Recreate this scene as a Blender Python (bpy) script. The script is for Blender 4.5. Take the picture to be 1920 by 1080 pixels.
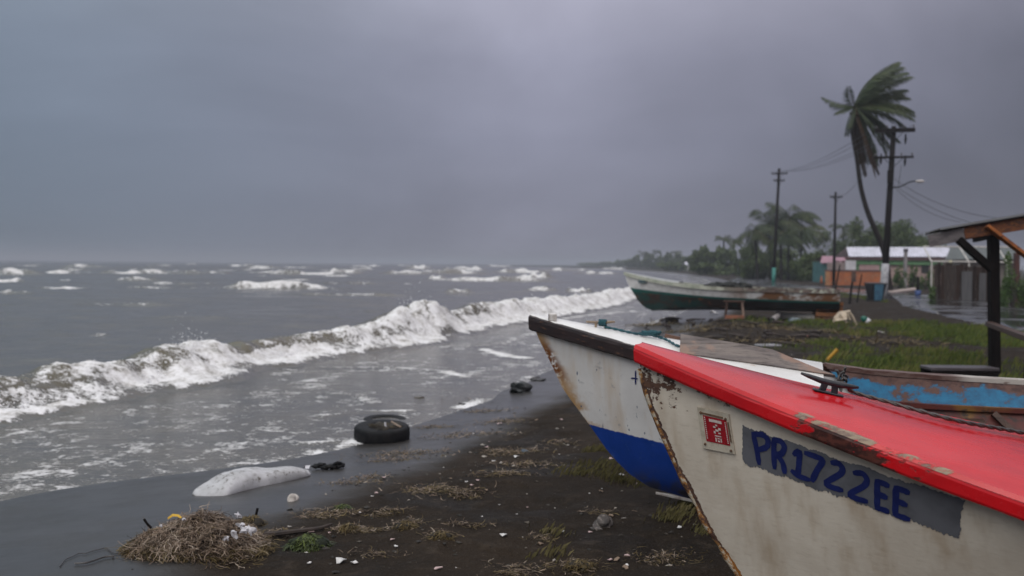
import bpy, bmesh, math, random
import numpy as np
from mathutils import Vector, Matrix

# ------------------------------------------------------------------ camera, world, sun, exposure
for _o in list(bpy.data.objects):
    bpy.data.objects.remove(_o)
SC = bpy.context.scene
COL = SC.collection
F_PX, HOR, ROLL, CAM_Z = 1867.0, 495.0, math.radians(0.5), 1.8
PITCH = math.atan((540 - HOR) / F_PX)
CAM_M = Matrix.Translation((0, 0, CAM_Z)) @ Matrix.Rotation(math.pi / 2 - PITCH, 4, 'X') @ Matrix.Rotation(ROLL, 4, 'Z')
cam_d = bpy.data.cameras.new('camera')
cam = bpy.data.objects.new('camera', cam_d)
COL.objects.link(cam)
cam.matrix_world = CAM_M
cam_d.sensor_width = 36.0
cam_d.lens = 36.0 * F_PX / 1920.0
cam_d.clip_start = 0.05
cam_d.clip_end = 40000
cam_d.dof.use_dof = True
cam_d.dof.focus_distance = 4.75
cam_d.dof.aperture_fstop = 2.5
SC.camera = cam

SUN_EL, SUN_AZ = math.radians(46), math.radians(205)     # azimuth from +y, clockwise: behind the camera, seaward
W = bpy.data.worlds.new('World')
SC.world = W
W.use_nodes = True
wn, wl = W.node_tree.nodes, W.node_tree.links
wn.clear()
w_out = wn.new('ShaderNodeOutputWorld')
w_bg = wn.new('ShaderNodeBackground')
w_bg.inputs['Strength'].default_value = 0.1
w_tc = wn.new('ShaderNodeTexCoord')
w_sep = wn.new('ShaderNodeSeparateXYZ')
wl.new(w_tc.outputs['Generated'], w_sep.inputs[0])
w_ramp = wn.new('ShaderNodeValToRGB')
els = w_ramp.color_ramp.elements
SKY = [(0.0, (1.95, 1.98, 2.5)), (0.06, (1.72, 1.77, 2.32)), (0.12, (1.75, 1.79, 2.36)), (0.2, (2.3, 2.32, 3.0)), (0.27, (3.05, 3.02, 3.75)), (0.5, (6.6, 6.5, 7.2)), (1.0, (13.0, 12.8, 13.2))]
K_SKY = 14.0
while len(els) < len(SKY):
    els.new(0.5)
for e, (p, c) in zip(els, SKY):
    e.position = p
    e.color = (c[0] / K_SKY, c[1] / K_SKY, c[2] / K_SKY, 1)
wl.new(w_sep.outputs['Z'], w_ramp.inputs[0])
w_map = wn.new('ShaderNodeMapping')
w_map.inputs['Scale'].default_value = (1.0, 1.0, 1.7)
w_map.inputs['Location'].default_value = (0.35, 0.1, 0.7)
wl.new(w_tc.outputs['Generated'], w_map.inputs['Vector'])
w_no = wn.new('ShaderNodeTexNoise')
w_no.inputs['Scale'].default_value = 1.9
w_no.inputs['Detail'].default_value = 5.0
w_no.inputs['Roughness'].default_value = 0.48
w_no.inputs['Distortion'].default_value = 0.6
wl.new(w_map.outputs[0], w_no.inputs['Vector'])
w_mr = wn.new('ShaderNodeMapRange')
w_mr.inputs['From Min'].default_value = 0.3
w_mr.inputs['From Max'].default_value = 0.72
w_mr.inputs['To Min'].default_value = K_SKY * 0.68
w_mr.inputs['To Max'].default_value = K_SKY * 1.30
wl.new(w_no.outputs['Fac'], w_mr.inputs['Value'])
w_sc = wn.new('ShaderNodeVectorMath')
w_sc.operation = 'SCALE'
wl.new(w_ramp.outputs['Color'], w_sc.inputs[0])
# thinner cloud straight ahead and high, thicker cloud low over the sea on the left
w_lum = w_mr.outputs[0]
for (px_, py_, r0, r1, k) in ((930, 40, 0.80, 1.0, 0.30), (250, 330, 0.90, 1.0, -0.12), (1900, 420, 0.90, 1.0, -0.18)):
    dv_ = CAM_M.to_3x3() @ Vector(((px_ - 960) / F_PX, -(py_ - 540) / F_PX, -1.0)); dv_.normalize()
    w_dot = wn.new('ShaderNodeVectorMath'); w_dot.operation = 'DOT_PRODUCT'
    wl.new(w_tc.outputs['Generated'], w_dot.inputs[0]); w_dot.inputs[1].default_value = dv_
    w_sp = wn.new('ShaderNodeMapRange'); w_sp.interpolation_type = 'SMOOTHSTEP'
    w_sp.inputs[1].default_value = r0; w_sp.inputs[2].default_value = r1; w_sp.inputs[3].default_value = 1.0; w_sp.inputs[4].default_value = 1.0 + k
    wl.new(w_dot.outputs['Value'], w_sp.inputs[0])
    w_mu = wn.new('ShaderNodeMath'); w_mu.operation = 'MULTIPLY'
    wl.new(w_lum, w_mu.inputs[0]); wl.new(w_sp.outputs[0], w_mu.inputs[1]); w_lum = w_mu.outputs[0]
wl.new(w_lum, w_sc.inputs['Scale'])
w_tint = wn.new('ShaderNodeMix'); w_tint.data_type = 'RGBA'; w_tint.blend_type = 'MULTIPLY'
w_tm = wn.new('ShaderNodeMapRange'); w_tm.interpolation_type = 'SMOOTHSTEP'
wl.new(w_sep.outputs['X'], w_tm.inputs[0])
for k_, q_ in zip((1, 2, 3, 4), (0.05, -0.55, 0.0, 1.0)): w_tm.inputs[k_].default_value = q_
wl.new(w_tm.outputs[0], w_tint.inputs[0]); wl.new(w_sc.outputs[0], w_tint.inputs[6]); w_tint.inputs[7].default_value = (0.80, 0.97, 0.97, 1)
w_sky = wn.new('ShaderNodeTexSky')
w_sky.sky_type = 'NISHITA'
w_sky.sun_disc = False
w_sky.sun_elevation = SUN_EL
w_sky.sun_rotation = SUN_AZ
w_sky.dust_density = 4.0
w_mix = wn.new('ShaderNodeMix')
w_mix.data_type = 'RGBA'
w_mix.inputs[0].default_value = 0.94          # thick overcast with a trace of the clear sky above it
wl.new(w_sky.outputs[0], w_mix.inputs[6])
wl.new(w_tint.outputs[2], w_mix.inputs[7])
wl.new(w_mix.outputs[2], w_bg.inputs['Color'])
wl.new(w_bg.outputs[0], w_out.inputs['Surface'])

sun_d = bpy.data.lights.new('sun', 'SUN')
sun_d.energy = 1.3
sun_d.angle = math.radians(50)
sun_d.color = (1.0, 0.97, 0.94)
sun = bpy.data.objects.new('sun', sun_d)
COL.objects.link(sun)
_sd = Vector((math.sin(SUN_AZ) * math.cos(SUN_EL), math.cos(SUN_AZ) * math.cos(SUN_EL), math.sin(SUN_EL)))
sun.rotation_euler = _sd.to_track_quat('Z', 'Y').to_euler()

SC.view_settings.view_transform = 'Standard'
SC.view_settings.look = 'None'
SC.view_settings.exposure = 0.08
SC.view_settings.gamma = 1.0
SC.view_settings.use_curve_mapping = False
SC.render.engine = 'CYCLES'
SC.cycles.use_denoising = True
SC.cycles.max_bounces = 6
SC.cycles.diffuse_bounces = 3
SC.cycles.glossy_bounces = 3
SC.cycles.volume_bounces = 0
SC.cycles.transparent_max_bounces = 6

# ------------------------------------------------------------------ helpers
R = random.Random(7)
SHORE = math.radians(17.46)
TX, TY = math.sin(SHORE), math.cos(SHORE)          # along the shore, away from the camera
NX, NY = -TY, TX                                   # out to sea

def ray(px, py):
    v = Vector(((px - 960) / F_PX, -(py - 540) / F_PX, -1.0))
    return (CAM_M.to_3x3() @ v)

def at(px, py, z=0.0):
    "the place on the level z that this line of sight meets"
    d = ray(px, py)
    k = (z - CAM_Z) / d.z
    return Vector((0, 0, CAM_Z)) + d * k

def atd(px, py, y):
    "the place at distance y"
    d = ray(px, py)
    return Vector((0, 0, CAM_Z)) + d * (y / d.y)

def uv_of(x, y):
    return x * NX + y * NY, x * TX + y * TY

def xy_of(u, v):
    return u * NX + v * TX, u * NY + v * TY

def tag(o, label=None, cat=None, group=None, kind=None):
    if label: o['label'] = label
    if cat: o['category'] = cat
    if group: o['group'] = group
    if kind: o['kind'] = kind
    return o

def empty(name, loc, rz=0.0, label=None, cat=None, group=None):
    o = bpy.data.objects.new(name, None)
    COL.objects.link(o)
    o.location = loc
    o.rotation_euler = (0, 0, rz)
    o.empty_display_size = 0.2
    return tag(o, label, cat, group)

def mesh_obj(name, me, m=None, parent=None):
    if m is not None and not me.materials:
        for k in (m if isinstance(m, (list, tuple)) else [m]):
            me.materials.append(k)
    o = bpy.data.objects.new(name, me)
    COL.objects.link(o)
    if parent is not None:
        o.parent = parent
    return o

CHILD = {}
def copy_tree(o, parent=None):
    c = o.copy()
    COL.objects.link(c)
    c.parent = parent
    for ch in [k for k in bpy.data.objects if k.parent is o]:
        copy_tree(ch, c)
    return c

class MB:
    "collects polygons, then becomes ONE mesh object"
    def __init__(self):
        self.v, self.f, self.r, self.mi = [], [], [], []
        self.rnd = 0.5
        self.m = 0
    def add(self, vs, fs):
        n = len(self.v)
        self.v += [tuple(p) for p in vs]
        self.r += [self.rnd] * len(vs)
        self.f += [tuple(i + n for i in f) for f in fs]
        self.mi += [self.m] * len(fs)
        return n
    def box(self, c, s, M=None, ch=0.0):
        x, y, z = s[0] / 2, s[1] / 2, s[2] / 2
        if ch <= 0:
            vs = [Vector((a * x, b * y, d * z)) for a in (-1, 1) for b in (-1, 1) for d in (-1, 1)]
            fs = [(0, 1, 3, 2), (4, 6, 7, 5), (0, 4, 5, 1), (2, 3, 7, 6), (0, 2, 6, 4), (1, 5, 7, 3)]
        else:
            vs, idx = [], {}
            for a in (-1, 1):
                for b in (-1, 1):
                    for d in (-1, 1):
                        for k in range(3):
                            q = [a * (x - ch), b * (y - ch), d * (z - ch)]
                            q[k] = (a * x, b * y, d * z)[k]
                            idx[(a, b, d, k)] = len(vs)
                            vs.append(Vector(q))
            fs = []
            for k in range(3):
                o1, o2 = [i for i in range(3) if i != k]
                for sg in (-1, 1):
                    loop = []
                    for (p, q) in ((-1, -1), (1, -1), (1, 1), (-1, 1)):
                        key = [0, 0, 0]; key[k] = sg; key[o1] = p; key[o2] = q
                        loop.append(idx[(key[0], key[1], key[2], k)])
                    fs.append(tuple(loop))
            for k in range(3):                                   # edge chamfers
                o1, o2 = [i for i in range(3) if i != k]
                for p in (-1, 1):
                    for q in (-1, 1):
                        kk = []
                        for sg in (-1, 1):
                            key = [0, 0, 0]; key[k] = sg; key[o1] = p; key[o2] = q
                            kk.append(tuple(key))
                        fs.append((idx[kk[0] + (o1,)], idx[kk[1] + (o1,)], idx[kk[1] + (o2,)], idx[kk[0] + (o2,)]))
            for a in (-1, 1):
                for b in (-1, 1):
                    for d in (-1, 1):
                        fs.append((idx[(a, b, d, 0)], idx[(a, b, d, 1)], idx[(a, b, d, 2)]))
        c = Vector(c)
        vs = [c + ((M @ p) if M is not None else p) for p in vs]
        self.add(vs, fs)
        return self
    def beam(self, p, q, w, h, up=(0, 0, 1), ch=0.0):
        p, q = Vector(p), Vector(q)
        x = (q - p); L = x.length; x.normalize()
        y = Vector(up).cross(x)
        if y.length < 1e-4: y = Vector((0, 1, 0)).cross(x)
        y.normalize(); z = x.cross(y)
        M = Matrix((x, y, z)).transposed()
        return self.box((p + q) / 2, (L, w, h), M, ch)
    def tube(self, pts, r, n=8, cap=True):
        pts = [Vector(p) for p in pts]
        rs = r if isinstance(r, (list, tuple)) else [r] * len(pts)
        vs, fs = [], []
        prev = None
        for i, p in enumerate(pts):
            d = (pts[min(i + 1, len(pts) - 1)] - pts[max(i - 1, 0)])
            if d.length < 1e-9: d = Vector((0, 0, 1))
            d.normalize()
            if prev is None:
                a = d.orthogonal().normalized()
            else:
                a = prev - d * prev.dot(d)
                if a.length < 1e-6: a = d.orthogonal()
                a.normalize()
            prev = a
            b = d.cross(a)
            for k in range(n):
                t = 2 * math.pi * k / n
                vs.append(p + (a * math.cos(t) + b * math.sin(t)) * rs[i])
        for i in range(len(pts) - 1):
            for k in range(n):
                k2 = (k + 1) % n
                fs.append((i * n + k, i * n + k2, (i + 1) * n + k2, (i + 1) * n + k))
        if cap:
            fs.append(tuple(range(n - 1, -1, -1)))
            fs.append(tuple((len(pts) - 1) * n + k for k in range(n)))
        self.add(vs, fs)
        return self
    def ribbon(self, pts, w, up):
        pts = [Vector(p) for p in pts]
        vs, fs = [], []
        up = Vector(up)
        for i, p in enumerate(pts):
            d = (pts[min(i + 1, len(pts) - 1)] - pts[max(i - 1, 0)]).normalized()
            s = d.cross(up)
            s = s.normalized() if s.length > 1e-6 else d.orthogonal().normalized()
            ww = w * (1 - 0.8 * abs(i / (len(pts) - 1) - 0.35))
            vs += [p - s * ww / 2, p + s * ww / 2]
        for i in range(len(pts) - 1):
            fs.append((2 * i, 2 * i + 1, 2 * i + 3, 2 * i + 2))
        self.add(vs, fs)
        return self
    def blob(self, c, s, seed=0, sub=1, rough=0.25, flat=None, M=None):
        bm = bmesh.new()
        bmesh.ops.create_icosphere(bm, subdivisions=sub, radius=1.0)
        rr = random.Random(seed)
        ph = [(rr.uniform(1, 3), rr.uniform(1, 3), rr.uniform(1, 3), rr.uniform(0, 6.28)) for _ in range(5)]
        vs = []
        c = Vector(c)
        for q in bm.verts:
            p = q.co
            k = 1 + rough * sum(math.sin(a * p.x * 1.7 + b * p.y * 1.9 + d * p.z * 1.5 + e) for a, b, d, e in ph) / 3
            w = Vector((p.x * s[0] * k, p.y * s[1] * k, p.z * s[2] * k))
            if flat is not None and w.z < flat: w.z = flat
            vs.append(c + ((M @ w) if M is not None else w))
        bm.verts.index_update()
        fs = [[q.index for q in f.verts] for f in bm.faces]
        bm.free()
        self.add(vs, fs)
        return self
    def poly_prism(self, pts, off):
        n = len(pts)
        pts = [Vector(p) for p in pts]
        off = Vector(off)
        self.add(pts + [p + off for p in pts], [tuple(range(n)), tuple(range(2 * n - 1, n - 1, -1))] + [(i, i + n, (i + 1) % n + n, (i + 1) % n) for i in range(n)])
        return self
    def mesh(self, name, m=None, smooth=False):
        me = bpy.data.meshes.new(name)
        me.from_pydata(self.v, [], self.f)
        a = me.attributes.new('rnd', 'FLOAT', 'POINT')
        a.data.foreach_set('value', np.array(self.r, dtype=np.float32))
        if m is not None:
            for k in (m if isinstance(m, (list, tuple)) else [m]):
                me.materials.append(k)
        if any(self.mi):
            me.polygons.foreach_set('material_index', self.mi)
        bm = bmesh.new(); bm.from_mesh(me)
        bmesh.ops.recalc_face_normals(bm, faces=bm.faces)
        bm.to_mesh(me); bm.free()
        if smooth:
            me.polygons.foreach_set('use_smooth', [True] * len(me.polygons))
        me.update()
        return me
    def build(self, name, m=None, parent=None, smooth=False):
        return mesh_obj(name, self.mesh(name, m, smooth), None, parent)

def np_grid(name, X, Y, Z, mats, attrs=None, smooth=True, keep=None):
    "a rectangular sheet of quads from 2-D arrays; keep = mask of quads"
    h, w = X.shape
    co = np.stack([X, Y, Z], -1).reshape(-1, 3).astype(np.float32)
    idx = np.arange(h * w).reshape(h, w)
    q = np.stack([idx[:-1, :-1], idx[:-1, 1:], idx[1:, 1:], idx[1:, :-1]], -1).reshape(-1, 4)
    if keep is not None:
        q = q[keep.reshape(-1)]
    me = bpy.data.meshes.new(name)
    me.vertices.add(len(co)); me.vertices.foreach_set('co', co.reshape(-1))
    me.loops.add(q.size); me.loops.foreach_set('vertex_index', q.reshape(-1).astype(np.int32))
    me.polygons.add(len(q))
    me.polygons.foreach_set('loop_start', np.arange(0, q.size, 4, dtype=np.int32))
    me.polygons.foreach_set('loop_total', np.full(len(q), 4, dtype=np.int32))
    if smooth:
        me.polygons.foreach_set('use_smooth', np.ones(len(q), dtype=bool))
    for k, val in (attrs or {}).items():
        a = me.attributes.new(k, 'FLOAT', 'POINT')
        a.data.foreach_set('value', val.reshape(-1).astype(np.float32))
    for m in (mats if isinstance(mats, (list, tuple)) else [mats]):
        me.materials.append(m)
    me.update(calc_edges=True)
    me.validate()
    return me

def np_polys(name, V, n_per, mats, rnd=None, smooth=False):
    "V: (count, n_per, 3) separate polygons"
    cnt = V.shape[0]
    me = bpy.data.meshes.new(name)
    me.vertices.add(cnt * n_per); me.vertices.foreach_set('co', V.reshape(-1).astype(np.float32))
    me.loops.add(cnt * n_per); me.loops.foreach_set('vertex_index', np.arange(cnt * n_per, dtype=np.int32))
    me.polygons.add(cnt)
    me.polygons.foreach_set('loop_start', np.arange(0, cnt * n_per, n_per, dtype=np.int32))
    me.polygons.foreach_set('loop_total', np.full(cnt, n_per, dtype=np.int32))
    if rnd is not None:
        a = me.attributes.new('rnd', 'FLOAT', 'POINT')
        a.data.foreach_set('value', np.repeat(rnd, n_per).astype(np.float32))
    for m in (mats if isinstance(mats, (list, tuple)) else [mats]):
        me.materials.append(m)
    me.update(calc_edges=True)
    return me

_LAT = np.random.RandomState(3).rand(256, 256).astype(np.float32)
def vnoise(x, y):
    xi, yi = np.floor(x).astype(int), np.floor(y).astype(int)
    fx, fy = x - xi, y - yi
    fx = fx * fx * (3 - 2 * fx); fy = fy * fy * (3 - 2 * fy)
    a = _LAT[xi & 255, yi & 255]; b = _LAT[(xi + 1) & 255, yi & 255]
    c = _LAT[xi & 255, (yi + 1) & 255]; d = _LAT[(xi + 1) & 255, (yi + 1) & 255]
    return (a * (1 - fx) + b * fx) * (1 - fy) + (c * (1 - fx) + d * fx) * fy
def fbm(x, y, o=4, g=0.5):
    s, a, t = 0, 1.0, 0
    for i in range(o):
        s = s + a * vnoise(x * 2 ** i + 17.3 * i, y * 2 ** i + 5.1 * i); t += a; a *= g
    return s / t
def sst(a, b, x):
    t = np.clip((x - a) / (b - a), 0, 1)
    return t * t * (3 - 2 * t)

# ------------------------------------------------------------------ materials
class NT:
    def __init__(self, name):
        self.m = bpy.data.materials.new(name)
        self.m.use_nodes = True
        self.t = self.m.node_tree
        self.n, self.l = self.t.nodes, self.t.links
        self.b = self.n['Principled BSDF']
        self.tc = self.n.new('ShaderNodeTexCoord')
        self.co = self.tc.outputs['Object']
    def put(self, x, sock):
        if isinstance(x, (int, float)): sock.default_value = x
        elif isinstance(x, (tuple, list)): sock.default_value = tuple(x) + ((1,) if len(sock.default_value) == 4 and len(x) == 3 else ())
        else: self.l.new(x, sock)
    def noise(self, scale, detail=4, rough=0.55, stretch=None, dist=0.0, co=None):
        q = self.n.new('ShaderNodeTexNoise')
        c = co or self.co
        if stretch:
            mp = self.n.new('ShaderNodeMapping'); mp.inputs['Scale'].default_value = stretch
            self.l.new(c, mp.inputs['Vector']); c = mp.outputs[0]
        self.l.new(c, q.inputs['Vector'])
        q.inputs['Scale'].default_value = scale; q.inputs['Detail'].default_value = detail
        q.inputs['Roughness'].default_value = rough; q.inputs['Distortion'].default_value = dist
        return q.outputs['Fac']
    def voro(self, scale, out='Distance', feature='F1', stretch=None, co=None):
        q = self.n.new('ShaderNodeTexVoronoi'); q.feature = feature
        c = co or self.co
        if stretch:
            mp = self.n.new('ShaderNodeMapping'); mp.inputs['Scale'].default_value = stretch
            self.l.new(c, mp.inputs['Vector']); c = mp.outputs[0]
        self.l.new(c, q.inputs['Vector']); q.inputs['Scale'].default_value = scale
        return q.outputs[out]
    def attr(self, name):
        q = self.n.new('ShaderNodeAttribute'); q.attribute_name = name
        return q.outputs['Fac']
    def math(self, op, a, b=0.0, c=None, clamp=False):
        q = self.n.new('ShaderNodeMath'); q.operation = op; q.use_clamp = clamp
        self.put(a, q.inputs[0]); self.put(b, q.inputs[1])
        if c is not None: self.put(c, q.inputs[2])
        return q.outputs[0]
    def rng(self, x, a, b, c=0.0, d=1.0, smooth=True):
        q = self.n.new('ShaderNodeMapRange')
        if smooth: q.interpolation_type = 'SMOOTHSTEP'
        self.put(x, q.inputs[0])
        for i, k in enumerate((a, b, c, d)): self.put(k, q.inputs[i + 1])
        return q.outputs[0]
    def mix(self, f, a, b):
        q = self.n.new('ShaderNodeMix'); q.data_type = 'RGBA'
        self.put(f, q.inputs[0]); self.put(a, q.inputs[6]); self.put(b, q.inputs[7])
        return q.outputs[2]
    def mixf(self, f, a, b):
        q = self.n.new('ShaderNodeMix')
        self.put(f, q.inputs[0]); self.put(a, q.inputs[2]); self.put(b, q.inputs[3])
        return q.outputs[0]
    def ramp(self, x, stops):
        q = self.n.new('ShaderNodeValToRGB')
        e = q.color_ramp.elements
        while len(e) < len(stops): e.new(0.5)
        for k, (p, c) in zip(e, stops):
            k.position = p; k.color = tuple(c) + (1,)
        self.put(x, q.inputs[0])
        return q.outputs[0]
    def sep(self, co=None):
        q = self.n.new('ShaderNodeSeparateXYZ'); self.l.new(co or self.co, q.inputs[0])
        return q.outputs
    def bump(self, h, strength=0.3, dist=0.01, chain=None):
        q = self.n.new('ShaderNodeBump')
        q.inputs['Strength'].default_value = strength; q.inputs['Distance'].default_value = dist
        self.put(h, q.inputs['Height'])
        if chain is not None: self.l.new(chain, q.inputs['Normal'])
        return q.outputs[0]
    def out(self, col, rough=0.6, normal=None, spec=0.5, **kw):
        self.put(col, self.b.inputs['Base Color']); self.put(rough, self.b.inputs['Roughness'])
        self.put(spec, self.b.inputs['Specular IOR Level'])
        if normal is not None: self.l.new(normal, self.b.inputs['Normal'])
        for k, v in kw.items(): self.put(v, self.b.inputs[k.replace('_', ' ')])
        return self.m

def simple(name, c1, c2=None, rough=0.6, scale=8, bump=0.2, bd=0.01, stretch=None, spec=0.4, c3=None, lo=0.4, hi=0.65, metal=0.0):
    t = NT(name)
    n = t.noise(scale, 6, 0.6, stretch)
    c2 = c2 or tuple(k * 0.7 for k in c1)
    col = t.mix(t.rng(n, lo, hi), c1, c2)
    if c3:
        col = t.mix(t.rng(t.noise(scale * 2.7, 5, 0.65, stretch), 0.52, 0.62), col, c3)
    nb = t.noise(scale * 5, 4, 0.6, stretch)
    return t.out(col, rough, t.bump(nb, bump, bd), spec, Metallic=metal)

def attr_mat(name, stops, rough=0.7, spec=0.3, transl=0.0, bump_scale=None):
    "colour that differs from piece to piece"
    t = NT(name)
    col = t.ramp(t.attr('rnd'), stops)
    n = t.noise(14, 3)
    col = t.mix(t.rng(n, 0.3, 0.7, 0.0, 0.35), col, tuple(c * 0.6 for c in stops[0][1]))
    m = t.out(col, rough, None, spec)
    if transl:
        tr = t.n.new('ShaderNodeBsdfTranslucent')
        t.l.new(col, tr.inputs['Color'])
        mx = t.n.new('ShaderNodeMixShader'); mx.inputs[0].default_value = transl
        t.l.new(t.b.outputs[0], mx.inputs[1]); t.l.new(tr.outputs[0], mx.inputs[2])
        t.l.new(mx.outputs[0], t.n['Material Output'].inputs['Surface'])
    return m
# ------------------------------------------------------------------ ground, road
def shift(v):
    return 0.00723 * np.maximum(v - 40, 0) ** 1.57
def waterline(v):
    return 4.75 + 1.9 * np.exp(-(np.maximum(v - 6.2, 0) / 2.3) ** 2) + 0.9 * sst(19, 32, v) + 0.22 * (vnoise(v * 0.8, v * 0 + 3.3) - 0.5) * 2
ROAD = [(15.8, 6), (15.6, 14), (16.2, 22), (17.3, 30), (18.3, 35.5), (20.9, 47), (24.4, 57), (25.4, 68), (25.0, 80), (24.8, 92), (26.5, 108), (31, 130), (40, 165), (52, 210)]
ROAD_W = 2.7
def road_dist(x, y):
    d = np.full(np.shape(x), 1e9)
    for (ax, ay), (bx, by) in zip(ROAD[:-1], ROAD[1:]):
        ex, ey = bx - ax, by - ay
        k = np.clip(((x - ax) * ex + (y - ay) * ey) / (ex * ex + ey * ey), 0, 1)
        d = np.minimum(d, np.hypot(x - ax - k * ex, y - ay - k * ey))
    return d
def ground_z(x, y):
    x, y = np.asarray(x, float), np.asarray(y, float)
    u, v = uv_of(x, y)
    s = u - shift(v) - waterline(v)
    z = -0.2 * sst(-3.3, 0.3, s) - np.where(s > 0, np.minimum(0.07 * s, 1.3), 0)
    lump = sst(-1.6, -4.0, s) * sst(ROAD_W + 0.2, ROAD_W + 2.5, road_dist(x, y))
    z = z + lump * (0.11 * (fbm(x * 0.55, y * 0.55, 3) - 0.5) + 0.05 * (fbm(x * 2.3 + 9, y * 2.3, 3) - 0.5))
    z = z + (0.045 * (fbm(x * 4.5 + 3, y * 4.5, 3) - 0.5) - 0.03 * sst(0.66, 0.80, vnoise(x * 3.1 + 40, y * 2.3))) * sst(0.2, -1.4, s - 1.0) * sst(3.9, 3.3, u)
    return z
def gz(x, y):
    return float(ground_z(np.array([x]), np.array([y]))[0])
def on_ground(px, py, lift=0.0):
    p = at(px, py, 0.0)
    for _ in range(5):
        p = at(px, py, gz(p.x, p.y))
    p.z += lift
    return p

def grow(a, b, first, rate):
    out = [a]
    while out[-1] < b:
        out.append(out[-1] + max(first, rate * abs(out[-1])))
    return out
vs_ = np.array([-40, -25, -15, -9, -6, -4, -3] + list(np.arange(-2, 3, 0.2)) + grow(3.0, 1700, 0.035, 0.0062))
us_ = np.array(sorted([-x for x in grow(5.0, 1300, 0.06, 0.018)]) + list(np.arange(-4.95, 7.5, 0.045)) + [8, 9, 10, 12, 15, 20, 30])
V_, U_ = np.meshgrid(vs_, us_)
gx, gy = xy_of(U_ + shift(V_), V_)
gzz = ground_z(gx, gy)
Sg = U_ - waterline(V_)
wet = np.clip(sst(3.2, 3.95, U_ + 0.5 * (fbm(gx * 1.3, gy * 1.3, 3) - 0.5)), 0, 1)
rd = road_dist(gx, gy)

GRASS = []          # (x, y, rx, ry, density)
def patch(x0, x1, y0, y1, dens):
    pts = [on_ground(a, b) for a, b in ((x0, (y0 + y1) / 2), (x1, (y0 + y1) / 2), ((x0 + x1) / 2, y0), ((x0 + x1) / 2, y1))]
    c = (pts[0] + pts[1]) / 2
    cy = (pts[2].y + pts[3].y) / 2
    GRASS.append((c.x, cy, abs(pts[1].x - pts[0].x) / 2, abs(pts[2].y - pts[3].y) / 2, dens))
patch(1500, 1930, 648, 722, 1.0)
patch(1470, 1720, 600, 630, 0.8)
patch(1640, 1960, 606, 652, 1.0)
patch(1330, 1480, 596, 606, 0.25)
patch(1640, 1720, 556, 572, 0.5)
patch(1440, 1560, 541, 552, 0.6)
patch(1740, 1930, 563, 584, 0.8)
def grass_amount(x, y):
    g = np.zeros(np.shape(x))
    n = fbm(np.asarray(x) * 0.8, np.asarray(y) * 0.55, 4)
    for cx, cy, rx, ry, d in GRASS:
        e = ((x - cx) / rx) ** 2 + ((y - cy) / ry) ** 2
        g = np.maximum(g, d * sst(1.25, 0.5, e + (n - 0.47) * 3.6))
    land = sst(24, 30, road_dist(x, y)) * 0.7
    return np.maximum(g * sst(ROAD_W, ROAD_W + 0.5, road_dist(x, y)), land)
grs = grass_amount(gx, gy)

t = NT('dark_sand')
w_, g_ = t.attr('wet'), t.attr('grass')
n1, n2, n3 = t.noise(0.9, 5, 0.6), t.noise(5, 6, 0.7), t.noise(46, 4, 0.7)
dry = t.mix(t.rng(n1, 0.35, 0.65), (0.029, 0.0205, 0.0143), (0.0165, 0.0125, 0.0096))
dry = t.mix(t.rng(n2, 0.5, 0.72), dry, (0.043, 0.032, 0.0235))
dry = t.mix(t.rng(n3, 0.60, 0.74), dry, (0.085, 0.07, 0.058))
dry = t.mix(t.rng(n3, 0.42, 0.30), dry, (0.010, 0.009, 0.008))
soil = t.mix(t.rng(n2, 0.4, 0.6), (0.022, 0.026, 0.010), (0.034, 0.030, 0.016))
dry = t.mix(t.math('MULTIPLY', g_, 0.85), dry, soil)
wetc = t.mix(t.rng(n1, 0.3, 0.7), (0.024, 0.022, 0.021), (0.032, 0.029, 0.027))
col = t.mix(w_, dry, wetc)
damp = t.rng(n1, 0.52, 0.62)
rough = t.mixf(w_, t.mixf(damp, 0.85, 0.62), t.rng(t.noise(2.2, 4, 0.6), 0.35, 0.7, 0.30, 0.42))
b1 = t.bump(n2, 0.8, 0.05)
b2 = t.bump(n3, 0.75, 0.012, b1)
nb = t.n.new('ShaderNodeMix'); nb.data_type = 'VECTOR'
geo = t.n.new('ShaderNodeNewGeometry')
fine = t.bump(t.noise(3.0, 3, 0.5, (1, 2.2, 1)), 0.18, 0.02)
t.l.new(w_, nb.inputs[0]); t.l.new(b2, nb.inputs[4]); t.l.new(fine, nb.inputs[5])
m_sand = t.out(col, rough, nb.outputs[1], t.mixf(w_, 0.07, 0.45))
beach = mesh_obj('ground', np_grid('ground', gx, gy, gzz, m_sand, {'wet': wet, 'grass': grs}))
tag(beach, 'dark volcanic sand beach with wet strip by the water', kind='structure')

# road
rx, ry = np.array([p[0] for p in ROAD], float), np.array([p[1] for p in ROAD], float)
yy = np.concatenate([np.arange(6, 60, 1.0), np.arange(60, 208, 3.0)])
cx_ = np.interp(yy, ry, rx)
for _ in range(3):
    cx_[1:-1] = (cx_[:-2] + cx_[1:-1] * 2 + cx_[2:]) / 4
ww = np.linspace(-ROAD_W, ROAD_W, 13)
RX = cx_[:, None] + ww[None, :] + 0.5 * (fbm(yy[:, None] * 0.35 + 3, np.sign(ww)[None, :] * 4 + 10, 3) - 0.5) * (np.abs(ww)[None, :] > ROAD_W - 0.1)
RY = np.repeat(yy[:, None], 13, 1)
RZ = 0.045 + 0.02 * (1 - (ww[None, :] / ROAD_W) ** 2) + 0 * RX
RZ[:, 0] = -0.05; RZ[:, -1] = -0.05
t = NT('wet_asphalt')
n1, n2 = t.noise(0.35, 5, 0.6), t.noise(9, 5, 0.7)
pud = t.rng(n1, 0.44, 0.56)
col = t.mix(pud, t.mix(t.rng(n2, 0.4, 0.65), (0.030, 0.030, 0.032), (0.052, 0.050, 0.049)), (0.020, 0.020, 0.021))
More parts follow.
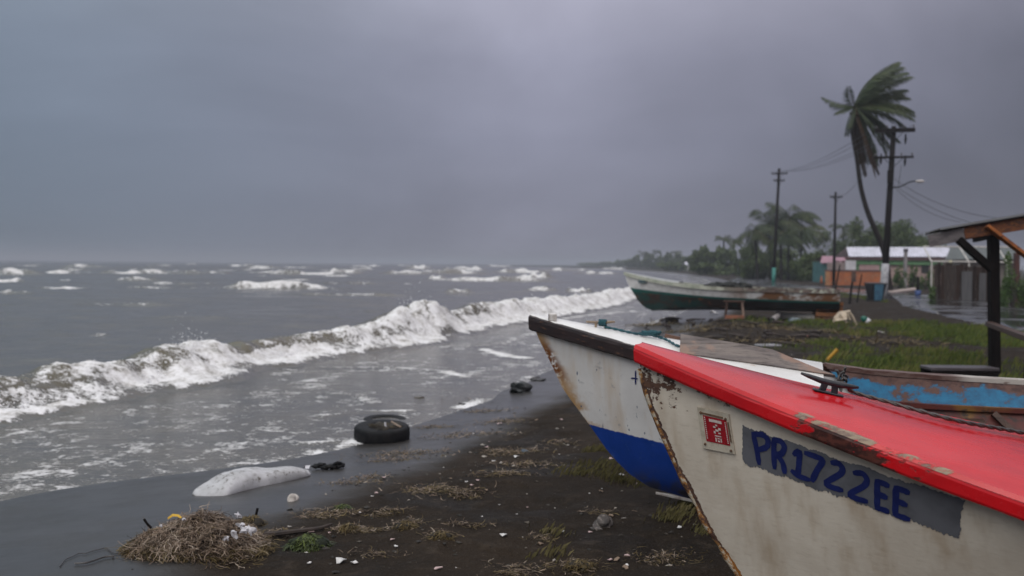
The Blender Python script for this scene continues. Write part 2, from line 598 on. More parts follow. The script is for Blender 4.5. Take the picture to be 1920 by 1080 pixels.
m_road = t.out(col, t.mixf(pud, 0.30, 0.07), t.bump(t.math('MULTIPLY', n2, t.math('SUBTRACT', 1.0, pud)), 0.3, 0.02), 0.6)
tag(mesh_obj('road', np_grid('road', RX, RY, RZ, m_road)), 'wet asphalt road behind the beach', kind='structure')

# ------------------------------------------------------------------ sea
SEA = -0.2
def v_of_px(px, u=10.7):
    k = (px - 960) / F_PX
    return (TY * u + TX * u * k) / (TX - TY * k)
BR = [  # px along the breaker, height, how far broken, spray
    (-900, .35, .6, .2), (-400, .4, .8, .3), (0, .42, .42, .05), (60, .42, .38, .1), (110, .46, .85, .35), (190, .47, .8, .3), (240, .40, .3, .05), (285, .42, .9, .5),
    (330, .50, 1, .9), (375, .56, 1, 1.), (415, .46, .9, .6), (435, .40, .3, .08), (540, .40, .25, .05), (580, .42, .6, .1),
    (625, .46, .85, .25), (660, .5, .85, .4), (720, .58, .95, .6), (760, .72, 1, .9), (800, .80, 1, 1.), (830, .72, .9, .8),
    (850, .55, .75, .1), (885, .68, .45, .1), (910, .7, .5, .2), (950, .68, 1, .4), (1050, .66, 1, .35), (1180, .6, 1, .3), (1300, .6, 1, .2)]
bv = np.array([v_of_px(p[0]) for p in BR])
# the line of sight hardly meets the breaker beyond this; carry on evenly
bh, bb, bs = (np.array([p[k] for p in BR]) for k in (1, 2, 3))
vs_ = np.array(sorted([-x for x in grow(3.0, 400, 0.4, 0.1)]) + list(np.arange(-2.5, 5, 0.1)) + grow(5.0, 3000, 0.045, 0.0052))
us_ = np.array(list(np.arange(2.9, 15.0, 0.05)) + grow(15.0, 3000, 0.07, 0.0105))
V_, U_ = np.meshgrid(vs_, us_)
X_, Y_ = xy_of(U_ + shift(V_), V_)
D_ = np.hypot(X_, Y_)
# swell
amp = 0.012 + 0.09 * sst(11.5, 16, U_) + 0.13 * sst(16, 50, U_) + 0.22 * sst(50, 160, U_)
wx = X_ + 6 * (fbm(X_ * 0.03, Y_ * 0.03, 2) - 0.5); wy = Y_ + 14 * (fbm(X_ * 0.025 + 7, Y_ * 0.025, 3) - 0.5)
sw = np.zeros_like(X_)
for lam, ang, a in ((11.0, -0.22, 0.5), (6.1, 0.1, 0.3), (17.0, -0.05, 0.8), (3.3, -0.4, 0.16), (1.9, 0.35, 0.07)):
    ph = 2 * np.pi * (wy * math.cos(ang) + wx * math.sin(ang)) / lam
    env = 0.35 + 1.3 * vnoise(X_ / lam * 0.22 + lam, Y_ / lam * 0.35)
    far = np.clip(lam / (0.016 * D_ + 1e-3) - 1.0, 0, 1)
    sw += a * env * far * ((1 - np.abs(np.sin(ph / 2))) ** 1.4 - 0.35)
Zs = SEA + amp * sw
foam = np.zeros_like(X_)
near = (V_ < 130) & (U_ < 40) & (V_ > -30)
rip = 0.025 * (fbm(X_ * 2.2, Y_ * 2.2, 3) - 0.5) * sst(7, 12, U_) * sst(90, 30, D_)
Zs += rip + 0.16 * (fbm(X_ * 0.42 + 5, Y_ * 0.75, 4) - 0.5) * sst(11.8, 15, U_) * sst(220, 90, D_)
# whitecaps out at sea: px of the middle, py of the base, length px, height px, foam
CAPS = [(25, 515, 70, 13, 1), (110, 514, 80, 10, 1), (235, 515, 80, 12, 1), (320, 514, 120, 10, .8), (455, 500, 50, 8, 1), (400, 514, 50, 9, .8), (358, 497, 22, 7, 1),
        (15, 529, 50, 11, 1), (25, 549, 60, 8, .8), (120, 541, 90, 7, .8), (520, 543, 200, 17, 1.0), (580, 516, 150, 12, 1), (645, 513, 55, 12, 1),
        (645, 553, 200, 9, .6), (785, 505, 45, 12, 1), (840, 514, 110, 11, .9), (760, 514, 80, 10, .7), (910, 527, 210, 11, 1), (870, 506, 70, 8, 1), (980, 512, 90, 10, .9), (1000, 522, 60, 14, .9),
        (820, 523, 30, 9, 1), (300, 540, 180, 6, .5), (230, 570, 160, 7, .4), (860, 549, 40, 10, .7), (1015, 545, 50, 12, .9), (1085, 549, 40, 14, .8), (1060, 508, 80, 7, .9),
        (1120, 514, 70, 8, .8), (700, 500, 40, 6, .8), (560, 503, 70, 6, .9), (160, 502, 60, 6, .8), (300, 500, 50, 6, .8), (1150, 506, 50, 6, .8), (60, 500, 40, 5, .7), (935, 500, 60, 6, .9), (760, 499, 30, 6, .8),
        (90, 620, 40, 5, .4), (190, 626, 30, 6, .7), (690, 585, 60, 5, .25), (350, 600, 120, 6, .2)]
rc = np.random.RandomState(5)
for _ in range(60):
    py = rc.choice([499, 501, 504, 508, 512, 518, 526, 534])
    CAPS.append((rc.uniform(-700, 1000), py, rc.uniform(15, 70), rc.uniform(3, 7) if py > 505 else rc.uniform(3, 6), rc.uniform(.5, .9)))
for px, py, ln, hp, fo in CAPS:
    hz = HOR + (px - 960) * math.tan(ROLL)
    p = at(px, max(py, hz + 5.5), SEA)
    d = p.y
    L = ln * d / F_PX / 2; H = min(hp * d / F_PX, 1.5)
    ang = rc.uniform(-0.12, 0.16)
    fy = max(0.3 * H, 0.004 * d)
    sel = (np.abs(X_ - p.x) < L * 2.2 + 2) & (Y_ > d - 4 * H - 6 * fy - 3) & (Y_ < d + 8 * H + 9 * fy + 3)
    ii = np.where(sel.any(1))[0]; jj = np.where(sel.any(0))[0]
    if len(ii) == 0 or len(jj) == 0: continue
    sl = (slice(ii[0], ii[-1] + 1), slice(jj[0], jj[-1] + 1))
    xx, yy_ = X_[sl] - p.x, Y_[sl] - d
    e = xx * math.cos(ang) + yy_ * math.sin(ang)
    f = -xx * math.sin(ang) + yy_ * math.cos(ang) - 0.35 * H * 2 * (vnoise(xx * 2.0 / max(H, .3) + px, yy_ * 0 + py) - 0.5) - 0.12 * L * (vnoise(xx / L * 1.3 + px, yy_ * 0 + 2.2) - 0.5)
    prof = np.where(f < 0, np.exp(-(f / (0.5 * H + fy)) ** 2), np.exp(-(f / (1.8 * H + 2 * fy)) ** 2))
    cre = 0.55 + 0.9 * vnoise(xx * 3 / max(ln * d / F_PX, .5) * 2 + px * 3, yy_ * 0 + 1.1)
    al = np.exp(-np.abs(e / L) ** 4) * (0.45 + 0.7 * sst(0.34, 0.58, fbm(xx / max(L, 1) * 2.4 + px, f / (0.6 * H + fy) * 0.6 + py, 4)))
    Zs[sl] += 0.72 * H * prof * np.exp(-(e / L / 1.3) ** 4) * cre * (0.6 + 0.4 * fo)
    foam[sl] = np.maximum(foam[sl], fo * al * np.where(f < 0, np.exp(-(f / (0.9 * H + 1.5 * fy)) ** 4), np.exp(-(f / (0.6 * H + fy)) ** 2)))
    foam[sl] = np.maximum(foam[sl], 0.45 * fo * np.exp(-(e / L / 1.5) ** 4) * np.exp(-(f / (2.5 * H + 3 * fy)) ** 2))
# the breaker along the shore
Hb = np.interp(vs_, bv, bh)[None, :]; Bb = np.interp(vs_, bv, bb)[None, :]
ucv = 10.75 + 0.5 * (fbm(vs_ * 0.22, vs_ * 0 + 4, 3) - 0.5) * 2
ufv = 9.45 + 0.55 * (fbm(vs_ * 0.55 + 8, vs_ * 0 + 1, 4) - 0.5) * 2 + 0.25 * np.interp(vs_, [8, 10, 12], [-0.2, 0, 0])
fc = U_ - ucv[None, :] - 0.18 * (fbm(V_ * 1.6, U_ * 1.6, 3) - 0.5) * 2
tail = sst(140, 80, V_)
Sb = np.interp(vs_, bv, bs)[None, :]
hb = (0.74 * Hb * (1 + 0.30 * Sb * (0.4 + 1.2 * vnoise(V_ * 2.7, V_ * 0 + 9)) + 0.22 * (fbm(V_ * 1.1, V_ * 0 + 6, 3) - 0.5) * 2)) * tail
front_w = 0.30 + 0.35 * Bb
back = np.where(fc > 0, np.exp(-(fc / 1.5) ** 2), np.exp(-(np.abs(fc) / front_w) ** 2.4))
lumpy = (fbm(U_ * 3.1, V_ * 3.1, 4) - 0.5) * 2
bore = sst(-0.05, 0.28, U_ - ufv[None, :] - 0.12 * lumpy) * sst(0.7, 0.0, fc) * tail
Zs += hb * back * (1 + 0.16 * lumpy * Bb * sst(0.6, -0.1, fc)) + bore * (0.085 + 0.05 * lumpy)
ff = np.where(fc < 0.05, bore, 0) * np.where(fc > -front_w * 0.8, 0.02 + 0.95 * Bb ** 0.8, 1.0)
ff = np.maximum(ff, Bb * sst(0.45, 0.05, fc) * sst(-0.6, -0.2, fc) * tail)
ff = np.maximum(ff, 0.8 * sst(0.16, 0.03, np.abs(fc - 0.02)) * tail * sst(0.25, 0.6, Bb))
gaps = fbm(U_ * 2.2 + 30, V_ * 0.9, 4)
ff *= 1 - 0.40 * sst(0.48, 0.64, gaps) * sst(45, 12, V_)
foam = np.maximum(foam, ff)
foam = np.maximum(foam, 0.38 * sst(2.6, 0.3, fc) * sst(0, 0.3, fc) * tail * (fbm(U_ * 0.6, V_ * 0.25, 3)))
# wash between the breaker and the sand: specks, trailing streaks, the edge line
wash = sst(0.1, -0.3, U_ - ufv[None, :])
gd = ground_z(X_, Y_)
dep = Zs - gd
st = 1 - np.abs(fbm(U_ * 0.75 + 2, V_ * 0.22 + 5, 4) - 0.5) * 9
foam = np.maximum(foam, wash * (0.22 + 0.22 * fbm(U_ * 0.35, V_ * 0.12, 3) + 0.34 * np.clip(st, 0, 1) * fbm(U_ * 0.5 + 11, V_ * 0.2, 2)))
foam = np.maximum(foam, wash * 0.68 * sst(0.035, 0.012, dep) * (0.45 + 0.75 * vnoise(V_ * 0.9, U_ * 0 + 2)))
for pts, wid, st_ in (([(600, 690), (740, 690), (850, 698)], 0.10, .8), ([(905, 655), (950, 668), (985, 672)], 0.22, .95), ([(890, 650), (990, 645), (1090, 640)], 0.2, .55), ([(840, 700), (870, 707)], 0.22, .9),
                      ([(610, 738), (680, 742), (700, 758)], 0.12, .6), ([(690, 772), (770, 771)], 0.08, .85), ([(610, 780), (690, 774)], 0.08, .6), ([(560, 832), (620, 829), (690, 827)], 0.06, .8), ([(940, 645), (1000, 625), (1100, 612)], 0.3, .6),
                      ([(1040, 600), (1120, 590), (1190, 584)], 0.35, .7)):
    P = [at(a, b, SEA) for a, b in pts]
    dd = np.full(X_.shape, 1e9)
    for a, b in zip(P[:-1], P[1:]):
        ex, ey = b.x - a.x, b.y - a.y
        k = np.clip(((X_ - a.x) * ex + (Y_ - a.y) * ey) / (ex * ex + ey * ey), 0, 1)
        dd = np.minimum(dd, np.hypot(X_ - a.x - k * ex, Y_ - a.y - k * ey))
    dd = dd + 0.25 * (fbm(X_ * 1.6, Y_ * 1.6, 3) - 0.5)
    foam = np.maximum(foam, wash * st_ * np.exp(-(np.maximum(dd, 0) / wid) ** 2))
    Zs += wash * 0.02 * np.exp(-(np.maximum(dd, 0) / wid) ** 2)
thin = wash * sst(0.75, 0.55, foam)
murk = back * sst(-1.2, -0.05, fc) * tail * sst(0.8, 0.2, fc)
keep = ((dep[:-1, :-1] > -0.05) | (dep[1:, 1:] > -0.05))

t = NT('storm_water')
fo = t.attr('foam')
nA, nB, nC = t.noise(3.2, 5, 0.68, (1, 1, 1), 0.5), t.noise(17, 5, 0.72), t.noise(0.8, 3, 0.6)
nn = t.math('ADD', t.math('MULTIPLY', nA, 0.55), t.math('MULTIPLY', nB, 0.45))
msk = t.rng(t.math('ADD', fo, t.math('MULTIPLY', t.math('SUBTRACT', nn, 0.5), 3.1)), 0.46, 0.78)
base = t.mix(t.rng(nC, 0.35, 0.65), (0.094, 0.083, 0.066), (0.072, 0.066, 0.056))
base = t.mix(t.attr('murk'), base, (0.085, 0.070, 0.036))
foamc = t.mix(t.rng(nn, 0.36, 0.60), (0.40, 0.375, 0.345), (0.82, 0.80, 0.80))
msk = t.math('MULTIPLY', msk, t.math('SUBTRACT', 1.0, t.math('MULTIPLY', t.attr('thin'), 0.25)))
col = t.mix(msk, base, foamc)
s1 = t.bump(t.noise(1.1, 4, 0.6, (0.7, 1.6, 1)), 0.5, 0.10)
s2 = t.bump(t.noise(7, 4, 0.65, (0.75, 1.4, 1)), 0.35, 0.03, s1)
s3 = t.bump(t.math('MULTIPLY', msk, nB), 0.5, 0.03, s2)
m_sea = t.out(col, t.mixf(msk, 0.16, 0.85), s3, t.mixf(msk, 0.5, 0.2), IOR=1.33)
sea = mesh_obj('sea', np_grid('sea', X_, Y_, Zs, m_sea, {'foam': foam, 'murk': murk, 'thin': thin}, keep=keep))
tag(sea, 'rough brown grey sea with whitecaps and a breaking wave', kind='structure')

# spray thrown up by the breaker
rs = np.random.RandomState(11)
pos, siz = [], []
vv = np.linspace(8, 75, 1600)
uc_i = np.interp(vv, vs_, ucv); h_i = np.interp(vv, bv, bh); b_i = np.interp(vv, bv, bb); s_i = np.interp(vv, bv, bs)
for v, uc, h, b, s in zip(vv, uc_i, h_i, b_i, s_i):
    n = int(3 + 130 * s ** 1.3 + 10 * b)
    gust = (0.45 + 0.9 * float(vnoise(np.array([v * 2.1]), np.array([2.0]))[0]))
    k = rs.rand(n)
    up = np.abs(rs.randn(n)) * (0.05 + 0.19 * s * gust) * (0.7 + 0.4 * (v > 24))
    u = uc - 0.1 - rs.rand(n) * (0.35 + 0.55 * b) + 0.25 * up
    rel = np.clip((u - (uc - 0.9)) / 0.9, 0.05, 1.05)
    z = SEA + 0.04 + h * 0.70 * rel ** 1.3 * (0.75 + 0.3 * rs.rand(n)) + up * rel
    vj = v + rs.randn(n) * 0.08
    x, y = xy_of(u + shift(vj), vj)
    pos.append(np.stack([x, y, z], 1))
    siz.append((0.0035 + 0.015 * rs.rand(n) ** 2.4) * (1 + 0.012 * v) * np.where(up > 0.18, 0.6, 1.0))
pos = np.concatenate(pos); siz = np.concatenate(siz)
oc = np.array([(1, 0, 0), (-1, 0, 0), (0, 1, 0), (0, -1, 0), (0, 0, 1), (0, 0, -1)], float)
of = np.array([(0, 2, 4), (2, 1, 4), (1, 3, 4), (3, 0, 4), (2, 0, 5), (1, 2, 5), (3, 1, 5), (0, 3, 5)])
Vt = (pos[:, None, :] + oc[None] * siz[:, None, None] * (0.6 + 0.8 * rs.rand(len(pos), 6, 1)))
me = bpy.data.meshes.new('sea_spray')
me.vertices.add(Vt.shape[0] * 6); me.vertices.foreach_set('co', Vt.reshape(-1).astype(np.float32))
fi = (np.arange(len(pos))[:, None, None] * 6 + of[None]).reshape(-1)
me.loops.add(len(fi)); me.loops.foreach_set('vertex_index', fi.astype(np.int32))
me.polygons.add(len(fi) // 3); me.polygons.foreach_set('loop_start', np.arange(0, len(fi), 3, dtype=np.int32)); me.polygons.foreach_set('loop_total', np.full(len(fi) // 3, 3, dtype=np.int32))
me.polygons.foreach_set('use_smooth', np.ones(len(fi) // 3, dtype=bool))
me.update(calc_edges=True)
m_spray = simple('foam_white', (0.80, 0.79, 0.80), (0.72, 0.71, 0.72), 0.8, 3, 0.0)
me.materials.append(m_spray)
tag(mesh_obj('sea_spray', me), 'white foam and spray thrown up by the wave breaking along the shore', 'spray', kind='stuff')

# ------------------------------------------------------------------ grass and gravel
rg = np.random.RandomState(21)
m_grass = attr_mat('grass_blades', [(0.0, (0.030, 0.045, 0.007)), (0.35, (0.075, 0.11, 0.013)), (0.6, (0.14, 0.155, 0.026)), (0.8, (0.17, 0.14, 0.045)), (1.0, (0.20, 0.135, 0.07))], 0.6, 0.3, 0.25)
def blades(name, pts, hmin, hmax, label, cat, wid=0.006, mat=None, lean=0.5, dry=None):
    n = len(pts)
    h = hmin + (hmax - hmin) * rg.rand(n) ** 1.6
    a = rg.rand(n) * 2 * np.pi
    ln = np.stack([0.55 + 0.4 * np.cos(a), 0.3 * np.sin(a)], 1) * (lean * h)[:, None] * (0.5 + rg.rand(n))[:, None]
    sx = np.stack([np.cos(a + 1.4), np.sin(a + 1.4)], 1) * (wid * (0.6 + 0.8 * rg.rand(n)))[:, None]
    V = np.zeros((n, 4, 3))
    V[:, 0, :2] = pts[:, :2] - sx; V[:, 1, :2] = pts[:, :2] + sx
    V[:, 2, :2] = pts[:, :2] + ln * 0.35 + sx * 0.7; V[:, 3, :2] = pts[:, :2] + ln
    V[:, 0, 2] = V[:, 1, 2] = pts[:, 2] - 0.01
    V[:, 2, 2] = pts[:, 2] + h * 0.62; V[:, 3, 2] = pts[:, 2] + h
    r = rg.rand(n) * 0.45 + 0.65 * ((dry if dry is not None else fbm(pts[:, 0] * 0.9, pts[:, 1] * 0.6, 3)) - 0.12)
    return tag(mesh_obj(name, np_polys(name, V, 4, mat or m_grass, np.clip(r, 0, 1))), label, cat, kind='stuff')
P = []
for cx, cy, rx_, ry_, d in GRASS:
    area = rx_ * ry_ * 4 * 1.6
    n = int(min(34000, area * (900 if cy < 30 else 260)))
    x = cx + (rg.rand(n) * 2 - 1) * rx_ * 1.25; y = cy + (rg.rand(n) * 2 - 1) * ry_ * 1.25
    g = grass_amount(x, y)
    k = rg.rand(n) < g * (0.06 + 1.3 * sst(0.40, 0.62, fbm(x * 1.1 + 50, y * 0.8, 3)))
    P.append(np.stack([x[k], y[k], ground_z(x[k], y[k])], 1))
P = np.concatenate(P)
blades('grass', P, 0.03, 0.17, 'patchy green grass between the boats and the road', 'grass', 0.008)
P = []
for px, py, rx_, n in ((1080, 888, 0.16, 150), (1125, 876, 0.22, 260), (1150, 895, 0.2, 200), (1172, 905, 0.15, 130), (1120, 845, 0.12, 160), (1270, 962, 0.14, 130), (1300, 950, 0.12, 120), (1255, 975, 0.1, 100), (1040, 1000, 0.08, 60), (1030, 1040, 0.1, 60), (1330, 1000, .12, 120)):
    c = on_ground(px, py)
    x = c.x + rg.randn(n) * rx_ * 0.6; y = c.y + rg.randn(n) * rx_ * 0.5
    P.append(np.stack([x, y, ground_z(x, y)], 1))
P = np.concatenate(P)
blades('dry_weeds', P, 0.015, 0.075, 'low yellowish weeds on the sand beside the white boat keel', 'weeds', 0.0035, attr_mat('weed_blades', [(0.0, (0.05, 0.045, 0.016)), (0.5, (0.10, 0.085, 0.03)), (1.0, (0.20, 0.16, 0.08))], 0.7, 0.2, 0.2), 0.9)

m_peb = attr_mat('gravel', [(0.0, (0.018, 0.016, 0.014)), (0.55, (0.05, 0.042, 0.034)), (0.82, (0.11, 0.09, 0.07)), (0.93, (0.30, 0.26, 0.22)), (1.0, (0.6, 0.56, 0.52))], 0.7, 0.3)
n = 26000
v = 2.2 + 26 * rg.rand(n) ** 1.5; u = 3.9 - 9.0 * rg.rand(n) ** 0.9
x, y = xy_of(u, v)
k = (rg.rand(n) < 0.15 + 1.4 * np.clip(fbm(x * 0.9 + 4, y * 0.9, 3) - 0.38, 0, 1)) & (grass_amount(x, y) < 0.6)
x, y = x[k], y[k]; n = len(x)
z = ground_z(x, y)
s = 0.0035 + 0.016 * rg.rand(n) ** 4
dirs = rg.randn(n, 6, 3) * 0.25 + oc[None]
Vt = np.stack([x, y, z + s * 0.25], 1)[:, None, :] + dirs * s[:, None, None] * np.stack([0.7 + rg.rand(n), 0.7 + rg.rand(n), np.full(n, 0.55)], 1)[:, None, :]
tri = Vt[:, of, :].reshape(-1, 3, 3)
tag(mesh_obj('gravel', np_polys('gravel', tri, 3, m_peb, np.repeat(rg.rand(n), 8))), 'small stones and shell bits strewn over the dark sand', 'gravel', kind='stuff')
# ------------------------------------------------------------------ boats
class Hull:
    "local axes: x aft from the bow tip, y across (away from the camera is +), z up from the keel"
    def __init__(s, L, B, half, zmid, zrise, zk, stem, z0=0.05, chine_h=0.2, fl=0.68, tr=0.18, low=0.0):
        s.low = low
        s.L, s.B, s.half, s.zmid, s.zrise, s.zk, s.z0, s.ch, s.fl, s.tr = L, B, half, zmid, zrise, zk, z0, chine_h, fl, tr
        s.sz, s.sa = [p[0] for p in stem], [p[1] for p in stem]      # the stem: (height, how far aft)
        s.a1 = s.sa[0]
        s.top = zmid + zrise
    def b(s, a):
        return (s.B * math.tanh(s.half * a / s.B) * (1 - s.tr * (max(a, 0) / s.L) ** 3) + 0.022)
    def zs(s, a, side=1):
        if side < 0 and s.low and a > 1.95:
            q = min(1.0, (a - 1.95) / 0.5)
            return s.zs(a) - s.low * q * q * (3 - 2 * q)
        if a > 2.4: a = 2.4 + 1.6 * (1 - math.exp(-(a - 2.4) / 1.6)) * (1 if s.zk < 4 else 0.6)
        return s.zmid + s.zrise * math.exp(-a / s.zk)
    def P(s, a, t, side):
        "a: where the section meets the sheer; t: 0 chine .. 1 sheer"
        k = a / s.L
        top = Vector((a, s.b(a), s.zs(a, side)))
        ac = s.a1 + (s.L - s.a1) * k
        wc = s.fl * min(s.B, 0.95) * (1 - math.exp(-k * s.L / 1.6)) * (1 - s.tr * k ** 3) + 0.018
        zc = s.z0 + s.ch * (1 - math.exp(-k * s.L / 1.0))
        p = Vector((ac, wc, zc)).lerp(top, t)
        e = math.exp(-a / 0.8)
        z0_ = s.z0 + t * (s.top - s.z0)
        p.x += (float(np.interp(z0_, s.sz, s.sa)) - s.a1 * (1 - t)) * e
        p.y += 0.05 * math.sin(math.pi * t) * (1 - e)
        p.y *= side
        return p
    def N(s, a, t, side):
        d1 = s.P(a + .01, t, side) - s.P(a, t, side); d2 = s.P(a, t + .01, side) - s.P(a, t, side)
        n = d1.cross(d2).normalized()
        if n.y * side < 0: n = -n
        return n
    def stations(s, n=46):
        return [s.L * (i / n) ** 1.5 for i in range(n + 1)]

def hull_mesh(H, mats, name='hull'):
    A = H.stations(); nt = 15
    vs, fs, at_, aa = [], [], [], []
    for side in (-1, 1):
        o = len(vs)
        for a in A:
            for j in range(nt + 1):
                t_ = j / nt
                vs.append(H.P(a, t_, side)); at_.append(t_); aa.append(a)
        for i in range(len(A) - 1):
            for j in range(nt):
                q = (o + i * (nt + 1) + j, o + (i + 1) * (nt + 1) + j, o + (i + 1) * (nt + 1) + j + 1, o + i * (nt + 1) + j + 1)
                fs.append(q if side < 0 else q[::-1])
    n1 = (nt + 1) * len(A)
    # bottom: chine to a shallow keel line
    o = len(vs)
    for a in A:
        p = H.P(a, 0, 1); vs.append(Vector((p.x, 0, max(0.03, p.z - 0.10 * min(1, a) - .02)))); at_.append(0); aa.append(a)
    for i in range(len(A) - 1):
        fs.append((i * (nt + 1), o + i, o + i + 1, (i + 1) * (nt + 1)))
        fs.append((n1 + i * (nt + 1), n1 + (i + 1) * (nt + 1), o + i + 1, o + i))
    # stem face and transom
    for j in range(nt):
        fs.append((j, j + 1, n1 + j + 1, n1 + j))
        e = (len(A) - 1) * (nt + 1)
        fs.append((e + j, n1 + e + j, n1 + e + j + 1, e + j + 1))
    fs.append(((len(A) - 1) * (nt + 1), o + len(A) - 1, n1 + (len(A) - 1) * (nt + 1)))
    me = bpy.data.meshes.new(name)
    me.from_pydata([tuple(p) for p in vs], [], fs)
    for k, arr in (('t', at_), ('a', aa)):
        q = me.attributes.new(k, 'FLOAT', 'POINT'); q.data.foreach_set('value', np.array(arr, dtype=np.float32))
    for m in (mats if isinstance(mats, (list, tuple)) else [mats]): me.materials.append(m)
    me.polygons.foreach_set('use_smooth', [True] * len(me.polygons))
    bm = bmesh.new(); bm.from_mesh(me); bmesh.ops.recalc_face_normals(bm, faces=bm.faces)
    for e in bm.edges:
        if len(e.link_faces) == 2 and e.calc_face_angle(0) > 0.6: e.smooth = False
    bm.to_mesh(me); bm.free()
    return me

def sweep(H, prof, a0, a1, n, name, mats, side_list=(-1, 1), close_bow=True, wob=0.0, seed=0):
    "profile points (dy outwards from the sheer, dz) carried along the gunwale, round the bow"
    A = [a0 + (a1 - a0) * (i / n) ** 1.4 for i in range(n + 1)]
    rr = random.Random(seed)
    ring = []
    path = []
    if len(side_list) == 2:
        path = [(a, -1) for a in reversed(A)] + [(a, 1) for a in (A if a0 > 0 else A)]
    else:
        path = [(a, side_list[0]) for a in A]
    vs, fs, at_, aa = [], [], [], []
    m = len(prof)
    for a, sd in path:
        # outward direction in plan
        db = (H.b(a + .02) - H.b(max(a - .02, 0))) / (.02 + min(.02, a) + 1e-9)
        nx, ny = -db, 1.0
        l = math.hypot(nx, ny); nx, ny = nx / l, ny / l
        for k, (dy, dz) in enumerate(prof):
            w = wob * (rr.random() - .5) if wob else 0
            vs.append(Vector((a + nx * dy, sd * (H.b(a) + ny * dy + w * .5), H.zs(a, sd) + dz + w)))
            at_.append(k / m); aa.append(a)
    for i in range(len(path) - 1):
        for k in range(m):
            k2 = (k + 1) % m
            fs.append((i * m + k, i * m + k2, (i + 1) * m + k2, (i + 1) * m + k))
    fs.append(tuple(range(m))); fs.append(tuple((len(path) - 1) * m + k for k in range(m - 1, -1, -1)))
    me = bpy.data.meshes.new(name)
    me.from_pydata([tuple(p) for p in vs], [], fs)
    for k, arr in (('t', at_), ('a', aa)):
        q = me.attributes.new(k, 'FLOAT', 'POINT'); q.data.foreach_set('value', np.array(arr, dtype=np.float32))
    for q in (mats if isinstance(mats, (list, tuple)) else [mats]): me.materials.append(q)
    bm = bmesh.new(); bm.from_mesh(me); bmesh.ops.recalc_face_normals(bm, faces=bm.faces); bm.to_mesh(me); bm.free()
    return me

def deck_mesh(H, a0, a1, inner, out, lift, camber, name, mat, n=40, nw=17):
    "full-width deck where inner is None, else side decks of that width are left to the caller"
    vs, fs, at_, aa = [], [], [], []
    A = [a0 + (a1 - a0) * (i / n) ** 1.3 for i in range(n + 1)]
    ks = [-1.0, -1.0] + [-1 + 2 * j / (nw - 3) for j in range(1, nw - 3)] + [1.0, 1.0]
    for a in A:
        db = (H.b(a + .02) - H.b(max(a - .02, 0))) / (.02 + min(.02, a) + 1e-9)
        l = math.hypot(db, 1)
        for j, k in enumerate(ks):
            last = j in (0, nw - 1)
            o_ = out if last else (out - 0.012 if j in (1, nw - 2) else 0.0)
            z_e = H.zs(a) + lift + camber * (1 - k * k) * min(1, H.b(a) / .4) - (0.016 if last else 0)
            vs.append((a - db / l * o_, k * H.b(a) + math.copysign(o_ / l, k) * (o_ > 0), z_e)); at_.append(k); aa.append(a)
    for i in range(n):
        for j in range(nw - 1):
            fs.append((i * nw + j, (i + 1) * nw + j, (i + 1) * nw + j + 1, i * nw + j + 1))
    # aft edge turned down
    o = len(vs)
    for j in range(nw):
        p = vs[n * nw + j]; vs.append((p[0], p[1], p[2] - .07)); at_.append(at_[n * nw + j]); aa.append(A[-1])
    for j in range(nw - 1):
        fs.append((n * nw + j, o + j, o + j + 1, n * nw + j + 1))
    me = bpy.data.meshes.new(name); me.from_pydata(vs, [], fs)
    for k, arr in (('t', at_), ('a', aa)):
        q = me.attributes.new(k, 'FLOAT', 'POINT'); q.data.foreach_set('value', np.array(arr, dtype=np.float32))
    me.materials.append(mat)
    me.polygons.foreach_set('use_smooth', [True] * len(me.polygons))
    bm = bmesh.new(); bm.from_mesh(me); bmesh.ops.recalc_face_normals(bm, faces=bm.faces)
    for e in bm.edges:
        if len(e.link_faces) == 2 and e.calc_face_angle(0) > 0.6: e.smooth = False
    bm.to_mesh(me); bm.free()
    return me

def inner_mesh(H, a0, t0, t1, gap, name, mat, sides=(-1, 1), n=24, nt=8):
    "the lining inside the open part of the boat"
    vs, fs, at_, aa = [], [], [], []
    for sd in sides:
        o = len(vs)
        for i in range(n + 1):
            a = a0 + (H.L * .985 - a0) * i / n
            for j in range(nt + 1):
                t_ = t0 + (t1 - t0) * j / nt
                p = H.P(a, t_, sd); q = H.N(a, t_, sd)
                vs.append(p - q * gap); at_.append(t_); aa.append(a)
        for i in range(n):
            for j in range(nt):
                fs.append((o + i * (nt + 1) + j, o + (i + 1) * (nt + 1) + j, o + (i + 1) * (nt + 1) + j + 1, o + i * (nt + 1) + j + 1))
    me = bpy.data.meshes.new(name); me.from_pydata([tuple(p) for p in vs], [], fs)
    for k, arr in (('t', at_), ('a', aa)):
        q = me.attributes.new(k, 'FLOAT', 'POINT'); q.data.foreach_set('value', np.array(arr, dtype=np.float32))
    me.materials.append(mat)
    me.polygons.foreach_set('use_smooth', [True] * len(me.polygons))
    return me

def floor_mesh(H, a0, h, name, mat):
    vs, fs = [], []
    n = 16
    for i in range(n + 1):
        a = a0 + (H.L * .97 - a0) * i / n
        t_ = 0.14
        p = H.P(a, t_, 1)
        vs += [(p.x, -p.y + .04, h), (p.x, p.y - .04, h)]
    for i in range(n):
        fs.append((2 * i, 2 * i + 2, 2 * i + 3, 2 * i + 1))
    me = bpy.data.meshes.new(name); me.from_pydata(vs, [], fs); me.materials.append(mat)
    return me

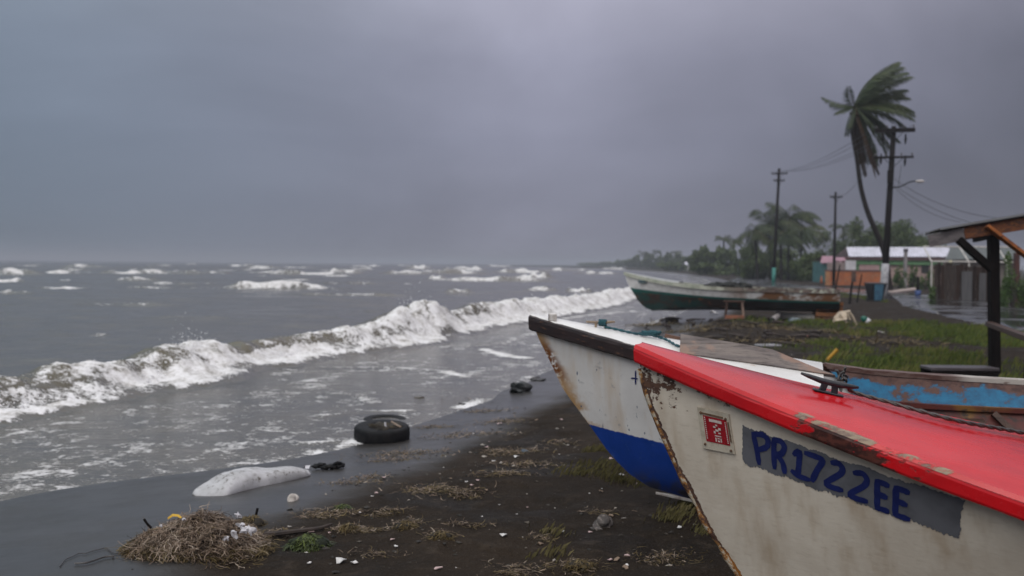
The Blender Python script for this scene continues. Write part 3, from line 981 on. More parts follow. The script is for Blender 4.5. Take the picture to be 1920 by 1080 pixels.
# --- paint
t = NT('cream_hull_paint')
a_, tt = t.attr('a'), t.attr('t')
n1, n2, n3 = t.noise(3.2, 6, 0.62), t.noise(22, 6, 0.7, (0.55, 1, 1.2)), t.noise(9, 7, 0.66)
br = t.noise(42, 4, 0.6, (0.22, 1, 1.6))                        # brush strokes
cream = t.mix(t.rng(n1, 0.3, 0.7), (0.68, 0.60, 0.50), (0.57, 0.49, 0.40))
cream = t.mix(t.rng(br, 0.52, 0.72, 0, 0.35), cream, (0.68, 0.62, 0.54))
cream = t.mix(t.rng(br, 0.44, 0.32, 0, 0.18), cream, (0.33, 0.27, 0.205))
cream = t.mix(t.rng(t.noise(5, 4, 0.6, (1, 1, 0.2)), 0.50, 0.72, 0, 0.5), cream, (0.33, 0.22, 0.12))
up = t.rng(tt, 0.80, 0.99)                                       # under the rail
nose = t.rng(t.math('ADD', a_, t.math('MULTIPLY', tt, 0.10)), 0.52, 0.10)
stem_ = t.rng(a_, 0.045, 0.0)
sheer_ = t.math('MULTIPLY', up, t.rng(a_, 1.5, 0.25))
wear = t.math('MAXIMUM', t.math('MULTIPLY', t.math('MULTIPLY', nose, t.rng(tt, 0.50, 0.92)), 0.30), t.math('MULTIPLY', sheer_, 0.30))
wear = t.math('MAXIMUM', wear, t.math('MULTIPLY', stem_, 0.34))
wear = t.math('MAXIMUM', wear, t.math('MULTIPLY', t.math('MULTIPLY', t.rng(a_, 0.22, 0.0), t.rng(tt, 0.45, 0.0)), 0.30))
pm = t.rng(t.math('ADD', t.math('ADD', t.math('MULTIPLY', n3, 0.6), t.math('MULTIPLY', n2, 0.4)), wear), 0.735, 0.765)
nick = t.rng(t.noise(14, 3, 0.5, (0.35, 1, 1.3)), 0.735, 0.75)
pm = t.math('MAXIMUM', pm, nick)
under = t.mix(t.rng(n2, 0.4, 0.6), (0.055, 0.028, 0.022), (0.12, 0.06, 0.038))
rust = t.math('MULTIPLY', t.rng(tt, 0.42, 0.30), t.rng(n3, 0.42, 0.52))
under = t.mix(rust, under, (0.34, 0.13, 0.025))
under = t.mix(t.rng(tt, 0.2, 0.1), under, (0.16, 0.10, 0.08))
col = t.mix(pm, cream, under)
nrm = t.bump(t.math('MULTIPLY', pm, -1.0), 0.5, 0.003, t.bump(br, 0.22, 0.003, t.bump(n3, 0.14, 0.01)))
m_cream = t.out(col, t.mixf(pm, 0.38, 0.8), nrm, 0.4)

def red_paint(name, wear_amt, edge=False):
    t = NT(name)
    a_, tt = t.attr('a'), t.attr('t')
    n1, n2, n3 = t.noise(2.0, 5, 0.6), t.noise(16, 6, 0.7, (0.35, 1, 1)), t.noise(34, 5, 0.7, (0.4, 1, 1))
    red = t.mix(t.rng(n1, 0.35, 0.65), (0.60, 0.008, 0.013), (0.46, 0.006, 0.011))
    red = t.mix(t.rng(n2, 0.55, 0.8, 0, 0.5), red, (0.60, 0.035, 0.035))
    if edge:
        mid = t.math('MULTIPLY', t.rng(a_, 0.55, 0.85), t.rng(a_, 1.42, 1.0))
        w = t.math('ADD', t.math('MULTIPLY', mid, 0.30), -0.12)
    else:
        w = t.math('ADD', t.math('MULTIPLY', t.math('MULTIPLY', t.rng(a_, 0.5, 0.8), t.rng(a_, 1.5, 1.1)), t.rng(tt, -0.91, -0.995, 0, 0.22)), -0.06)
    pm = t.rng(t.math('ADD', t.math('ADD', t.math('MULTIPLY', n2, 0.6), t.math('MULTIPLY', n3, 0.4)), w), 0.60 - wear_amt, 0.66 - wear_amt)
    under = t.mix(t.rng(n3, 0.42, 0.6), (0.035, 0.012, 0.010), (0.10, 0.030, 0.022)) if edge else t.mix(t.rng(n3, 0.4, 0.6), (0.16, 0.10, 0.08), (0.30, 0.22, 0.15))
    col = t.mix(pm, red, under)
    scr = t.math('MULTIPLY', t.rng(t.noise(26, 4, 0.65, (0.12, 1.4, 1)), 0.66, 0.70), t.rng(n1, 0.45, 0.6))
    red = t.mix(t.math('MULTIPLY', scr, 0.7), red, (0.30, 0.10, 0.085))
    red = t.mix(t.rng(t.noise(11, 3, 0.5), 0.72, 0.735), red, (0.22, 0.15, 0.13))
    red = t.mix(t.rng(t.noise(3.2, 5, 0.7, (0.35, 1, 1)), 0.55, 0.75, 0, 0.35), red, (0.30, 0.012, 0.014))
    wetn = t.rng(t.noise(4.2, 6, 0.68, (0.35, 1, 1)), 0.36, 0.66, 0.08, 0.36)
    nr = t.bump(n3, 0.10, 0.004, t.bump(t.noise(4.5, 4, 0.6, (0.5, 1, 1)), 0.10, 0.02))
    nr = t.bump(t.math('MULTIPLY', pm, -1.0), 0.5, 0.004, nr)
    return t.out(col, t.mixf(pm, wetn, 0.5), nr, t.mixf(pm, 0.42, 0.3), Coat_Weight=0.08, Coat_Roughness=0.12)
m_red_deck, m_red_edge = red_paint('red_deck_paint', -0.02), red_paint('red_rail_paint', 0.0, True)

m_dark_iron = simple('dark_iron', (0.012, 0.013, 0.018), (0.022, 0.022, 0.026), 0.38, 30, 0.2, 0.002, spec=0.5)
m_rope_dark = simple('dark_rope', (0.030, 0.024, 0.022), (0.05, 0.042, 0.038), 0.3, 60, 0.5, 0.003, (1, 1, 1), 0.6)
m_grey_paint = NT('grey_patch_paint')
t = m_grey_paint
m_grey_paint = t.out(t.mix(t.rng(t.noise(7, 5, 0.6), 0.35, 0.7), (0.135, 0.135, 0.150), (0.085, 0.085, 0.094)), 0.5, t.bump(t.noise(42, 4, 0.6, (0.22, 1, 1.6)), 0.25, 0.003), 0.4)
t = NT('blue_letter_paint')
m_blue_letter = t.out(t.mix(t.rng(t.noise(24, 5, 0.6), 0.35, 0.7), (0.008, 0.014, 0.085), (0.014, 0.022, 0.115)), 0.42, None, 0.4)
m_grey_wood = simple('grey_weathered_wood', (0.19, 0.165, 0.15), (0.10, 0.085, 0.078), 0.75, 5, 0.5, 0.006, (0.5, 5, 6), 0.2, (0.30, 0.22, 0.17))
m_brown_wood = simple('wet_brown_wood', (0.075, 0.040, 0.028), (0.035, 0.020, 0.016), 0.5, 6, 0.5, 0.006, (0.5, 5, 6), 0.35)
m_black_wood = simple('wet_black_wood', (0.010, 0.007, 0.006), (0.005, 0.004, 0.004), 0.6, 6, 0.4, 0.006, (4, 4, 0.6), 0.08)

BOAT_ROT = -SHORE
def boat_root(name, bow_px, bow_py, dist, H, heel, rot, label):
    "stand the boat so that the tip of its bow is on that line of sight at that distance"
    p = atd(bow_px, bow_py, dist)
    o = empty(name, (p.x, p.y, p.z - H.zs(0)), rot, label, 'boat')
    o.rotation_euler = (heel, 0, rot)
    return o

# --- the red decked boat in front
HR = Hull(6.3, 1.6, 0.4421, -0.1835, 1.5635, 5.17, [(.05, .65), (.25, .525), (.439, .406), (.574, .31), (.708, .241), (.848, .167), (.99, .10), (1.138, .037), (1.29, -.005), (1.38, -.01)], tr=0.3)
red_boat = boat_root('red_boat', 1207.8, 643.85, 4.6, HR, 0.0279, -0.3828, 'cream fishing boat with glossy red deck and PR1722EE painted on its side')
mesh_obj('hull', hull_mesh(HR, m_cream), None, red_boat)
mesh_obj('foredeck', deck_mesh(HR, 0.0, 2.75, None, 0.052, 0.004, 0.045, 'foredeck', m_red_deck, 40, 19), None, red_boat)
prof = [(-0.02, 0.0), (0.034, 0.0), (0.048, -0.010), (0.053, -0.024), (0.050, -0.066), (0.045, -0.076), (-0.004, -0.080)]
mesh_obj('rub_rail', sweep(HR, prof, 0.0, HR.L, 60, 'rub_rail', m_red_edge, wob=0.004, seed=2), None, red_boat)
for sd in (-1, 1):
    mesh_obj('side_deck', sweep(HR, [(-0.20, 0.02), (0.036, 0.004), (0.036, -0.02), (-0.20, -0.02)], 2.78, HR.L, 30, 'side_deck', m_red_deck, (sd,)), None, red_boat)
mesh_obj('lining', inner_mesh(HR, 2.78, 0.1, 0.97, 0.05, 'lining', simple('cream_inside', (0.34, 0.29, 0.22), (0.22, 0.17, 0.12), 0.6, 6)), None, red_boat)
mesh_obj('floor', floor_mesh(HR, 2.6, 0.24, 'floor', m_grey_wood), None, red_boat)
for k, a in enumerate((3.6, 4.9)):
    b_ = HR.b(a) - 0.07
    MB().box((a, 0, HR.zs(a) - 0.22), (0.24, 2 * b_, 0.035), None, 0.006).build('thwart', m_red_deck, red_boat)
# stem band
mb = MB()
st_pts = [(HR.P(0, j / 24, 1) + HR.P(0, j / 24, -1)) / 2 + Vector((-0.004, 0, 0)) for j in range(25)]
mb.tube([p for p in st_pts[:23]], [0.020 + 0.006 * math.sin(j * 2.1) * (j < 14) for j in range(23)], 7)
t = NT('worn_stem')
q = t.noise(18, 6, 0.7)
col = t.ramp(q, [(0.36, (0.045, 0.022, 0.016)), (0.46, (0.10, 0.05, 0.035)), (0.52, (0.32, 0.14, 0.03)), (0.58, (0.46, 0.40, 0.31)), (0.7, (0.40, 0.33, 0.26))])
m_stem = t.out(col, 0.7, t.bump(q, 0.8, 0.012), 0.3)
mb.build('stem_band', m_stem, red_boat, True)
mb = MB()
mb.tube([(0.62, 0, 0.035), (1.2, 0, 0.015), (3.0, 0, 0.012), (6.2, 0, 0.012)], [0.03, 0.035, 0.035, 0.035], 6)
mb.build('keel', m_brown_wood, red_boat)

def inv_hull(H, root, px, py, side=-1):
    "the (a, t) on the hull that this line of sight meets; a search over the surface"
    M = root.matrix_basis
    o = Vector((0, 0, CAM_Z)); d = ray(px, py).normalized()
    best = None
    a, tq, sa, stp = 1.2, 0.6, 1.2, 0.55
    for it in range(26):
        cand = []
        for i in range(-3, 4):
            for j in range(-3, 4):
                aa, tt_ = max(0, a + i * sa / 3), min(1.0, max(0, tq + j * stp / 3))
                w = M @ H.P(aa, tt_, side) - o
                cand.append(((w - d * w.dot(d)).length, aa, tt_))
        e, a, tq = min(cand)
        sa *= 0.62; stp *= 0.62
    return a, tq
def lock(root):
    root.matrix_basis = Matrix.Translation(root.location) @ root.rotation_euler.to_matrix().to_4x4()
lock(red_boat)

# grey patch with the painted number (drawn as brush strokes that follow the planking)
corner = [inv_hull(HR, red_boat, x, y) for x, y in ((1392, 797), (1808, 938), (1800, 1008), (1392, 866))]
def bil(fx, fy):
    (a0, t0), (a1, t1), (a2, t2), (a3, t3) = corner
    return ((a0 * (1 - fx) + a1 * fx) * (1 - fy) + (a3 * (1 - fx) + a2 * fx) * fy, (t0 * (1 - fx) + t1 * fx) * (1 - fy) + (t3 * (1 - fx) + t2 * fx) * fy)
def on_hull(H, a, tq, lift, side=-1):
    return H.P(a, tq, side) + H.N(a, tq, side) * lift
nx_, ny_ = 150, 26
vs, fs = [], []
rr = np.random.RandomState(4)
def rag(n):
    q = rr.rand(n) - .5
    return q * 0.55 + np.interp(np.arange(n), np.arange(0, n, 5), rr.rand(len(range(0, n, 5))) - .5)
ra, rb, rc_, rd_ = rag(nx_ + 1) * .08, rag(nx_ + 1) * .13, rag(ny_ + 1) * .010, rag(ny_ + 1) * .012
for i in range(nx_ + 1):
    for j in range(ny_ + 1):
        fx, fy = i / nx_, j / ny_
        y = fy + ra[i] * (1 - fy) ** 3 + rb[i] * fy ** 3
        x = fx + rc_[j] * (1 - fx) ** 8 + rd_[j] * fx ** 8
        a, tq = bil(x, y)
        vs.append(on_hull(HR, a, min(tq, 0.985), 0.0022))
for i in range(nx_):
    for j in range(ny_):
        fs.append((i * (ny_ + 1) + j, (i + 1) * (ny_ + 1) + j, (i + 1) * (ny_ + 1) + j + 1, i * (ny_ + 1) + j + 1))
me = bpy.data.meshes.new('number_patch'); me.from_pydata([tuple(p) for p in vs], [], fs); me.materials.append(m_grey_paint)
me.polygons.foreach_set('use_smooth', [True] * len(me.polygons))
mesh_obj('number_patch', me, None, red_boat)
# letters: strokes given in the photograph's own lettering, one mesh per character
GL = [
    ('letter_p', [[(1413, 812), (1420, 842), (1424, 868)], [(1413, 813), (1432, 814), (1442, 824), (1440, 838), (1422, 843)]]),
    ('letter_r', [[(1452, 824), (1452, 852), (1453, 876)], [(1452, 824), (1466, 826), (1473, 838), (1467, 851), (1453, 851)], [(1459, 852), (1470, 868), (1472, 884)]]),
    ('digit_one', [[(1490, 851), (1501, 843), (1499, 868), (1497, 891)], [(1487, 883), (1500, 893), (1517, 898)]]),
    ('digit_seven', [[(1512, 849), (1530, 855), (1546, 862), (1533, 880), (1524, 900)]]),
    ('digit_two', [[(1561, 867), (1573, 867), (1582, 878), (1578, 888), (1546, 905), (1560, 913), (1579, 918)]]),
    ('digit_two', [[(1603, 886), (1619, 886), (1628, 899), (1622, 911), (1590, 926), (1606, 934), (1625, 939)]]),
    ('letter_e', [[(1645, 903), (1646, 928), (1645, 951)], [(1645, 902), (1657, 905), (1665, 909)], [(1646, 926), (1655, 928), (1662, 931)], [(1645, 951), (1656, 954), (1665, 957)]]),
    ('letter_e', [[(1681, 914), (1680, 940), (1679, 963)], [(1681, 914), (1694, 918), (1703, 922)], [(1680, 938), (1690, 941), (1699, 945)], [(1679, 963), (1692, 968), (1704, 972)]]),
]
def stroke(mb, H, root, pts, wpx, lift, side=-1):
    "a brush stroke on the hull, w in metres"
    Q = []
    fine = []
    for (x0, y0), (x1, y1) in zip(pts[:-1], pts[1:]):
        for k in range(4): fine.append((x0 + (x1 - x0) * k / 4, y0 + (y1 - y0) * k / 4))
    fine.append(pts[-1])
    for _ in range(2):
        fine = [fine[0]] + [((fine[i - 1][0] + 2 * fine[i][0] + fine[i + 1][0]) / 4, (fine[i - 1][1] + 2 * fine[i][1] + fine[i + 1][1]) / 4) for i in range(1, len(fine) - 1)] + [fine[-1]]
    for x, y in fine:
        a, tq = inv_hull(H, root, x, y, side)
        Q.append((on_hull(H, a, tq, lift, side), H.N(a, tq, side)))
    n = len(Q)
    vs = []
    for i, (p, nn) in enumerate(Q):
        d = (Q[min(i + 1, n - 1)][0] - Q[max(i - 1, 0)][0]).normalized()
        s = d.cross(nn).normalized()
        w = wpx * (0.90 + 0.16 * R.random())
        if i == 0: p = p - d * w * .3
        if i == n - 1: p = p + d * w * .3
        ww = w * (0.62 if i in (0, n - 1) else 1)
        vs += [p - s * ww / 2, p + s * ww / 2]
    mb.add(vs, [(2 * i, 2 * i + 1, 2 * i + 3, 2 * i + 2) for i in range(n - 1)])
for nm, strokes in GL:
    mb = MB()
    for k, s in enumerate(strokes):
        stroke(mb, HR, red_boat, s, 0.026, 0.0042 + 0.0007 * k)
    mb.build(nm, m_blue_letter, red_boat)

# registration plate: cream board with a red and white sticker
def hull_quad(H, root, pix, lift, thick, name, mat, parent, sub=1):
    pts = []
    for x, y in pix:
        a, tq = inv_hull(H, root, x, y)
        pts.append((on_hull(H, a, tq, lift), H.N(a, tq, -1)))
    n = sum((q[1] for q in pts), Vector()) / len(pts)
    return MB().poly_prism([p for p, _ in pts], n * thick).build(name, mat, parent)
m_plate = simple('cream_plate', (0.52, 0.46, 0.37), (0.40, 0.34, 0.26), 0.45, 20, 0.1)
m_plate_edge = simple('brown_edging', (0.10, 0.055, 0.035), (0.20, 0.12, 0.07), 0.6, 40)
m_sticker = simple('red_sticker', (0.33, 0.012, 0.020), (0.26, 0.010, 0.016), 0.4, 30, 0.0)
m_white_print = simple('white_print', (0.62, 0.52, 0.48), (0.52, 0.42, 0.38), 0.5, 60, 0.0)
PL = [(1309, 762), (1368, 776), (1380, 851), (1320, 839)]
plate = hull_quad(HR, red_boat, PL, 0.002, 0.007, 'sticker_plate', m_plate, red_boat)
def plq(fx, fy):
    x = (PL[0][0] * (1 - fx) + PL[1][0] * fx) * (1 - fy) + (PL[3][0] * (1 - fx) + PL[2][0] * fx) * fy
    y = (PL[0][1] * (1 - fx) + PL[1][1] * fx) * (1 - fy) + (PL[3][1] * (1 - fx) + PL[2][1] * fx) * fy
    return x, y
def plrect(x0, y0, x1, y1): return [plq(x0, y0), plq(x1, y0), plq(x1, y1), plq(x0, y1)]
hull_quad(HR, red_boat, plrect(0.16, 0.17, 0.90, 0.80), 0.0090, 0.0012, 'sticker', m_sticker, plate)
mb = MB()
marks = [(0.34, 0.22, 0.74, 0.29), (0.52, 0.33, 0.58, 0.37), (0.44, 0.38, 0.52, 0.42), (0.60, 0.40, 0.68, 0.46), (0.50, 0.45, 0.60, 0.50), (0.44, 0.50, 0.50, 0.56), (0.58, 0.52, 0.66, 0.55), (0.46, 0.60, 0.66, 0.63), (0.46, 0.66, 0.50, 0.76), (0.53, 0.66, 0.60, 0.69), (0.53, 0.72, 0.60, 0.76), (0.62, 0.66, 0.66, 0.76)]
marks += [(0.19, 0.20 + k * .05, 0.225, 0.23 + k * .05) for k in range(11)] + [(0.835, 0.22 + k * .05, 0.87, 0.25 + k * .05) for k in range(11)]
for r_ in marks:
    pts = []
    for x, y in plrect(*r_):
        a, tq = inv_hull(HR, red_boat, x, y); pts.append(on_hull(HR, a, tq, 0.0110))
    mb.add(pts, [(0, 1, 2, 3)])
mb.build('sticker_print', m_white_print, plate)
for r_ in ((0.08, 0.10, 0.80, 0.14), (0.93, 0.20, 0.965, 0.70)):
    hull_quad(HR, red_boat, plrect(*r_), 0.0088, 0.003, 'plate_edging', m_plate_edge, plate)
for fx, fy in ((0.10, 0.12), (0.88, 0.14), (0.10, 0.88), (0.90, 0.92)):
    x, y = plq(fx, fy); a, tq = inv_hull(HR, red_boat, x, y)
    MB().blob(on_hull(HR, a, tq, 0.010), (0.007, 0.007, 0.007), 3, 1, 0.1).build('screw', m_plate_edge, plate)

def deck_pt(H, root, px, py, lift=0.0, camber=0.045):
    "where a line of sight meets the deck (boat axes)"
    M = root.matrix_basis; Mi = M.inverted()
    o = Mi @ Vector((0, 0, CAM_Z)); d = Mi.to_3x3() @ ray(px, py)
    k = 1.0
    for _ in range(40):
        p = o + d * k
        a = max(p.x, 0); w = min(1, abs(p.y) / H.b(a))
        zz = H.zs(a) + 0.004 + lift + camber * (1 - w * w) * min(1, H.b(a) / .4)
        k += (zz - p.z) / d.z * 0.6
    return o + d * k
# mooring cleat
cl = deck_pt(HR, red_boat, 1552, 738)
ce = empty('deck_cleat', cl, 0.0); ce.parent = red_boat
ce.rotation_euler = (0.0, math.radians(13), math.radians(16)); ce.scale = (0.74,) * 3
mb = MB()
mb.box((0, 0, 0.006), (0.17, 0.062, 0.012), None, 0.004)
for s_ in (-1, 1): mb.beam((s_ * 0.036, 0, 0.008), (s_ * 0.028, 0, 0.058), 0.036, 0.026, (0, 1, 0), 0.005)
mb.build('base', m_dark_iron, ce)
mb = MB()
mb.tube([(-0.175, 0, 0.080), (-0.13, 0, 0.074), (-0.05, 0, 0.064), (0.05, 0, 0.064), (0.13, 0, 0.072), (0.16, 0, 0.076)], [0.007, 0.013, 0.018, 0.018, 0.013, 0.007], 9)
mb.build('horn', m_dark_iron, ce, True)

# rope from the cleat aft along the far edge of the deck
def catmull(P, n=8):
    P = [Vector(p) for p in P]; P = [P[0] * 2 - P[1]] + P + [P[-1] * 2 - P[-2]]
    out = []
    for i in range(1, len(P) - 2):
        for k in range(n):
            t_ = k / n
            a, b, c, d = P[i - 1:i + 3]
            out.append(0.5 * ((2 * b) + (c - a) * t_ + (2 * a - 5 * b + 4 * c - d) * t_ ** 2 + (3 * b - a - 3 * c + d) * t_ ** 3))
    out.append(P[-2]); return out
def rope_mb(pts, r, n=7, twist=0.3):
    "two laid strands read as a rope"
    mb = MB()
    P = catmull(pts, 8)
    L = [0]
    for a, b in zip(P[:-1], P[1:]): L.append(L[-1] + (b - a).length)
    m = max(12, int(L[-1] / (r * 1.3)))
    m = min(m, 420)
    X = []
    for i in range(m + 1):
        s = L[-1] * i / m
        j = max(0, min(len(L) - 2, int(np.searchsorted(L, s)) - 1))
        X.append(P[j].lerp(P[j + 1], (s - L[j]) / max(L[j + 1] - L[j], 1e-9)))
    for ph in (0, math.pi):
        Q = []
        for i, p in enumerate(X):
            d = (X[min(i + 1, m)] - X[max(i - 1, 0)]).normalized()
            a = d.cross(Vector((0, 0, 1)))
            a = a.normalized() if a.length > 1e-4 else Vector((1, 0, 0))
            b = d.cross(a); th = ph + i * 0.75
            Q.append(p + (a * math.cos(th) + b * math.sin(th)) * r * 0.42)
        mb.tube(Q, r * 0.66, n)
    return mb
Mrb = red_boat.matrix_basis
rp = [deck_pt(HR, red_boat, x, y, 0.022) for x, y in ((1560, 737), (1580, 731), (1600, 735), (1660, 752), (1730, 772), (1810, 792), (1920, 812), (2030, 836))]
pts = [Mrb @ p for p in rp]
pts[0] = Mrb @ (cl + Vector((0.0, 0.02, 0.045))); pts[1] = Mrb @ (cl + Vector((0.06, 0.05, 0.040)))
mr = rope_mb(pts, 0.0095, 6)
for k in range(0):
    ring = [Mrb @ (cl + Vector((0.03 * math.cos(q) , 0.036 * math.sin(q), 0.046 + 0.014 * k + 0.01 * math.sin(q)))) for q in [i * 2 * math.pi / 14 for i in range(15)]]
    mr.tube(ring, 0.009, 6)
tag(mr.build('mooring_rope', m_rope_dark, None, True), 'dark wet rope made fast to the black cleat and running aft over the red deck', 'rope')

# --- the white boat behind it
HW = Hull(6.6, 1.558, 0.3089, 0.0989, 1.2811, 5.975, [(.05, 1.30), (.091, 1.17), (.103, .968), (.164, .832), (.24, .721), (.363, .594), (.561, .45), (.688, .353), (.83, .24), (1.019, .15), (1.239, .036), (1.38, -.01)], z0=0.05, chine_h=0.15, tr=0.3, low=0.16)
white_boat = boat_root('white_boat', 1002.65, 588.9, 7.5, HW, 0.0491, -0.291, 'white fishing boat with brown rub rail, blue bottom and open blue inside')
lock(white_boat)
t = NT('white_hull_paint')
a_, tt = t.attr('a'), t.attr('t')
z_ = t.sep()[2]; x_ = t.sep()[0]
n1, n2, n3 = t.noise(2.2, 6, 0.6), t.noise(16, 6, 0.7), t.noise(7, 6, 0.65)
wh = t.mix(t.rng(n1, 0.3, 0.7), (0.70, 0.68, 0.66), (0.58, 0.56, 0.545))
wh = t.mix(t.rng(t.noise(4, 4, 0.6, (1.2, 1, 0.12)), 0.50, 0.70, 0, 0.55), wh, (0.48, 0.36, 0.24))
wh = t.mix(t.rng(n2, 0.60, 0.70, 0, 0.7), wh, (0.30, 0.29, 0.30))
rz = t.math('MULTIPLY', t.rng(a_, 0.14, 0.0), t.rng(tt, 0.25, 0.45))
wh = t.mix(t.math('MULTIPLY', rz, t.rng(n3, 0.42, 0.56)), wh, (0.40, 0.24, 0.11))
rs_ = t.math('MULTIPLY', t.math('MULTIPLY', t.rng(a_, 0.10, 0.03), t.rng(tt, 0.60, 0.70)), t.rng(tt, 0.90, 0.80))
wh = t.mix(t.math('MULTIPLY', rs_, t.rng(n2, 0.44, 0.5)), wh, (0.16, 0.055, 0.014))
nick = t.math('MULTIPLY', t.rng(t.noise(20, 3, 0.5, (1.5, 1, 0.5)), 0.69, 0.72), t.rng(a_, 1.1, 0.3))
wh = t.mix(nick, wh, (0.08, 0.11, 0.16))
blu = t.mix(t.rng(n3, 0.3, 0.7), (0.006, 0.035, 0.20), (0.010, 0.045, 0.26))
blu = t.mix(t.rng(n2, 0.58, 0.70, 0, 0.5), blu, (0.05, 0.09, 0.25))
blu = t.mix(t.math('MULTIPLY', t.rng(z_, 0.36, 0.10), t.rng(n3, 0.38, 0.6)), blu, (0.035, 0.035, 0.045))
line = t.math('ADD', t.math('SUBTRACT', 0.635, t.math('MULTIPLY', x_, 0.125)), t.math('MULTIPLY', t.math('SUBTRACT', n2, 0.5), 0.035))
isb = t.rng(z_, t.math('SUBTRACT', line, 0.006), line, 1.0, 0.0, False)
keelw = t.rng(z_, 0.115, 0.105)
col = t.mix(isb, wh, blu)
m_whull = t.out(col, t.mixf(isb, 0.40, 0.34), t.bump(n2, 0.15, 0.004, t.bump(n3, 0.12, 0.012)), 0.4)
mesh_obj('hull', hull_mesh(HW, m_whull), None, white_boat)
t = NT('white_deck_paint')
n1, n2 = t.noise(3, 6, 0.65), t.noise(18, 6, 0.7, (0.5, 1, 1))
col = t.mix(t.rng(n1, 0.35, 0.7), (0.78, 0.76, 0.73), (0.66, 0.63, 0.60))
col = t.mix(t.rng(n2, 0.61, 0.68, 0, 0.8), col, (0.44, 0.30, 0.19))
m_wdeck = t.out(col, 0.30, t.bump(n2, 0.15, 0.004), 0.5)
mesh_obj('foredeck', deck_mesh(HW, 0.0, 2.08, None, 0.030, 0.004, 0.04, 'foredeck', m_wdeck), None, white_boat)
t = NT('brown_rail_wood')
n1, n2 = t.noise(5, 6, 0.7, (0.4, 3, 3)), t.noise(22, 5, 0.7, (0.3, 2, 2))
col = t.mix(t.rng(n1, 0.35, 0.65), (0.032, 0.020, 0.020), (0.018, 0.013, 0.014))
col = t.mix(t.rng(n2, 0.57, 0.66), col, (0.11, 0.055, 0.035))
col = t.mix(t.rng(t.attr('a'), 0.75, 1.1, 0, 0.6), col, (0.10, 0.042, 0.025))
m_brail = t.out(col, 0.55, t.bump(n1, 0.6, 0.008, t.bump(n2, 0.4, 0.004)), 0.35)
prof = [(-0.03, 0.0), (0.022, 0.0), (0.042, -0.008), (0.046, -0.030), (0.040, -0.098), (0.030, -0.108), (-0.004, -0.110)]
mesh_obj('rub_rail', sweep(HW, prof, 0.0, HW.L, 70, 'rub_rail', m_brail, wob=0.005, seed=4), None, white_boat)
# inside of the open part
t = NT('worn_blue_inside')
a_, tt = t.attr('a'), t.attr('t')
n1, n2, n3 = t.noise(4, 6, 0.68, (0.5, 1, 1)), t.noise(14, 6, 0.72, (0.7, 1, 1)), t.noise(2.0, 3, 0.5)
rustc = t.mix(t.rng(n2, 0.4, 0.62), (0.055, 0.024, 0.020), (0.12, 0.060, 0.045))
bluec = t.mix(t.rng(n2, 0.3, 0.7), (0.018, 0.17, 0.32), (0.018, 0.085, 0.17))
w = t.math('ADD', t.math('ADD', t.math('MULTIPLY', n1, 0.6), t.math('MULTIPLY', n2, 0.4)), t.rng(tt, 0.82, 0.95, 0.02, 0.24))
col = t.mix(t.rng(w, 0.56, 0.62), bluec, rustc)
lowc = t.mix(t.rng(t.noise(1.6, 3, 0.6), 0.5, 0.6), (0.10, 0.022, 0.016), (0.20, 0.10, 0.02))
lowc = t.mix(t.rng(n2, 0.5, 0.65), lowc, (0.03, 0.018, 0.015))
col = t.mix(t.rng(tt, 0.655, 0.64), col, lowc)
m_inside = t.out(col, 0.5, t.bump(n2, 0.4, 0.006), 0.4)
mesh_obj('lining', inner_mesh(HW, 2.06, 0.10, 0.985, 0.045, 'lining', m_inside), None, white_boat)
mesh_obj('floor', floor_mesh(HW, 1.9, 0.22, 'floor', m_brown_wood), None, white_boat)
MB().box((2.0, 0, 0.6), (0.03, 1.05, 0.75)).build('bulkhead', m_inside, white_boat)
t = NT('worn_cap_rail')
q = t.noise(9, 5, 0.7, (0.4, 2, 2))
m_pale_cap = t.out(t.mix(t.math('MULTIPLY', t.rng(t.attr('a'), 2.95, 3.15), t.rng(q, 0.62, 0.5)), t.mix(t.rng(q, 0.4, 0.6), (0.085, 0.04, 0.032), (0.15, 0.10, 0.085)), (0.44, 0.40, 0.36)), 0.5, t.bump(q, 0.3, 0.004), 0.3)
for sd in (-1, 1):
    mesh_obj('cap_rail', sweep(HW, [(-0.065, 0.006), (0.03, 0.006), (0.03, -0.028), (-0.065, -0.028)], 2.10, HW.L, 36, 'cap_rail', m_pale_cap, (sd,), wob=0.003), None, white_boat)
    vs_l = []
    for tq, nm, mm in ((0.66, 'stringer', m_inside), (0.30, 'stringer', m_brown_wood)):
        pts = [HW.P(2.1 + i * 0.22, tq, sd) - HW.N(2.1 + i * 0.22, tq, sd) * 0.065 for i in range(20)]
        mb = MB()
        for p, q in zip(pts[:-1], pts[1:]): mb.beam(p, q, 0.04, 0.035)
        mb.build(nm, mm, white_boat)
    for i in range(7):
        a = 2.45 + i * 0.55
        pts = [HW.P(a, tq, sd) - HW.N(a, tq, sd) * 0.075 for tq in (0.12, 0.3, 0.5, 0.62)]
        mb = MB()
        for p, q in zip(pts[:-1], pts[1:]): mb.beam(p, q, 0.05, 0.04, (1, 0, 0))
        mb.build('frame', m_brown_wood, white_boat)
for a in (3.1, 4.6):
    MB().box((a, 0, HW.zs(a) - 0.30), (0.22, 2 * HW.b(a) - 0.16, 0.035), None, 0.006).build('thwart', m_brown_wood, white_boat)
mb = MB()
m_kw = simple('white_keel_paint', (0.55, 0.52, 0.49), (0.30, 0.25, 0.22), 0.5, 12)
mb.tube([(0.93, 0, 0.095), (1.15, 0, 0.07), (1.5, 0, 0.03), (2.2, 0, 0.015), (6.4, 0, 0.01)], [0.010, 0.018, 0.024, 0.03, 0.03], 6)
mb.build('keel', m_kw, white_boat)
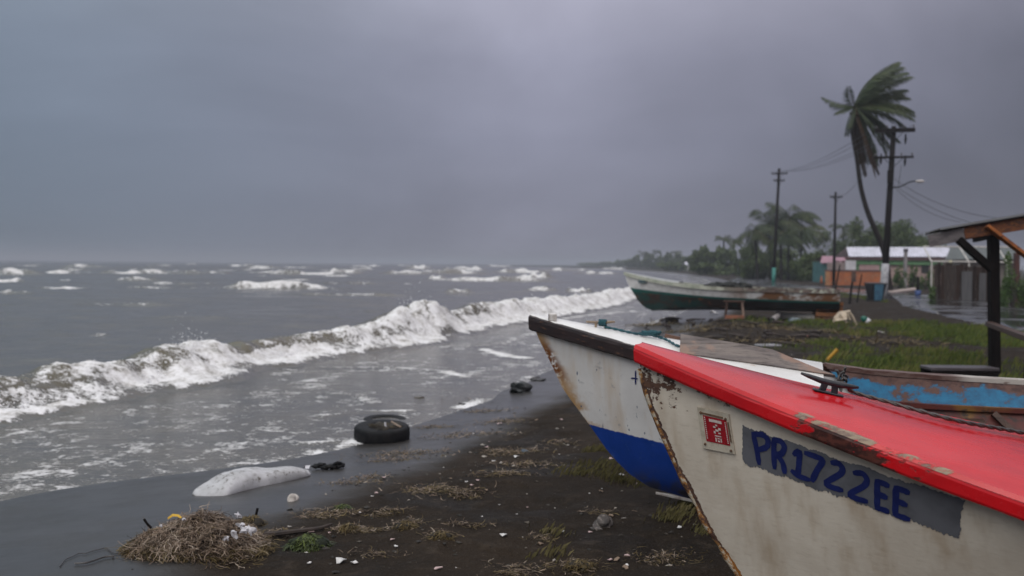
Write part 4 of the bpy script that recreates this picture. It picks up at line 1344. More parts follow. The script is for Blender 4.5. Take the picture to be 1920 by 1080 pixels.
# samson block on the bow, and a cleat with a blue line
p = deck_pt(HW, white_boat, 1037, 600)
be = empty('bow_block', p, math.radians(12)); be.parent = white_boat
MB().box((0, 0, 0.022), (0.055, 0.07, 0.052), None, 0.004).build('block', simple('white_block', (0.66, 0.62, 0.59), (0.45, 0.40, 0.36), 0.5, 30), be)
MB().box((-0.0305, 0, 0.022), (0.006, 0.055, 0.044)).build('block_face', simple('brown_block_face', (0.06, 0.025, 0.020), (0.10, 0.05, 0.035), 0.6, 40), be)
p = deck_pt(HW, white_boat, 1126, 614)
ce2 = empty('deck_cleat', p, math.radians(12)); ce2.parent = white_boat
m_tan = simple('worn_bronze', (0.28, 0.20, 0.13), (0.16, 0.11, 0.08), 0.5, 30)
mb = MB()
for s_ in (-1, 1): MB().box((s_ * 0.035, 0, 0.014), (0.018, 0.022, 0.045), None, 0.004).build('post', m_tan, ce2)
MB().tube([(-0.105, 0, 0.042), (-0.03, 0, 0.037), (0.03, 0, 0.037), (0.105, 0, 0.042)], [0.007, 0.011, 0.011, 0.007], 8).build('horn', m_tan, ce2, True)
Mwb = white_boat.matrix_basis
m_teal = simple('teal_rope', (0.020, 0.085, 0.10), (0.010, 0.05, 0.07), 0.7, 60, 0.5, 0.003)
pts = [Mwb @ deck_pt(HW, white_boat, x, y, 0.012) for x, y in ((1134, 613), (1150, 616), (1175, 622), (1195, 626), (1215, 627), (1228, 630), (1250, 637), (1270, 648), (1290, 652))]
mr = rope_mb(pts, 0.010, 5)
for k in range(4):
    q0 = p + Vector((-0.004 + 0.014 * k, 0, 0.036))
    mr.tube([Mwb @ (q0 + Vector((0.006 * math.cos(3 * q), 0.022 * math.cos(q), 0.020 * math.sin(q)))) for q in [i * 2 * math.pi / 10 for i in range(11)]], 0.008, 5)
c0 = deck_pt(HW, white_boat, 1218, 627, 0.02)
for k in range(5):
    mr.tube([Mwb @ (c0 + Vector(((0.05 + .008 * k) * math.cos(q + k), 0.035 * math.sin(q + k), 0.010 + 0.012 * math.sin(q * 2 + k)))) for q in [i * 2 * math.pi / 12 for i in range(10)]], 0.008, 5)
tag(mr.build('blue_line', m_teal, None, True), 'teal blue line wound round the small cleat on the white foredeck', 'rope')
# blue brush mark on the hull, half hidden by the red bow
mb = MB(); stroke(mb, HW, white_boat, [(1192, 696), (1192, 708), (1192, 720)], 0.012, 0.003); stroke(mb, HW, white_boat, [(1184, 709), (1190, 709), (1196, 710)], 0.011, 0.0036)
mb.build('letter_mark', m_blue_letter, white_boat)

# weathered boards lying across the white deck
def board(name, pix, dists, thick, mat, label):
    pts = [atd(x, y, d) for (x, y), d in zip(pix, dists)]
    n = (pts[1] - pts[0]).cross(pts[-1] - pts[0]).normalized()
    if n.y < 0: n = -n
    mb = MB().poly_prism(pts, n * thick)
    c = sum(pts, Vector()) / len(pts)
    o = empty(name, (0, 0, 0)); bpy.data.objects.remove(o)
    return tag(mb.build(name, mat), label, 'plank')
t = NT('weathered_board')
n1, n2 = t.noise(7, 6, 0.7, (0.35, 2.2, 3.5)), t.noise(26, 5, 0.7, (0.25, 2, 3))
col = t.mix(t.rng(n1, 0.38, 0.62), (0.205, 0.170, 0.150), (0.12, 0.10, 0.095))
col = t.mix(t.rng(n2, 0.5, 0.66), col, (0.075, 0.06, 0.055))
z_ = t.noise(3, 4, 0.6)
col = t.mix(t.rng(z_, 0.52, 0.6, 0, 0.7), col, (0.30, 0.185, 0.135))
m_board = t.out(col, 0.62, t.bump(n1, 0.6, 0.008, t.bump(n2, 0.5, 0.004)), 0.3)
pd_ = lambda x, y: (white_boat.matrix_basis @ deck_pt(HW, white_boat, x, y)).y - 0.03
bd = board('weathered_board', [(1275, 661), (1345, 671), (1442, 684), (1566, 703), (1512, 682), (1448, 655), (1400, 646), (1276, 626)], [pd_(1275, 661), pd_(1345, 671), pd_(1442, 684), pd_(1566, 703), pd_(1530, 697) + .10, pd_(1442, 684) + .14, pd_(1390, 678) + .14, pd_(1276, 661) + .14], 0.028, m_board, 'grey weathered board lying across the white boat deck')
board('short_plank', [(1246, 634), (1274, 641), (1274, 632), (1247, 626)], [7.5, 7.45, 7.45, 7.5], 0.06, simple('brown_plank', (0.13, 0.065, 0.040), (0.07, 0.035, 0.025), 0.6, 10), 'short brown plank poking out behind the weathered board')
# tangled black line hung over the blue side
mb = MB()
rr = random.Random(8)
c = atd(1577, 716, 6.55)
def W_(x, y, d=6.5): return atd(x, y, d)
for ln in ([(1564, 690), (1570, 697), (1572, 712), (1578, 728), (1576, 742)], [(1588, 683), (1584, 697), (1580, 710), (1572, 722), (1576, 738)], [(1566, 690), (1577, 704), (1590, 712), (1586, 722), (1570, 715), (1574, 700), (1586, 692)],
           [(1570, 730), (1580, 716), (1592, 706), (1584, 700)]):
    mb.tube(catmull([W_(1577 + (x - 1577) * .75, 712 + (y - 712) * .8, 6.5 + 0.05 * rr.random()) for x, y in ln], 5), 0.009, 5)
tag(mb.build('black_line', m_rope_dark, None, True), 'tangled black line hanging on the blue side behind the cleat', 'rope')

# --- the far boat
HF = Hull(7.3, 0.92, 0.50, 0.74, 0.64, 2.4, [(.05, 1.0), (.12, .80), (.22, .66), (.41, .48), (.6, .36), (.86, .2), (1.04, .1), (1.38, 0)])
fp = atd(1171, 511, 35.5)
far_boat = empty('far_boat', (fp.x, fp.y, fp.z - HF.zs(0)), BOAT_ROT, 'long white fishing boat with green stripe and rusty bottom, propped up near the surf', 'boat')
lock(far_boat)
t = NT('far_hull_paint')
a_, tt = t.attr('a'), t.attr('t')
n1, n2, n3 = t.noise(1.2, 5, 0.6, (1, 1, 1.6)), t.noise(5, 6, 0.7), t.noise(0.9, 3, 0.5)
wh = t.mix(t.rng(n2, 0.4, 0.65), (0.72, 0.70, 0.69), (0.55, 0.53, 0.51))
wh = t.mix(t.math('MULTIPLY', t.rng(n1, 0.40, 0.52), t.rng(a_, 3.0, 4.6)), wh, (0.20, 0.095, 0.045))
wh = t.mix(t.math('MULTIPLY', t.rng(n2, 0.58, 0.66), t.rng(a_, 3.0, 5.0)), wh, (0.05, 0.04, 0.035))
gr = t.mix(t.rng(n2, 0.4, 0.7), (0.010, 0.10, 0.085), (0.008, 0.065, 0.058))
bo = t.mix(t.rng(n1, 0.44, 0.56), (0.035, 0.022, 0.018), (0.012, 0.045, 0.040))
bo = t.mix(t.rng(n2, 0.56, 0.66), bo, (0.15, 0.055, 0.022))
bo = t.mix(t.rng(a_, 2.0, 4.5, 0, 0.85), bo, (0.010, 0.009, 0.009))
tw = t.math('ADD', tt, t.math('MULTIPLY', t.math('SUBTRACT', n2, 0.5), 0.05))
edge = t.rng(a_, 0, 6.5, 0.60, 0.42, False)
col = t.mix(t.rng(tw, t.math('SUBTRACT', edge, 0.01), edge, 0, 1, False), gr, wh)
col = t.mix(t.rng(tw, t.math('SUBTRACT', edge, 0.13), t.math('SUBTRACT', edge, 0.09), 1, 0, False), col, bo)
m_fhull = t.out(col, 0.5, t.bump(n2, 0.2, 0.01), 0.4)
mesh_obj('hull', hull_mesh(HF, m_fhull), None, far_boat)
t = NT('pale_green_gunwale')
q = t.noise(3, 6, 0.7)
aft = t.rng(t.attr('a'), 2.2, 4.6)
m_pgreen = t.out(t.mix(t.math('MULTIPLY', aft, t.rng(q, 0.40, 0.52)), t.mix(t.rng(q, 0.4, 0.65), (0.40, 0.40, 0.33), (0.26, 0.28, 0.22)), t.mix(t.rng(t.noise(9, 5, 0.7), 0.42, 0.6), (0.14, 0.10, 0.085), (0.05, 0.036, 0.03))), 0.6, t.bump(q, 0.3, 0.01), 0.3)
mesh_obj('gunwale', sweep(HF, [(-0.06, 0.03), (0.04, 0.03), (0.045, -0.09), (-0.06, -0.09)], 0.0, HF.L, 50, 'gunwale', m_pgreen), None, far_boat)
mesh_obj('foredeck', deck_mesh(HF, 0.0, 2.0, None, 0.0, 0.031, 0.04, 'foredeck', simple('grey_deck', (0.34, 0.34, 0.33), (0.24, 0.24, 0.23), 0.5, 5)), None, far_boat)
mesh_obj('lining', inner_mesh(HF, 2.0, 0.1, 0.97, 0.05, 'lining', simple('grey_inside', (0.22, 0.22, 0.21), (0.12, 0.11, 0.10), 0.6, 4)), None, far_boat)
mesh_obj('floor', floor_mesh(HF, 1.9, 0.24, 'floor', m_grey_wood), None, far_boat)
for a in (2.9, 4.3, 5.7):
    MB().box((a, 0, HF.zs(a) - 0.12), (0.25, 2 * HF.b(a) - 0.12, 0.04), None, 0.006).build('thwart', m_grey_wood, far_boat)
MB().box((0.72, -HF.b(0.72) - 0.03, HF.zs(0.72) - 0.15), (0.30, 0.05, 0.10), None, 0.01).build('fairlead', simple('teal_fitting', (0.05, 0.09, 0.10), (0.03, 0.05, 0.06), 0.5, 8), far_boat)

mb = MB()
for k in range(5): mb.blob((3.1 + .28 * k, -.25 + .1 * (k % 2), HF.zs(3.4) + .02 + .03 * (k % 3)), (.26, .3, .12), k + 3, 2, .4)
o = mb.build('net_bundle', simple('dark_netting', (0.020, 0.022, 0.022), (0.035, 0.034, 0.03), .8, 8, .6, .02), None, True)
o.matrix_world = far_boat.matrix_basis @ o.matrix_world
tag(o, 'dark bundle of netting heaped in the middle of the far boat', 'net')
# ------------------------------------------------------------------ things on the shore side
m_pole = simple('dark_pole_wood', (0.016, 0.013, 0.012), (0.010, 0.008, 0.008), 0.8, 4, 0.4, 0.01, (4, 4, 0.4), 0.08)
m_white_paint = simple('white_pole_paint', (0.42, 0.41, 0.43), (0.26, 0.25, 0.26), 0.7, 4)
m_teal_paint = simple('teal_pole_paint', (0.05, 0.24, 0.20), (0.035, 0.16, 0.14), 0.6, 4)
m_wire = simple('black_wire', (0.02, 0.02, 0.022), rough=0.6)
m_ceramic = simple('insulator', (0.10, 0.09, 0.09), (0.06, 0.05, 0.05), 0.4)

def utility_pole(base, h, lean, arms, label, paint=None, paint_h=1.0, rad=0.15, arm_dir=(0.96, -0.28, 0)):
    root = empty('utility_pole', base, 0, label, 'utility pole', 'utility poles along the road')
    top = Vector((lean[0], lean[1], h))
    MB().tube([(0, 0, -0.4), tuple(top * 0.5), tuple(top)], [rad, rad * .85, rad * .68], 10).build('pole', m_pole, root, True)
    if paint:
        MB().tube([(0, 0, -0.1), tuple(top * (paint_h / h))], [rad * 1.04, rad * 1.03], 10).build('painted_base', paint, root, True)
    ad = Vector(arm_dir).normalized()
    attach = []
    for z, L, w in arms:
        c = top * (z / h) + Vector((0, -rad * 1.1, 0))
        arm = MB().beam(c - ad * L / 2, c + ad * L / 2, 0.10, w).build('crossarm', m_pole, root)
        for k in (-0.46, -0.2, 0.2, 0.46):
            q = c + ad * L * k
            MB().tube([q + Vector((0, 0, w / 2 - .02)), q + Vector((0, 0, w / 2 + .06)), q + Vector((0, 0, w / 2 + .10)), q + Vector((0, 0, w / 2 + .16))], [0.02, 0.025, 0.055, 0.045], 6).build('insulator', m_ceramic, arm)
            attach.append(Vector(base) + q + Vector((0, 0, w / 2 + .16)))
        for sg in (-1, 1):
            MB().beam(c + ad * L * 0.26 * sg, c - Vector((0, 0, 0.55)), 0.03, 0.03).build('brace', m_pole, arm)
    return root, attach

pa = on_ground(1656, 561)
kk = F_PX / pa.y
topv = (atd(1676, 237, pa.y) - pa)
pole_a, wires_a = utility_pole(pa, topv.z, (topv.x, 0), [(topv.z - 0.25, 2.1, 0.22), (topv.z - 1.75, 2.1, 0.12)],
                               'tall dark utility pole with two crossarms and white painted foot beside the palm', m_white_paint, 2.0, 0.20)
# hanging gear and a street lamp on a curved arm
for (x, y, s_) in ((1656, 258, 1), (1698, 262, 1), (1652, 300, 1), (1697, 303, 1)):
    q = atd(x, y, pa.y - 0.2) - pa
    MB().tube([q + Vector((0, 0, .35)), q, q - Vector((0.02, 0, .25))], [0.03, 0.07, 0.03], 6).build('cutout', m_pole, pole_a)
q = atd(1668, 330, pa.y - .3) - pa
MB().tube([q + Vector((0, -.1, .3)), q + Vector((0, -.1, -.4))], [0.17, 0.17], 9).build('transformer', m_pole, pole_a)
lp = [atd(x, y, pa.y - 0.4) - pa for x, y in ((1672, 352), (1688, 350), (1704, 342), (1718, 339))]
la = MB().tube(catmull(lp, 5), 0.035, 6).build('lamp_arm', m_pole, pole_a, True)
lh = atd(1725, 340, pa.y - 0.4) - pa
mb = MB().blob(lh, (0.27, 0.14, 0.09), 3, 2, 0.05)
mb.build('lamp_head', simple('lamp_head_grey', (0.55, 0.50, 0.48), (0.40, 0.36, 0.35), 0.4), la, True)

pb = on_ground(1450, 531)
topb = atd(1461, 316, pb.y) - pb
pole_b, wires_b = utility_pole(pb, topb.z, (topb.x, 0), [(topb.z - 0.55, 1.65, 0.14), (topb.z - 1.3, 1.15, 0.12)],
                               'utility pole with teal painted foot standing behind the far boat', m_teal_paint, 1.65, 0.2)
pc = on_ground(1563, 536)
topc = atd(1567, 360, pc.y) - pc
pole_c, wires_c = utility_pole(pc, topc.z, (topc.x, 0), [(topc.z - 0.5, 1.1, 0.12)], 'thin plain utility pole beside the orange wall', None, 1, 0.15)
def wire(p, q, sag, label):
    p, q = Vector(p), Vector(q)
    pts = [p.lerp(q, i / 16) - Vector((0, 0, sag * 4 * (i / 16) * (1 - i / 16))) for i in range(17)]
    o = MB().tube(pts, 0.013, 4).build('power_line', m_wire)
    return tag(o, label, 'power line', 'power lines between the poles')
for i in range(4):
    wire(wires_a[i], wires_b[i], 0.7, 'power line to the teal footed pole, %s on the top crossarm' % ('first from the sea', 'second from the sea', 'third from the sea', 'the one nearest the land')[i])
wire(wires_a[4], wires_c[0], 1.0, 'thin black line sagging from the lower crossarm to the thin plain pole')
for (x0, y0), (x1, y1), d1, sg, lb in (((1674, 345), (1830, 420), 46, .25, 'upper of two cables running from the tall pole to the shelter side'), ((1676, 335), (1905, 412), 44, .5, 'long cable sagging right from the tall pole over the fence'),
                                   ((1690, 310), (1684, 352), pa.y - .3, 0.0, 'short cable hanging beside the tall pole'), ((1676, 350), (1800, 416), 47, .35, 'lower of two cables running from the tall pole to the shelter side')):
    wire(atd(x0, y0, pa.y - .3), atd(x1, y1, d1), sg, lb)

# ------------------------------------------------------------------ palms and trees
m_frond = attr_mat('palm_leaf', [(0.0, (0.022, 0.038, 0.012)), (0.5, (0.045, 0.065, 0.016)), (0.85, (0.085, 0.095, 0.025)), (1.0, (0.13, 0.10, 0.03))], 0.5, 0.4, 0.2)
m_dead = attr_mat('dead_palm_leaf', [(0.0, (0.030, 0.016, 0.010)), (0.5, (0.055, 0.032, 0.016)), (1.0, (0.10, 0.07, 0.02))], 0.7, 0.2, 0.15)
m_trunk = simple('palm_trunk', (0.026, 0.021, 0.019), (0.016, 0.013, 0.012), 0.85, 3, 0.5, 0.03, (1, 1, 5), 0.08)
def frond_mb(p0, d0, L, pull, leaf, rr, n=16, bias=(0, 0, 0), rnd=0.4):
    "a curved stem with leaflets; pull bends it along its length, bias drags the leaflets (wind)"
    mb = MB(); mb.rnd = min(1, rnd + 0.25)
    p, d = Vector(p0), Vector(d0).normalized()
    pull, bias = Vector(pull), Vector(bias)
    pts = [p.copy()]; ds = [d.copy()]
    for i in range(n):
        d = (d + pull * (L / n) * (0.4 + 1.2 * i / n)).normalized()
        p = p + d * L / n
        pts.append(p.copy()); ds.append(d.copy())
    mb.tube(pts, [0.035 * (1 - 0.85 * i / n) * (L / 3.3) + 0.004 for i in range(n + 1)], 4)
    for i in range(2, n + 1):
        f = i / n
        for h in (0, 0.5):
            q = pts[i - 1].lerp(pts[i], h)
            dd = ds[i]
            s = dd.cross(Vector((0, 0, 1)))
            s = s.normalized() if s.length > 0.15 else dd.orthogonal().normalized()
            nrm = s.cross(dd)
            ll = leaf * (0.45 + 1.1 * math.sin(math.pi * min(1, f * 0.85 + 0.1))) * (0.8 + 0.4 * rr.random())
            for sg in (-1, 1):
                v = (dd * 0.75 + s * sg * 0.75 - nrm * 0.25 + bias * (0.6 + 0.5 * rr.random()) + Vector((0, 0, -0.15 - .2 * rr.random()))).normalized()
                w = dd.cross(v); w = v.cross(w).normalized() * 0.035 * (L / 3.3) if w.length > 1e-5 else s * .03
                a, b = q, q + v * ll
                m_ = q.lerp(b, .45) + nrm * 0.02
                mb.rnd = min(1, max(0, rnd + (rr.random() - .5) * 0.5))
                mb.add([a - w * .4, m_ - w, b - Vector((0, 0, .06 * ll)), m_ + w], [(0, 1, 2, 3)])
    return mb

# the tall wind-blown palm
PD = pa.y + 2.2
pbase = on_ground(1668, 549)
PD = pbase.y
root = empty('coconut_palm', pbase, 0, 'tall coconut palm with wind-blown crown leaning behind the tall pole', 'palm tree')
tp = [atd(x, y, PD) - pbase for x, y in ((1668, 552), (1664, 510), (1657, 470), (1643, 435), (1626, 395), (1614, 350), (1607, 300), (1600, 262), (1597, 235), (1602, 200))]
tp[0].z -= 0.3
MB().tube(catmull(tp, 4), [0.30 - 0.008 * i if i < 3 else max(0.11, 0.23 - 0.0035 * i) for i in range(len(catmull(tp, 4)))], 9).build('trunk', m_trunk, root, True)
cc = tp[-1]
pm = PD / F_PX                       # metres per pixel at that distance
rr = random.Random(12)
FR = [((52, -56), 108, (.35, .12), 0), ((34, -60), 104, (.5, .15), 0), ((72, -38), 106, (.25, .2), 0), ((92, -6), 98, (.0, .3), 0), ((66, 46), 96, (.1, .35), 0), ((-40, 6), 48, (.1, .4), 0), ((40, -66), 112, (.30, .12), 0), ((28, -72), 112, (.38, .1), 0), ((55, -45), 100, (.55, .15), 0), ((22, -66), 104, (.5, .1), 0), ((62, -40), 95, (.3, .22), 0), ((10, -60), 84, (.6, .2), 0),
      ((85, -30), 108, (.1, .35), 0), ((88, -18), 104, (.1, .3), 0), ((95, 8), 100, (0, .32), 0), 
      ((80, 30), 96, (.1, .3), 0), ((72, 38), 100, (.2, .25), 0), ((78, 26), 80, (.1, .5), 0),
      ((-58, -14), 62, (.25, -.1), 0), ((-50, -6), 52, (.2, .2), 0), ((-26, -32), 46, (.4, 0), 0), ((-20, -24), 40, (.5, 0), 0), ((-20, 30), 52, (.2, .5), 0), ((-14, 38), 55, (.3, .4), 0),
      ((25, 60), 100, (.15, .5), .35), ((45, 60), 98, (.2, .5), .2), ((52, 55), 92, (.1, .5), .2), ((38, 70), 105, (.1, .4), .3),
      ((22, 90), 118, (.1, .3), 1), ((30, 95), 122, (.05, .3), 1), ((38, 88), 118, (.1, .3), 1), ((28, 100), 112, (.15, .3), 1), ((16, 80), 95, (.2, .3), 1), ((46, 84), 108, (.05, .4), .6)]
for (dx, dy), L, (bx, by), dead in FR:
    d0 = Vector((dx, (rr.random() - .5) * 60, -dy))
    lf = dx < 0
    o = frond_mb(cc, d0, L * pm * (1.12 if not lf else 1.0), Vector((bx * .6, 0, -by * .6)), (0.40 if lf else 0.70) if dead < 1 else 0.6, rr, 20, ((0.1, 0, -0.3) if lf else (0.6, 0, -0.3)) if dead < 1 else (0.2, 0, -0.7), 0.2 + 0.4 * rr.random()).build('frond', m_dead if dead == 1 else m_frond, root)
for k in range(5):
    MB().blob(cc + Vector((0.22 * math.cos(k * 1.3), 0.22 * math.sin(k * 1.3), -0.35 - .06 * k)), (0.13, 0.13, 0.16), k, 1, 0.05).build('coconut', m_dead, root, True)

def palm(px, py_base, py_crown, y, fl, label, nf=13, seed=0, lean=0.0, group=None, wind=0.32):
    nf = int(nf * 1.15)
    b = at(px, py_base, 0.0); b = atd(px, py_base, y); b.z = min(b.z, gz(b.x, b.y) if y < 150 else 0.3)
    r_ = empty('coconut_palm', b, 0, label, 'palm tree', group)
    c = atd(px + lean, py_crown, y) - b
    pts = [Vector((0, 0, -.3)), Vector((c.x * .25, 0, c.z * .4)), Vector((c.x * .7, 0, c.z * .8)), c]
    MB().tube(catmull(pts, 4), [0.2] * 4 + [0.15] * 9, 7).build('trunk', m_trunk, r_, True)
    q = random.Random(seed)
    for k in range(nf):
        th = 2 * math.pi * k / nf + q.random() * .4
        e = q.uniform(-0.5, 1.1)
        d0 = Vector((math.cos(th) + wind, math.sin(th), e))
        frond_mb(c, d0, fl * q.uniform(.8, 1.1), Vector((wind * .4, 0, -0.55)) * (3.3 / fl), 0.26 * fl, q, 14, (wind, 0, -.3), 0.2 + 0.5 * q.random()).build('frond', m_frond, r_)
    return r_

m_bark = simple('tree_bark', (0.05, 0.042, 0.036), (0.03, 0.026, 0.022), 0.85, 3)
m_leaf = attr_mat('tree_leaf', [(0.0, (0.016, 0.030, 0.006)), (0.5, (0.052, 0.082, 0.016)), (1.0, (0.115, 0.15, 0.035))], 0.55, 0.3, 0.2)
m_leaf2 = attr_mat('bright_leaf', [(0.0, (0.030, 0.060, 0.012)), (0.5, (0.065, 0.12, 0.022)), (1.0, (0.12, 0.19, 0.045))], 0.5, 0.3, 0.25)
def crown_mesh(name, rx, ry, rz, n, leaf, seed, mat, clumps=14):
    q = np.random.RandomState(seed)
    cd = q.randn(clumps, 3); cd /= np.linalg.norm(cd, axis=1)[:, None]
    cd[:, 2] = cd[:, 2] * 0.85 + 0.05
    cr = 0.45 + 0.5 * q.rand(clumps, 1)
    cen = cd * cr
    ci = q.randint(0, clumps, n)
    g = q.randn(n, 3); g /= np.linalg.norm(g, axis=1)[:, None]
    rad = (0.25 + 0.2 * q.rand(clumps))[ci][:, None] * (q.rand(n, 1) ** 0.4)
    c = (cen[ci] + g * rad) * np.array([rx, ry, rz])
    a = q.randn(n, 3); a /= np.linalg.norm(a, axis=1)[:, None]
    b = np.cross(a, q.randn(n, 3)); b /= np.linalg.norm(b, axis=1)[:, None]
    l = leaf * (0.6 + 0.8 * q.rand(n, 1))
    V = np.stack([c - a * l, c - b * l * .45, c + a * l, c + b * l * .45], 1)
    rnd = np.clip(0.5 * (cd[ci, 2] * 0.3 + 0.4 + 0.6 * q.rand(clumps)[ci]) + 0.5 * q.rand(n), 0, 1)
    return np_polys(name, V, 4, mat, rnd)
def tree(px0, px1, py_top, py_base, y, label, n=1600, leaf=0.16, seed=0, mat=None, name='tree', cat='tree', group=None, depth=1.0):
    b = atd((px0 + px1) / 2, py_base, y)
    b.z = gz(b.x, b.y) if y < 400 else 0.2
    top = atd((px0 + px1) / 2, py_top, y).z - b.z
    rx = (px1 - px0) / 2 * y / F_PX / 0.95
    r_ = empty(name, b, 0, label, cat, group)
    trunk_h = top * 0.22
    q = random.Random(seed)
    mb = MB().tube([(0, 0, -.3), (0.1, 0, trunk_h), (0.1, 0.1, top * 0.72)], [0.06 * top * .5, 0.045 * top * .5, 0.015 * top * .5], 7)
    for k in range(5):
        th = q.random() * 6.28
        mb.tube([(0.1, 0, trunk_h * q.uniform(.8, 1.3)), (rx * .35 * math.cos(th), rx * .35 * math.sin(th), top * .55), (rx * .6 * math.cos(th), rx * .6 * math.sin(th), top * .75)], [0.025 * top * .5, 0.018 * top * .5, 0.006 * top * .5], 5)
    mb.build('trunk', m_bark, r_, True)
    rz = top * 0.62
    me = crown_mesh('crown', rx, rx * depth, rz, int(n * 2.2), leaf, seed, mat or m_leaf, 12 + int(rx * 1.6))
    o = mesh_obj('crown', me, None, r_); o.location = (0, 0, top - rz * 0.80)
    return r_
def bush(px0, px1, py_top, py_base, y, label, n=700, leaf=0.1, seed=0, mat=None):
    b = atd((px0 + px1) / 2, py_base, y); b.z = gz(b.x, b.y) if y < 150 else .2
    top = atd((px0 + px1) / 2, py_top, y).z - b.z
    rx = (px1 - px0) / 2 * y / F_PX
    r_ = empty('bush', b, 0, label, 'bush')
    mb = MB()
    q = random.Random(seed)
    for k in range(6):
        th = q.random() * 6.28
        mb.tube([(0, 0, -.1), (rx * .3 * math.cos(th), rx * .3 * math.sin(th), top * .4), (rx * .6 * math.cos(th), rx * .6 * math.sin(th), top * .8)], [0.035, 0.025, 0.01], 5)
    mb.build('stems', m_bark, r_)
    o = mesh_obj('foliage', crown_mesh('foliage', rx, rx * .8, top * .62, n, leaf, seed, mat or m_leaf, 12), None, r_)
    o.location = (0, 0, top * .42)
    return r_

# the group behind the teal-footed pole
palm(1420, 527, 432, 130, 4.0, 'palm at the seaward edge of the clump behind the teal footed pole', 14, 31, -6)
palm(1446, 527, 418, 134, 4.5, 'full crowned palm just left of the teal footed pole', 16, 32, -4)
palm(1478, 527, 408, 132, 4.8, 'highest palm of the clump right of the teal footed pole', 18, 33, 2)
palm(1500, 527, 430, 127, 3.7, 'thin palm with drooping fronds at the landward edge of the clump', 12, 34, 4)
palm(1464, 527, 440, 128, 4.3, 'low palm directly behind the teal footed pole', 14, 35, 0)
tree(1388, 1440, 492, 528, 138, 'dark bushy tree under the palm clump behind the far boat', 1500, .22, 41)
tree(1478, 1530, 484, 528, 131, 'round dark green bush like tree right of the teal footed pole', 1700, .18, 42)
tree(1486, 1560, 470, 528, 124, 'low spreading tree beside the pink roofed building', 1300, .17, 43)
tree(1520, 1605, 440, 516, 148, 'grey green tree behind the thin plain pole', 1400, .22, 44)
tree(1585, 1665, 408, 505, 138, 'broad green tree behind the white roof, left of the tall pole', 2600, .22, 45, m_leaf)
tree(1640, 1750, 404, 505, 134, 'broad green tree behind the white roof, right of the tall pole', 3600, .22, 46, m_leaf)
tree(1610, 1710, 412, 505, 141, 'dark green tree between the two broad ones behind the white roof', 1600, .2, 47)
palm(1581, 510, 426, 150, 2.4, 'small far palm above the grey green tree', 10, 36, 0)
palm(1598, 508, 438, 170, 2.4, 'tiny far palm just left of the broad tree', 9, 37, 0)
# middle distance
MID = [(1300, 1345, 462, 509, 215, 51), (1332, 1385, 466, 511, 200, 52), (1370, 1425, 460, 514, 180, 53), (1290, 1320, 476, 507, 240, 54), (1398, 1440, 470, 518, 160, 55)]
LB = ['hazy tree nearest the open sea in the middle row', 'hazy low tree under the two thin palms', 'hazy tree just seaward of the palm clump', 'small hazy tree at the seaward end of the middle row', 'hazy bush like tree behind the stern of the far boat']
for (a, b, c, d, y, sd), lb in zip(MID, LB): tree(a, b, c, d, y, lb, 900, .4, sd)
palm(1357, 510, 449, 210, 2.6, 'seaward one of two thin palms in the haze', 11, 61, 0)
palm(1376, 512, 451, 205, 2.6, 'landward one of two thin palms in the haze', 11, 62, 0)
# the far shore
FAR = [(1172, 1192, 487, 500, 620, 71), (1186, 1208, 481, 501, 560, 72), (1204, 1226, 478, 502, 520, 73), (1222, 1248, 484, 502, 480, 74), (1244, 1262, 480, 503, 450, 75), (1258, 1282, 482, 504, 420, 76), (1276, 1300, 484, 505, 380, 77), (1150, 1178, 490, 499, 720, 78), (1120, 1155, 492, 498, 850, 79), (1085, 1125, 493, 497.5, 1000, 80)]
FL = ['faint tree on the far shore, fifth from the headland tip', 'faint tree on the far shore under the left palm', 'taller faint tree right of the left far palm', 'low faint tree left of the middle far palm', 'faint tree behind the middle far palm', 'faint tree left of the right far palm', 'faint tree at the landward end of the far shore row', 'low faint tree next to the headland tip', 'very faint low tree near the headland tip', 'faintest low tree at the tip of the headland']
for (a, b, c, d, y, sd), lb in zip(FAR, FL): tree(a, b, c, d, y, lb, 500, 1.1, sd, None, 'tree', 'tree', 'far shore trees')
for px, cy, y, lb in ((1206, 474, 540, 'left of three faint far palms'), (1231, 472, 500, 'middle of three faint far palms'), (1266, 472, 440, 'right of three faint far palms')):
    palm(px, 502, cy, y, 4.0, lb + ' rising above the far tree line', 9, int(px), 0)
# greenery by the houses
bush(1672, 1700, 500, 541, 84, 'green bush against the house wall beside the concrete post', 700, .1, 81, m_leaf2)
bush(1700, 1722, 496, 541, 82, 'upright bright green bush beside the concrete post', 600, .1, 82, m_leaf2)
bush(1720, 1752, 505, 541, 80, 'bright green bush next to the plank fence', 700, .1, 83, m_leaf2)
bush(1742, 1760, 534, 566, 53, 'small green bush at the foot of the plank fence', 350, .06, 84, m_leaf2)
bush(1870, 1925, 478, 582, 44, 'bright green bush behind the shelter post at the right edge', 1500, .07, 85, m_leaf2)
bush(1900, 1980, 500, 582, 45.5, 'darker green bush at the right edge beyond the bright one', 1500, .07, 86, m_leaf)
bush(1848, 1880, 545, 575, 50, 'low green weeds at the right end of the plank fence', 500, .06, 87, m_leaf)

bush(1385, 1450, 506, 527, 140, 'low dark undergrowth beneath the seaward palms of the clump', 1500, .2, 91)
bush(1436, 1500, 500, 527, 138, 'low dark undergrowth right behind the teal footed pole', 1700, .18, 92)
bush(1492, 1548, 494, 529, 121, 'low dark undergrowth between the palm clump and the pink roof', 1700, .17, 93)
bush(1300, 1400, 494, 512, 190, 'hazy undergrowth below the middle row of trees', 1200, .4, 94)
bush(1225, 1310, 491, 506, 330, 'faint undergrowth below the far tree line', 900, .8, 95)
bush(1600, 1700, 470, 510, 130, 'dark undergrowth behind the white roof', 1700, .2, 96)
bush(1690, 1790, 466, 512, 128, 'dark undergrowth behind the right end of the white roof', 1700, .2, 97)

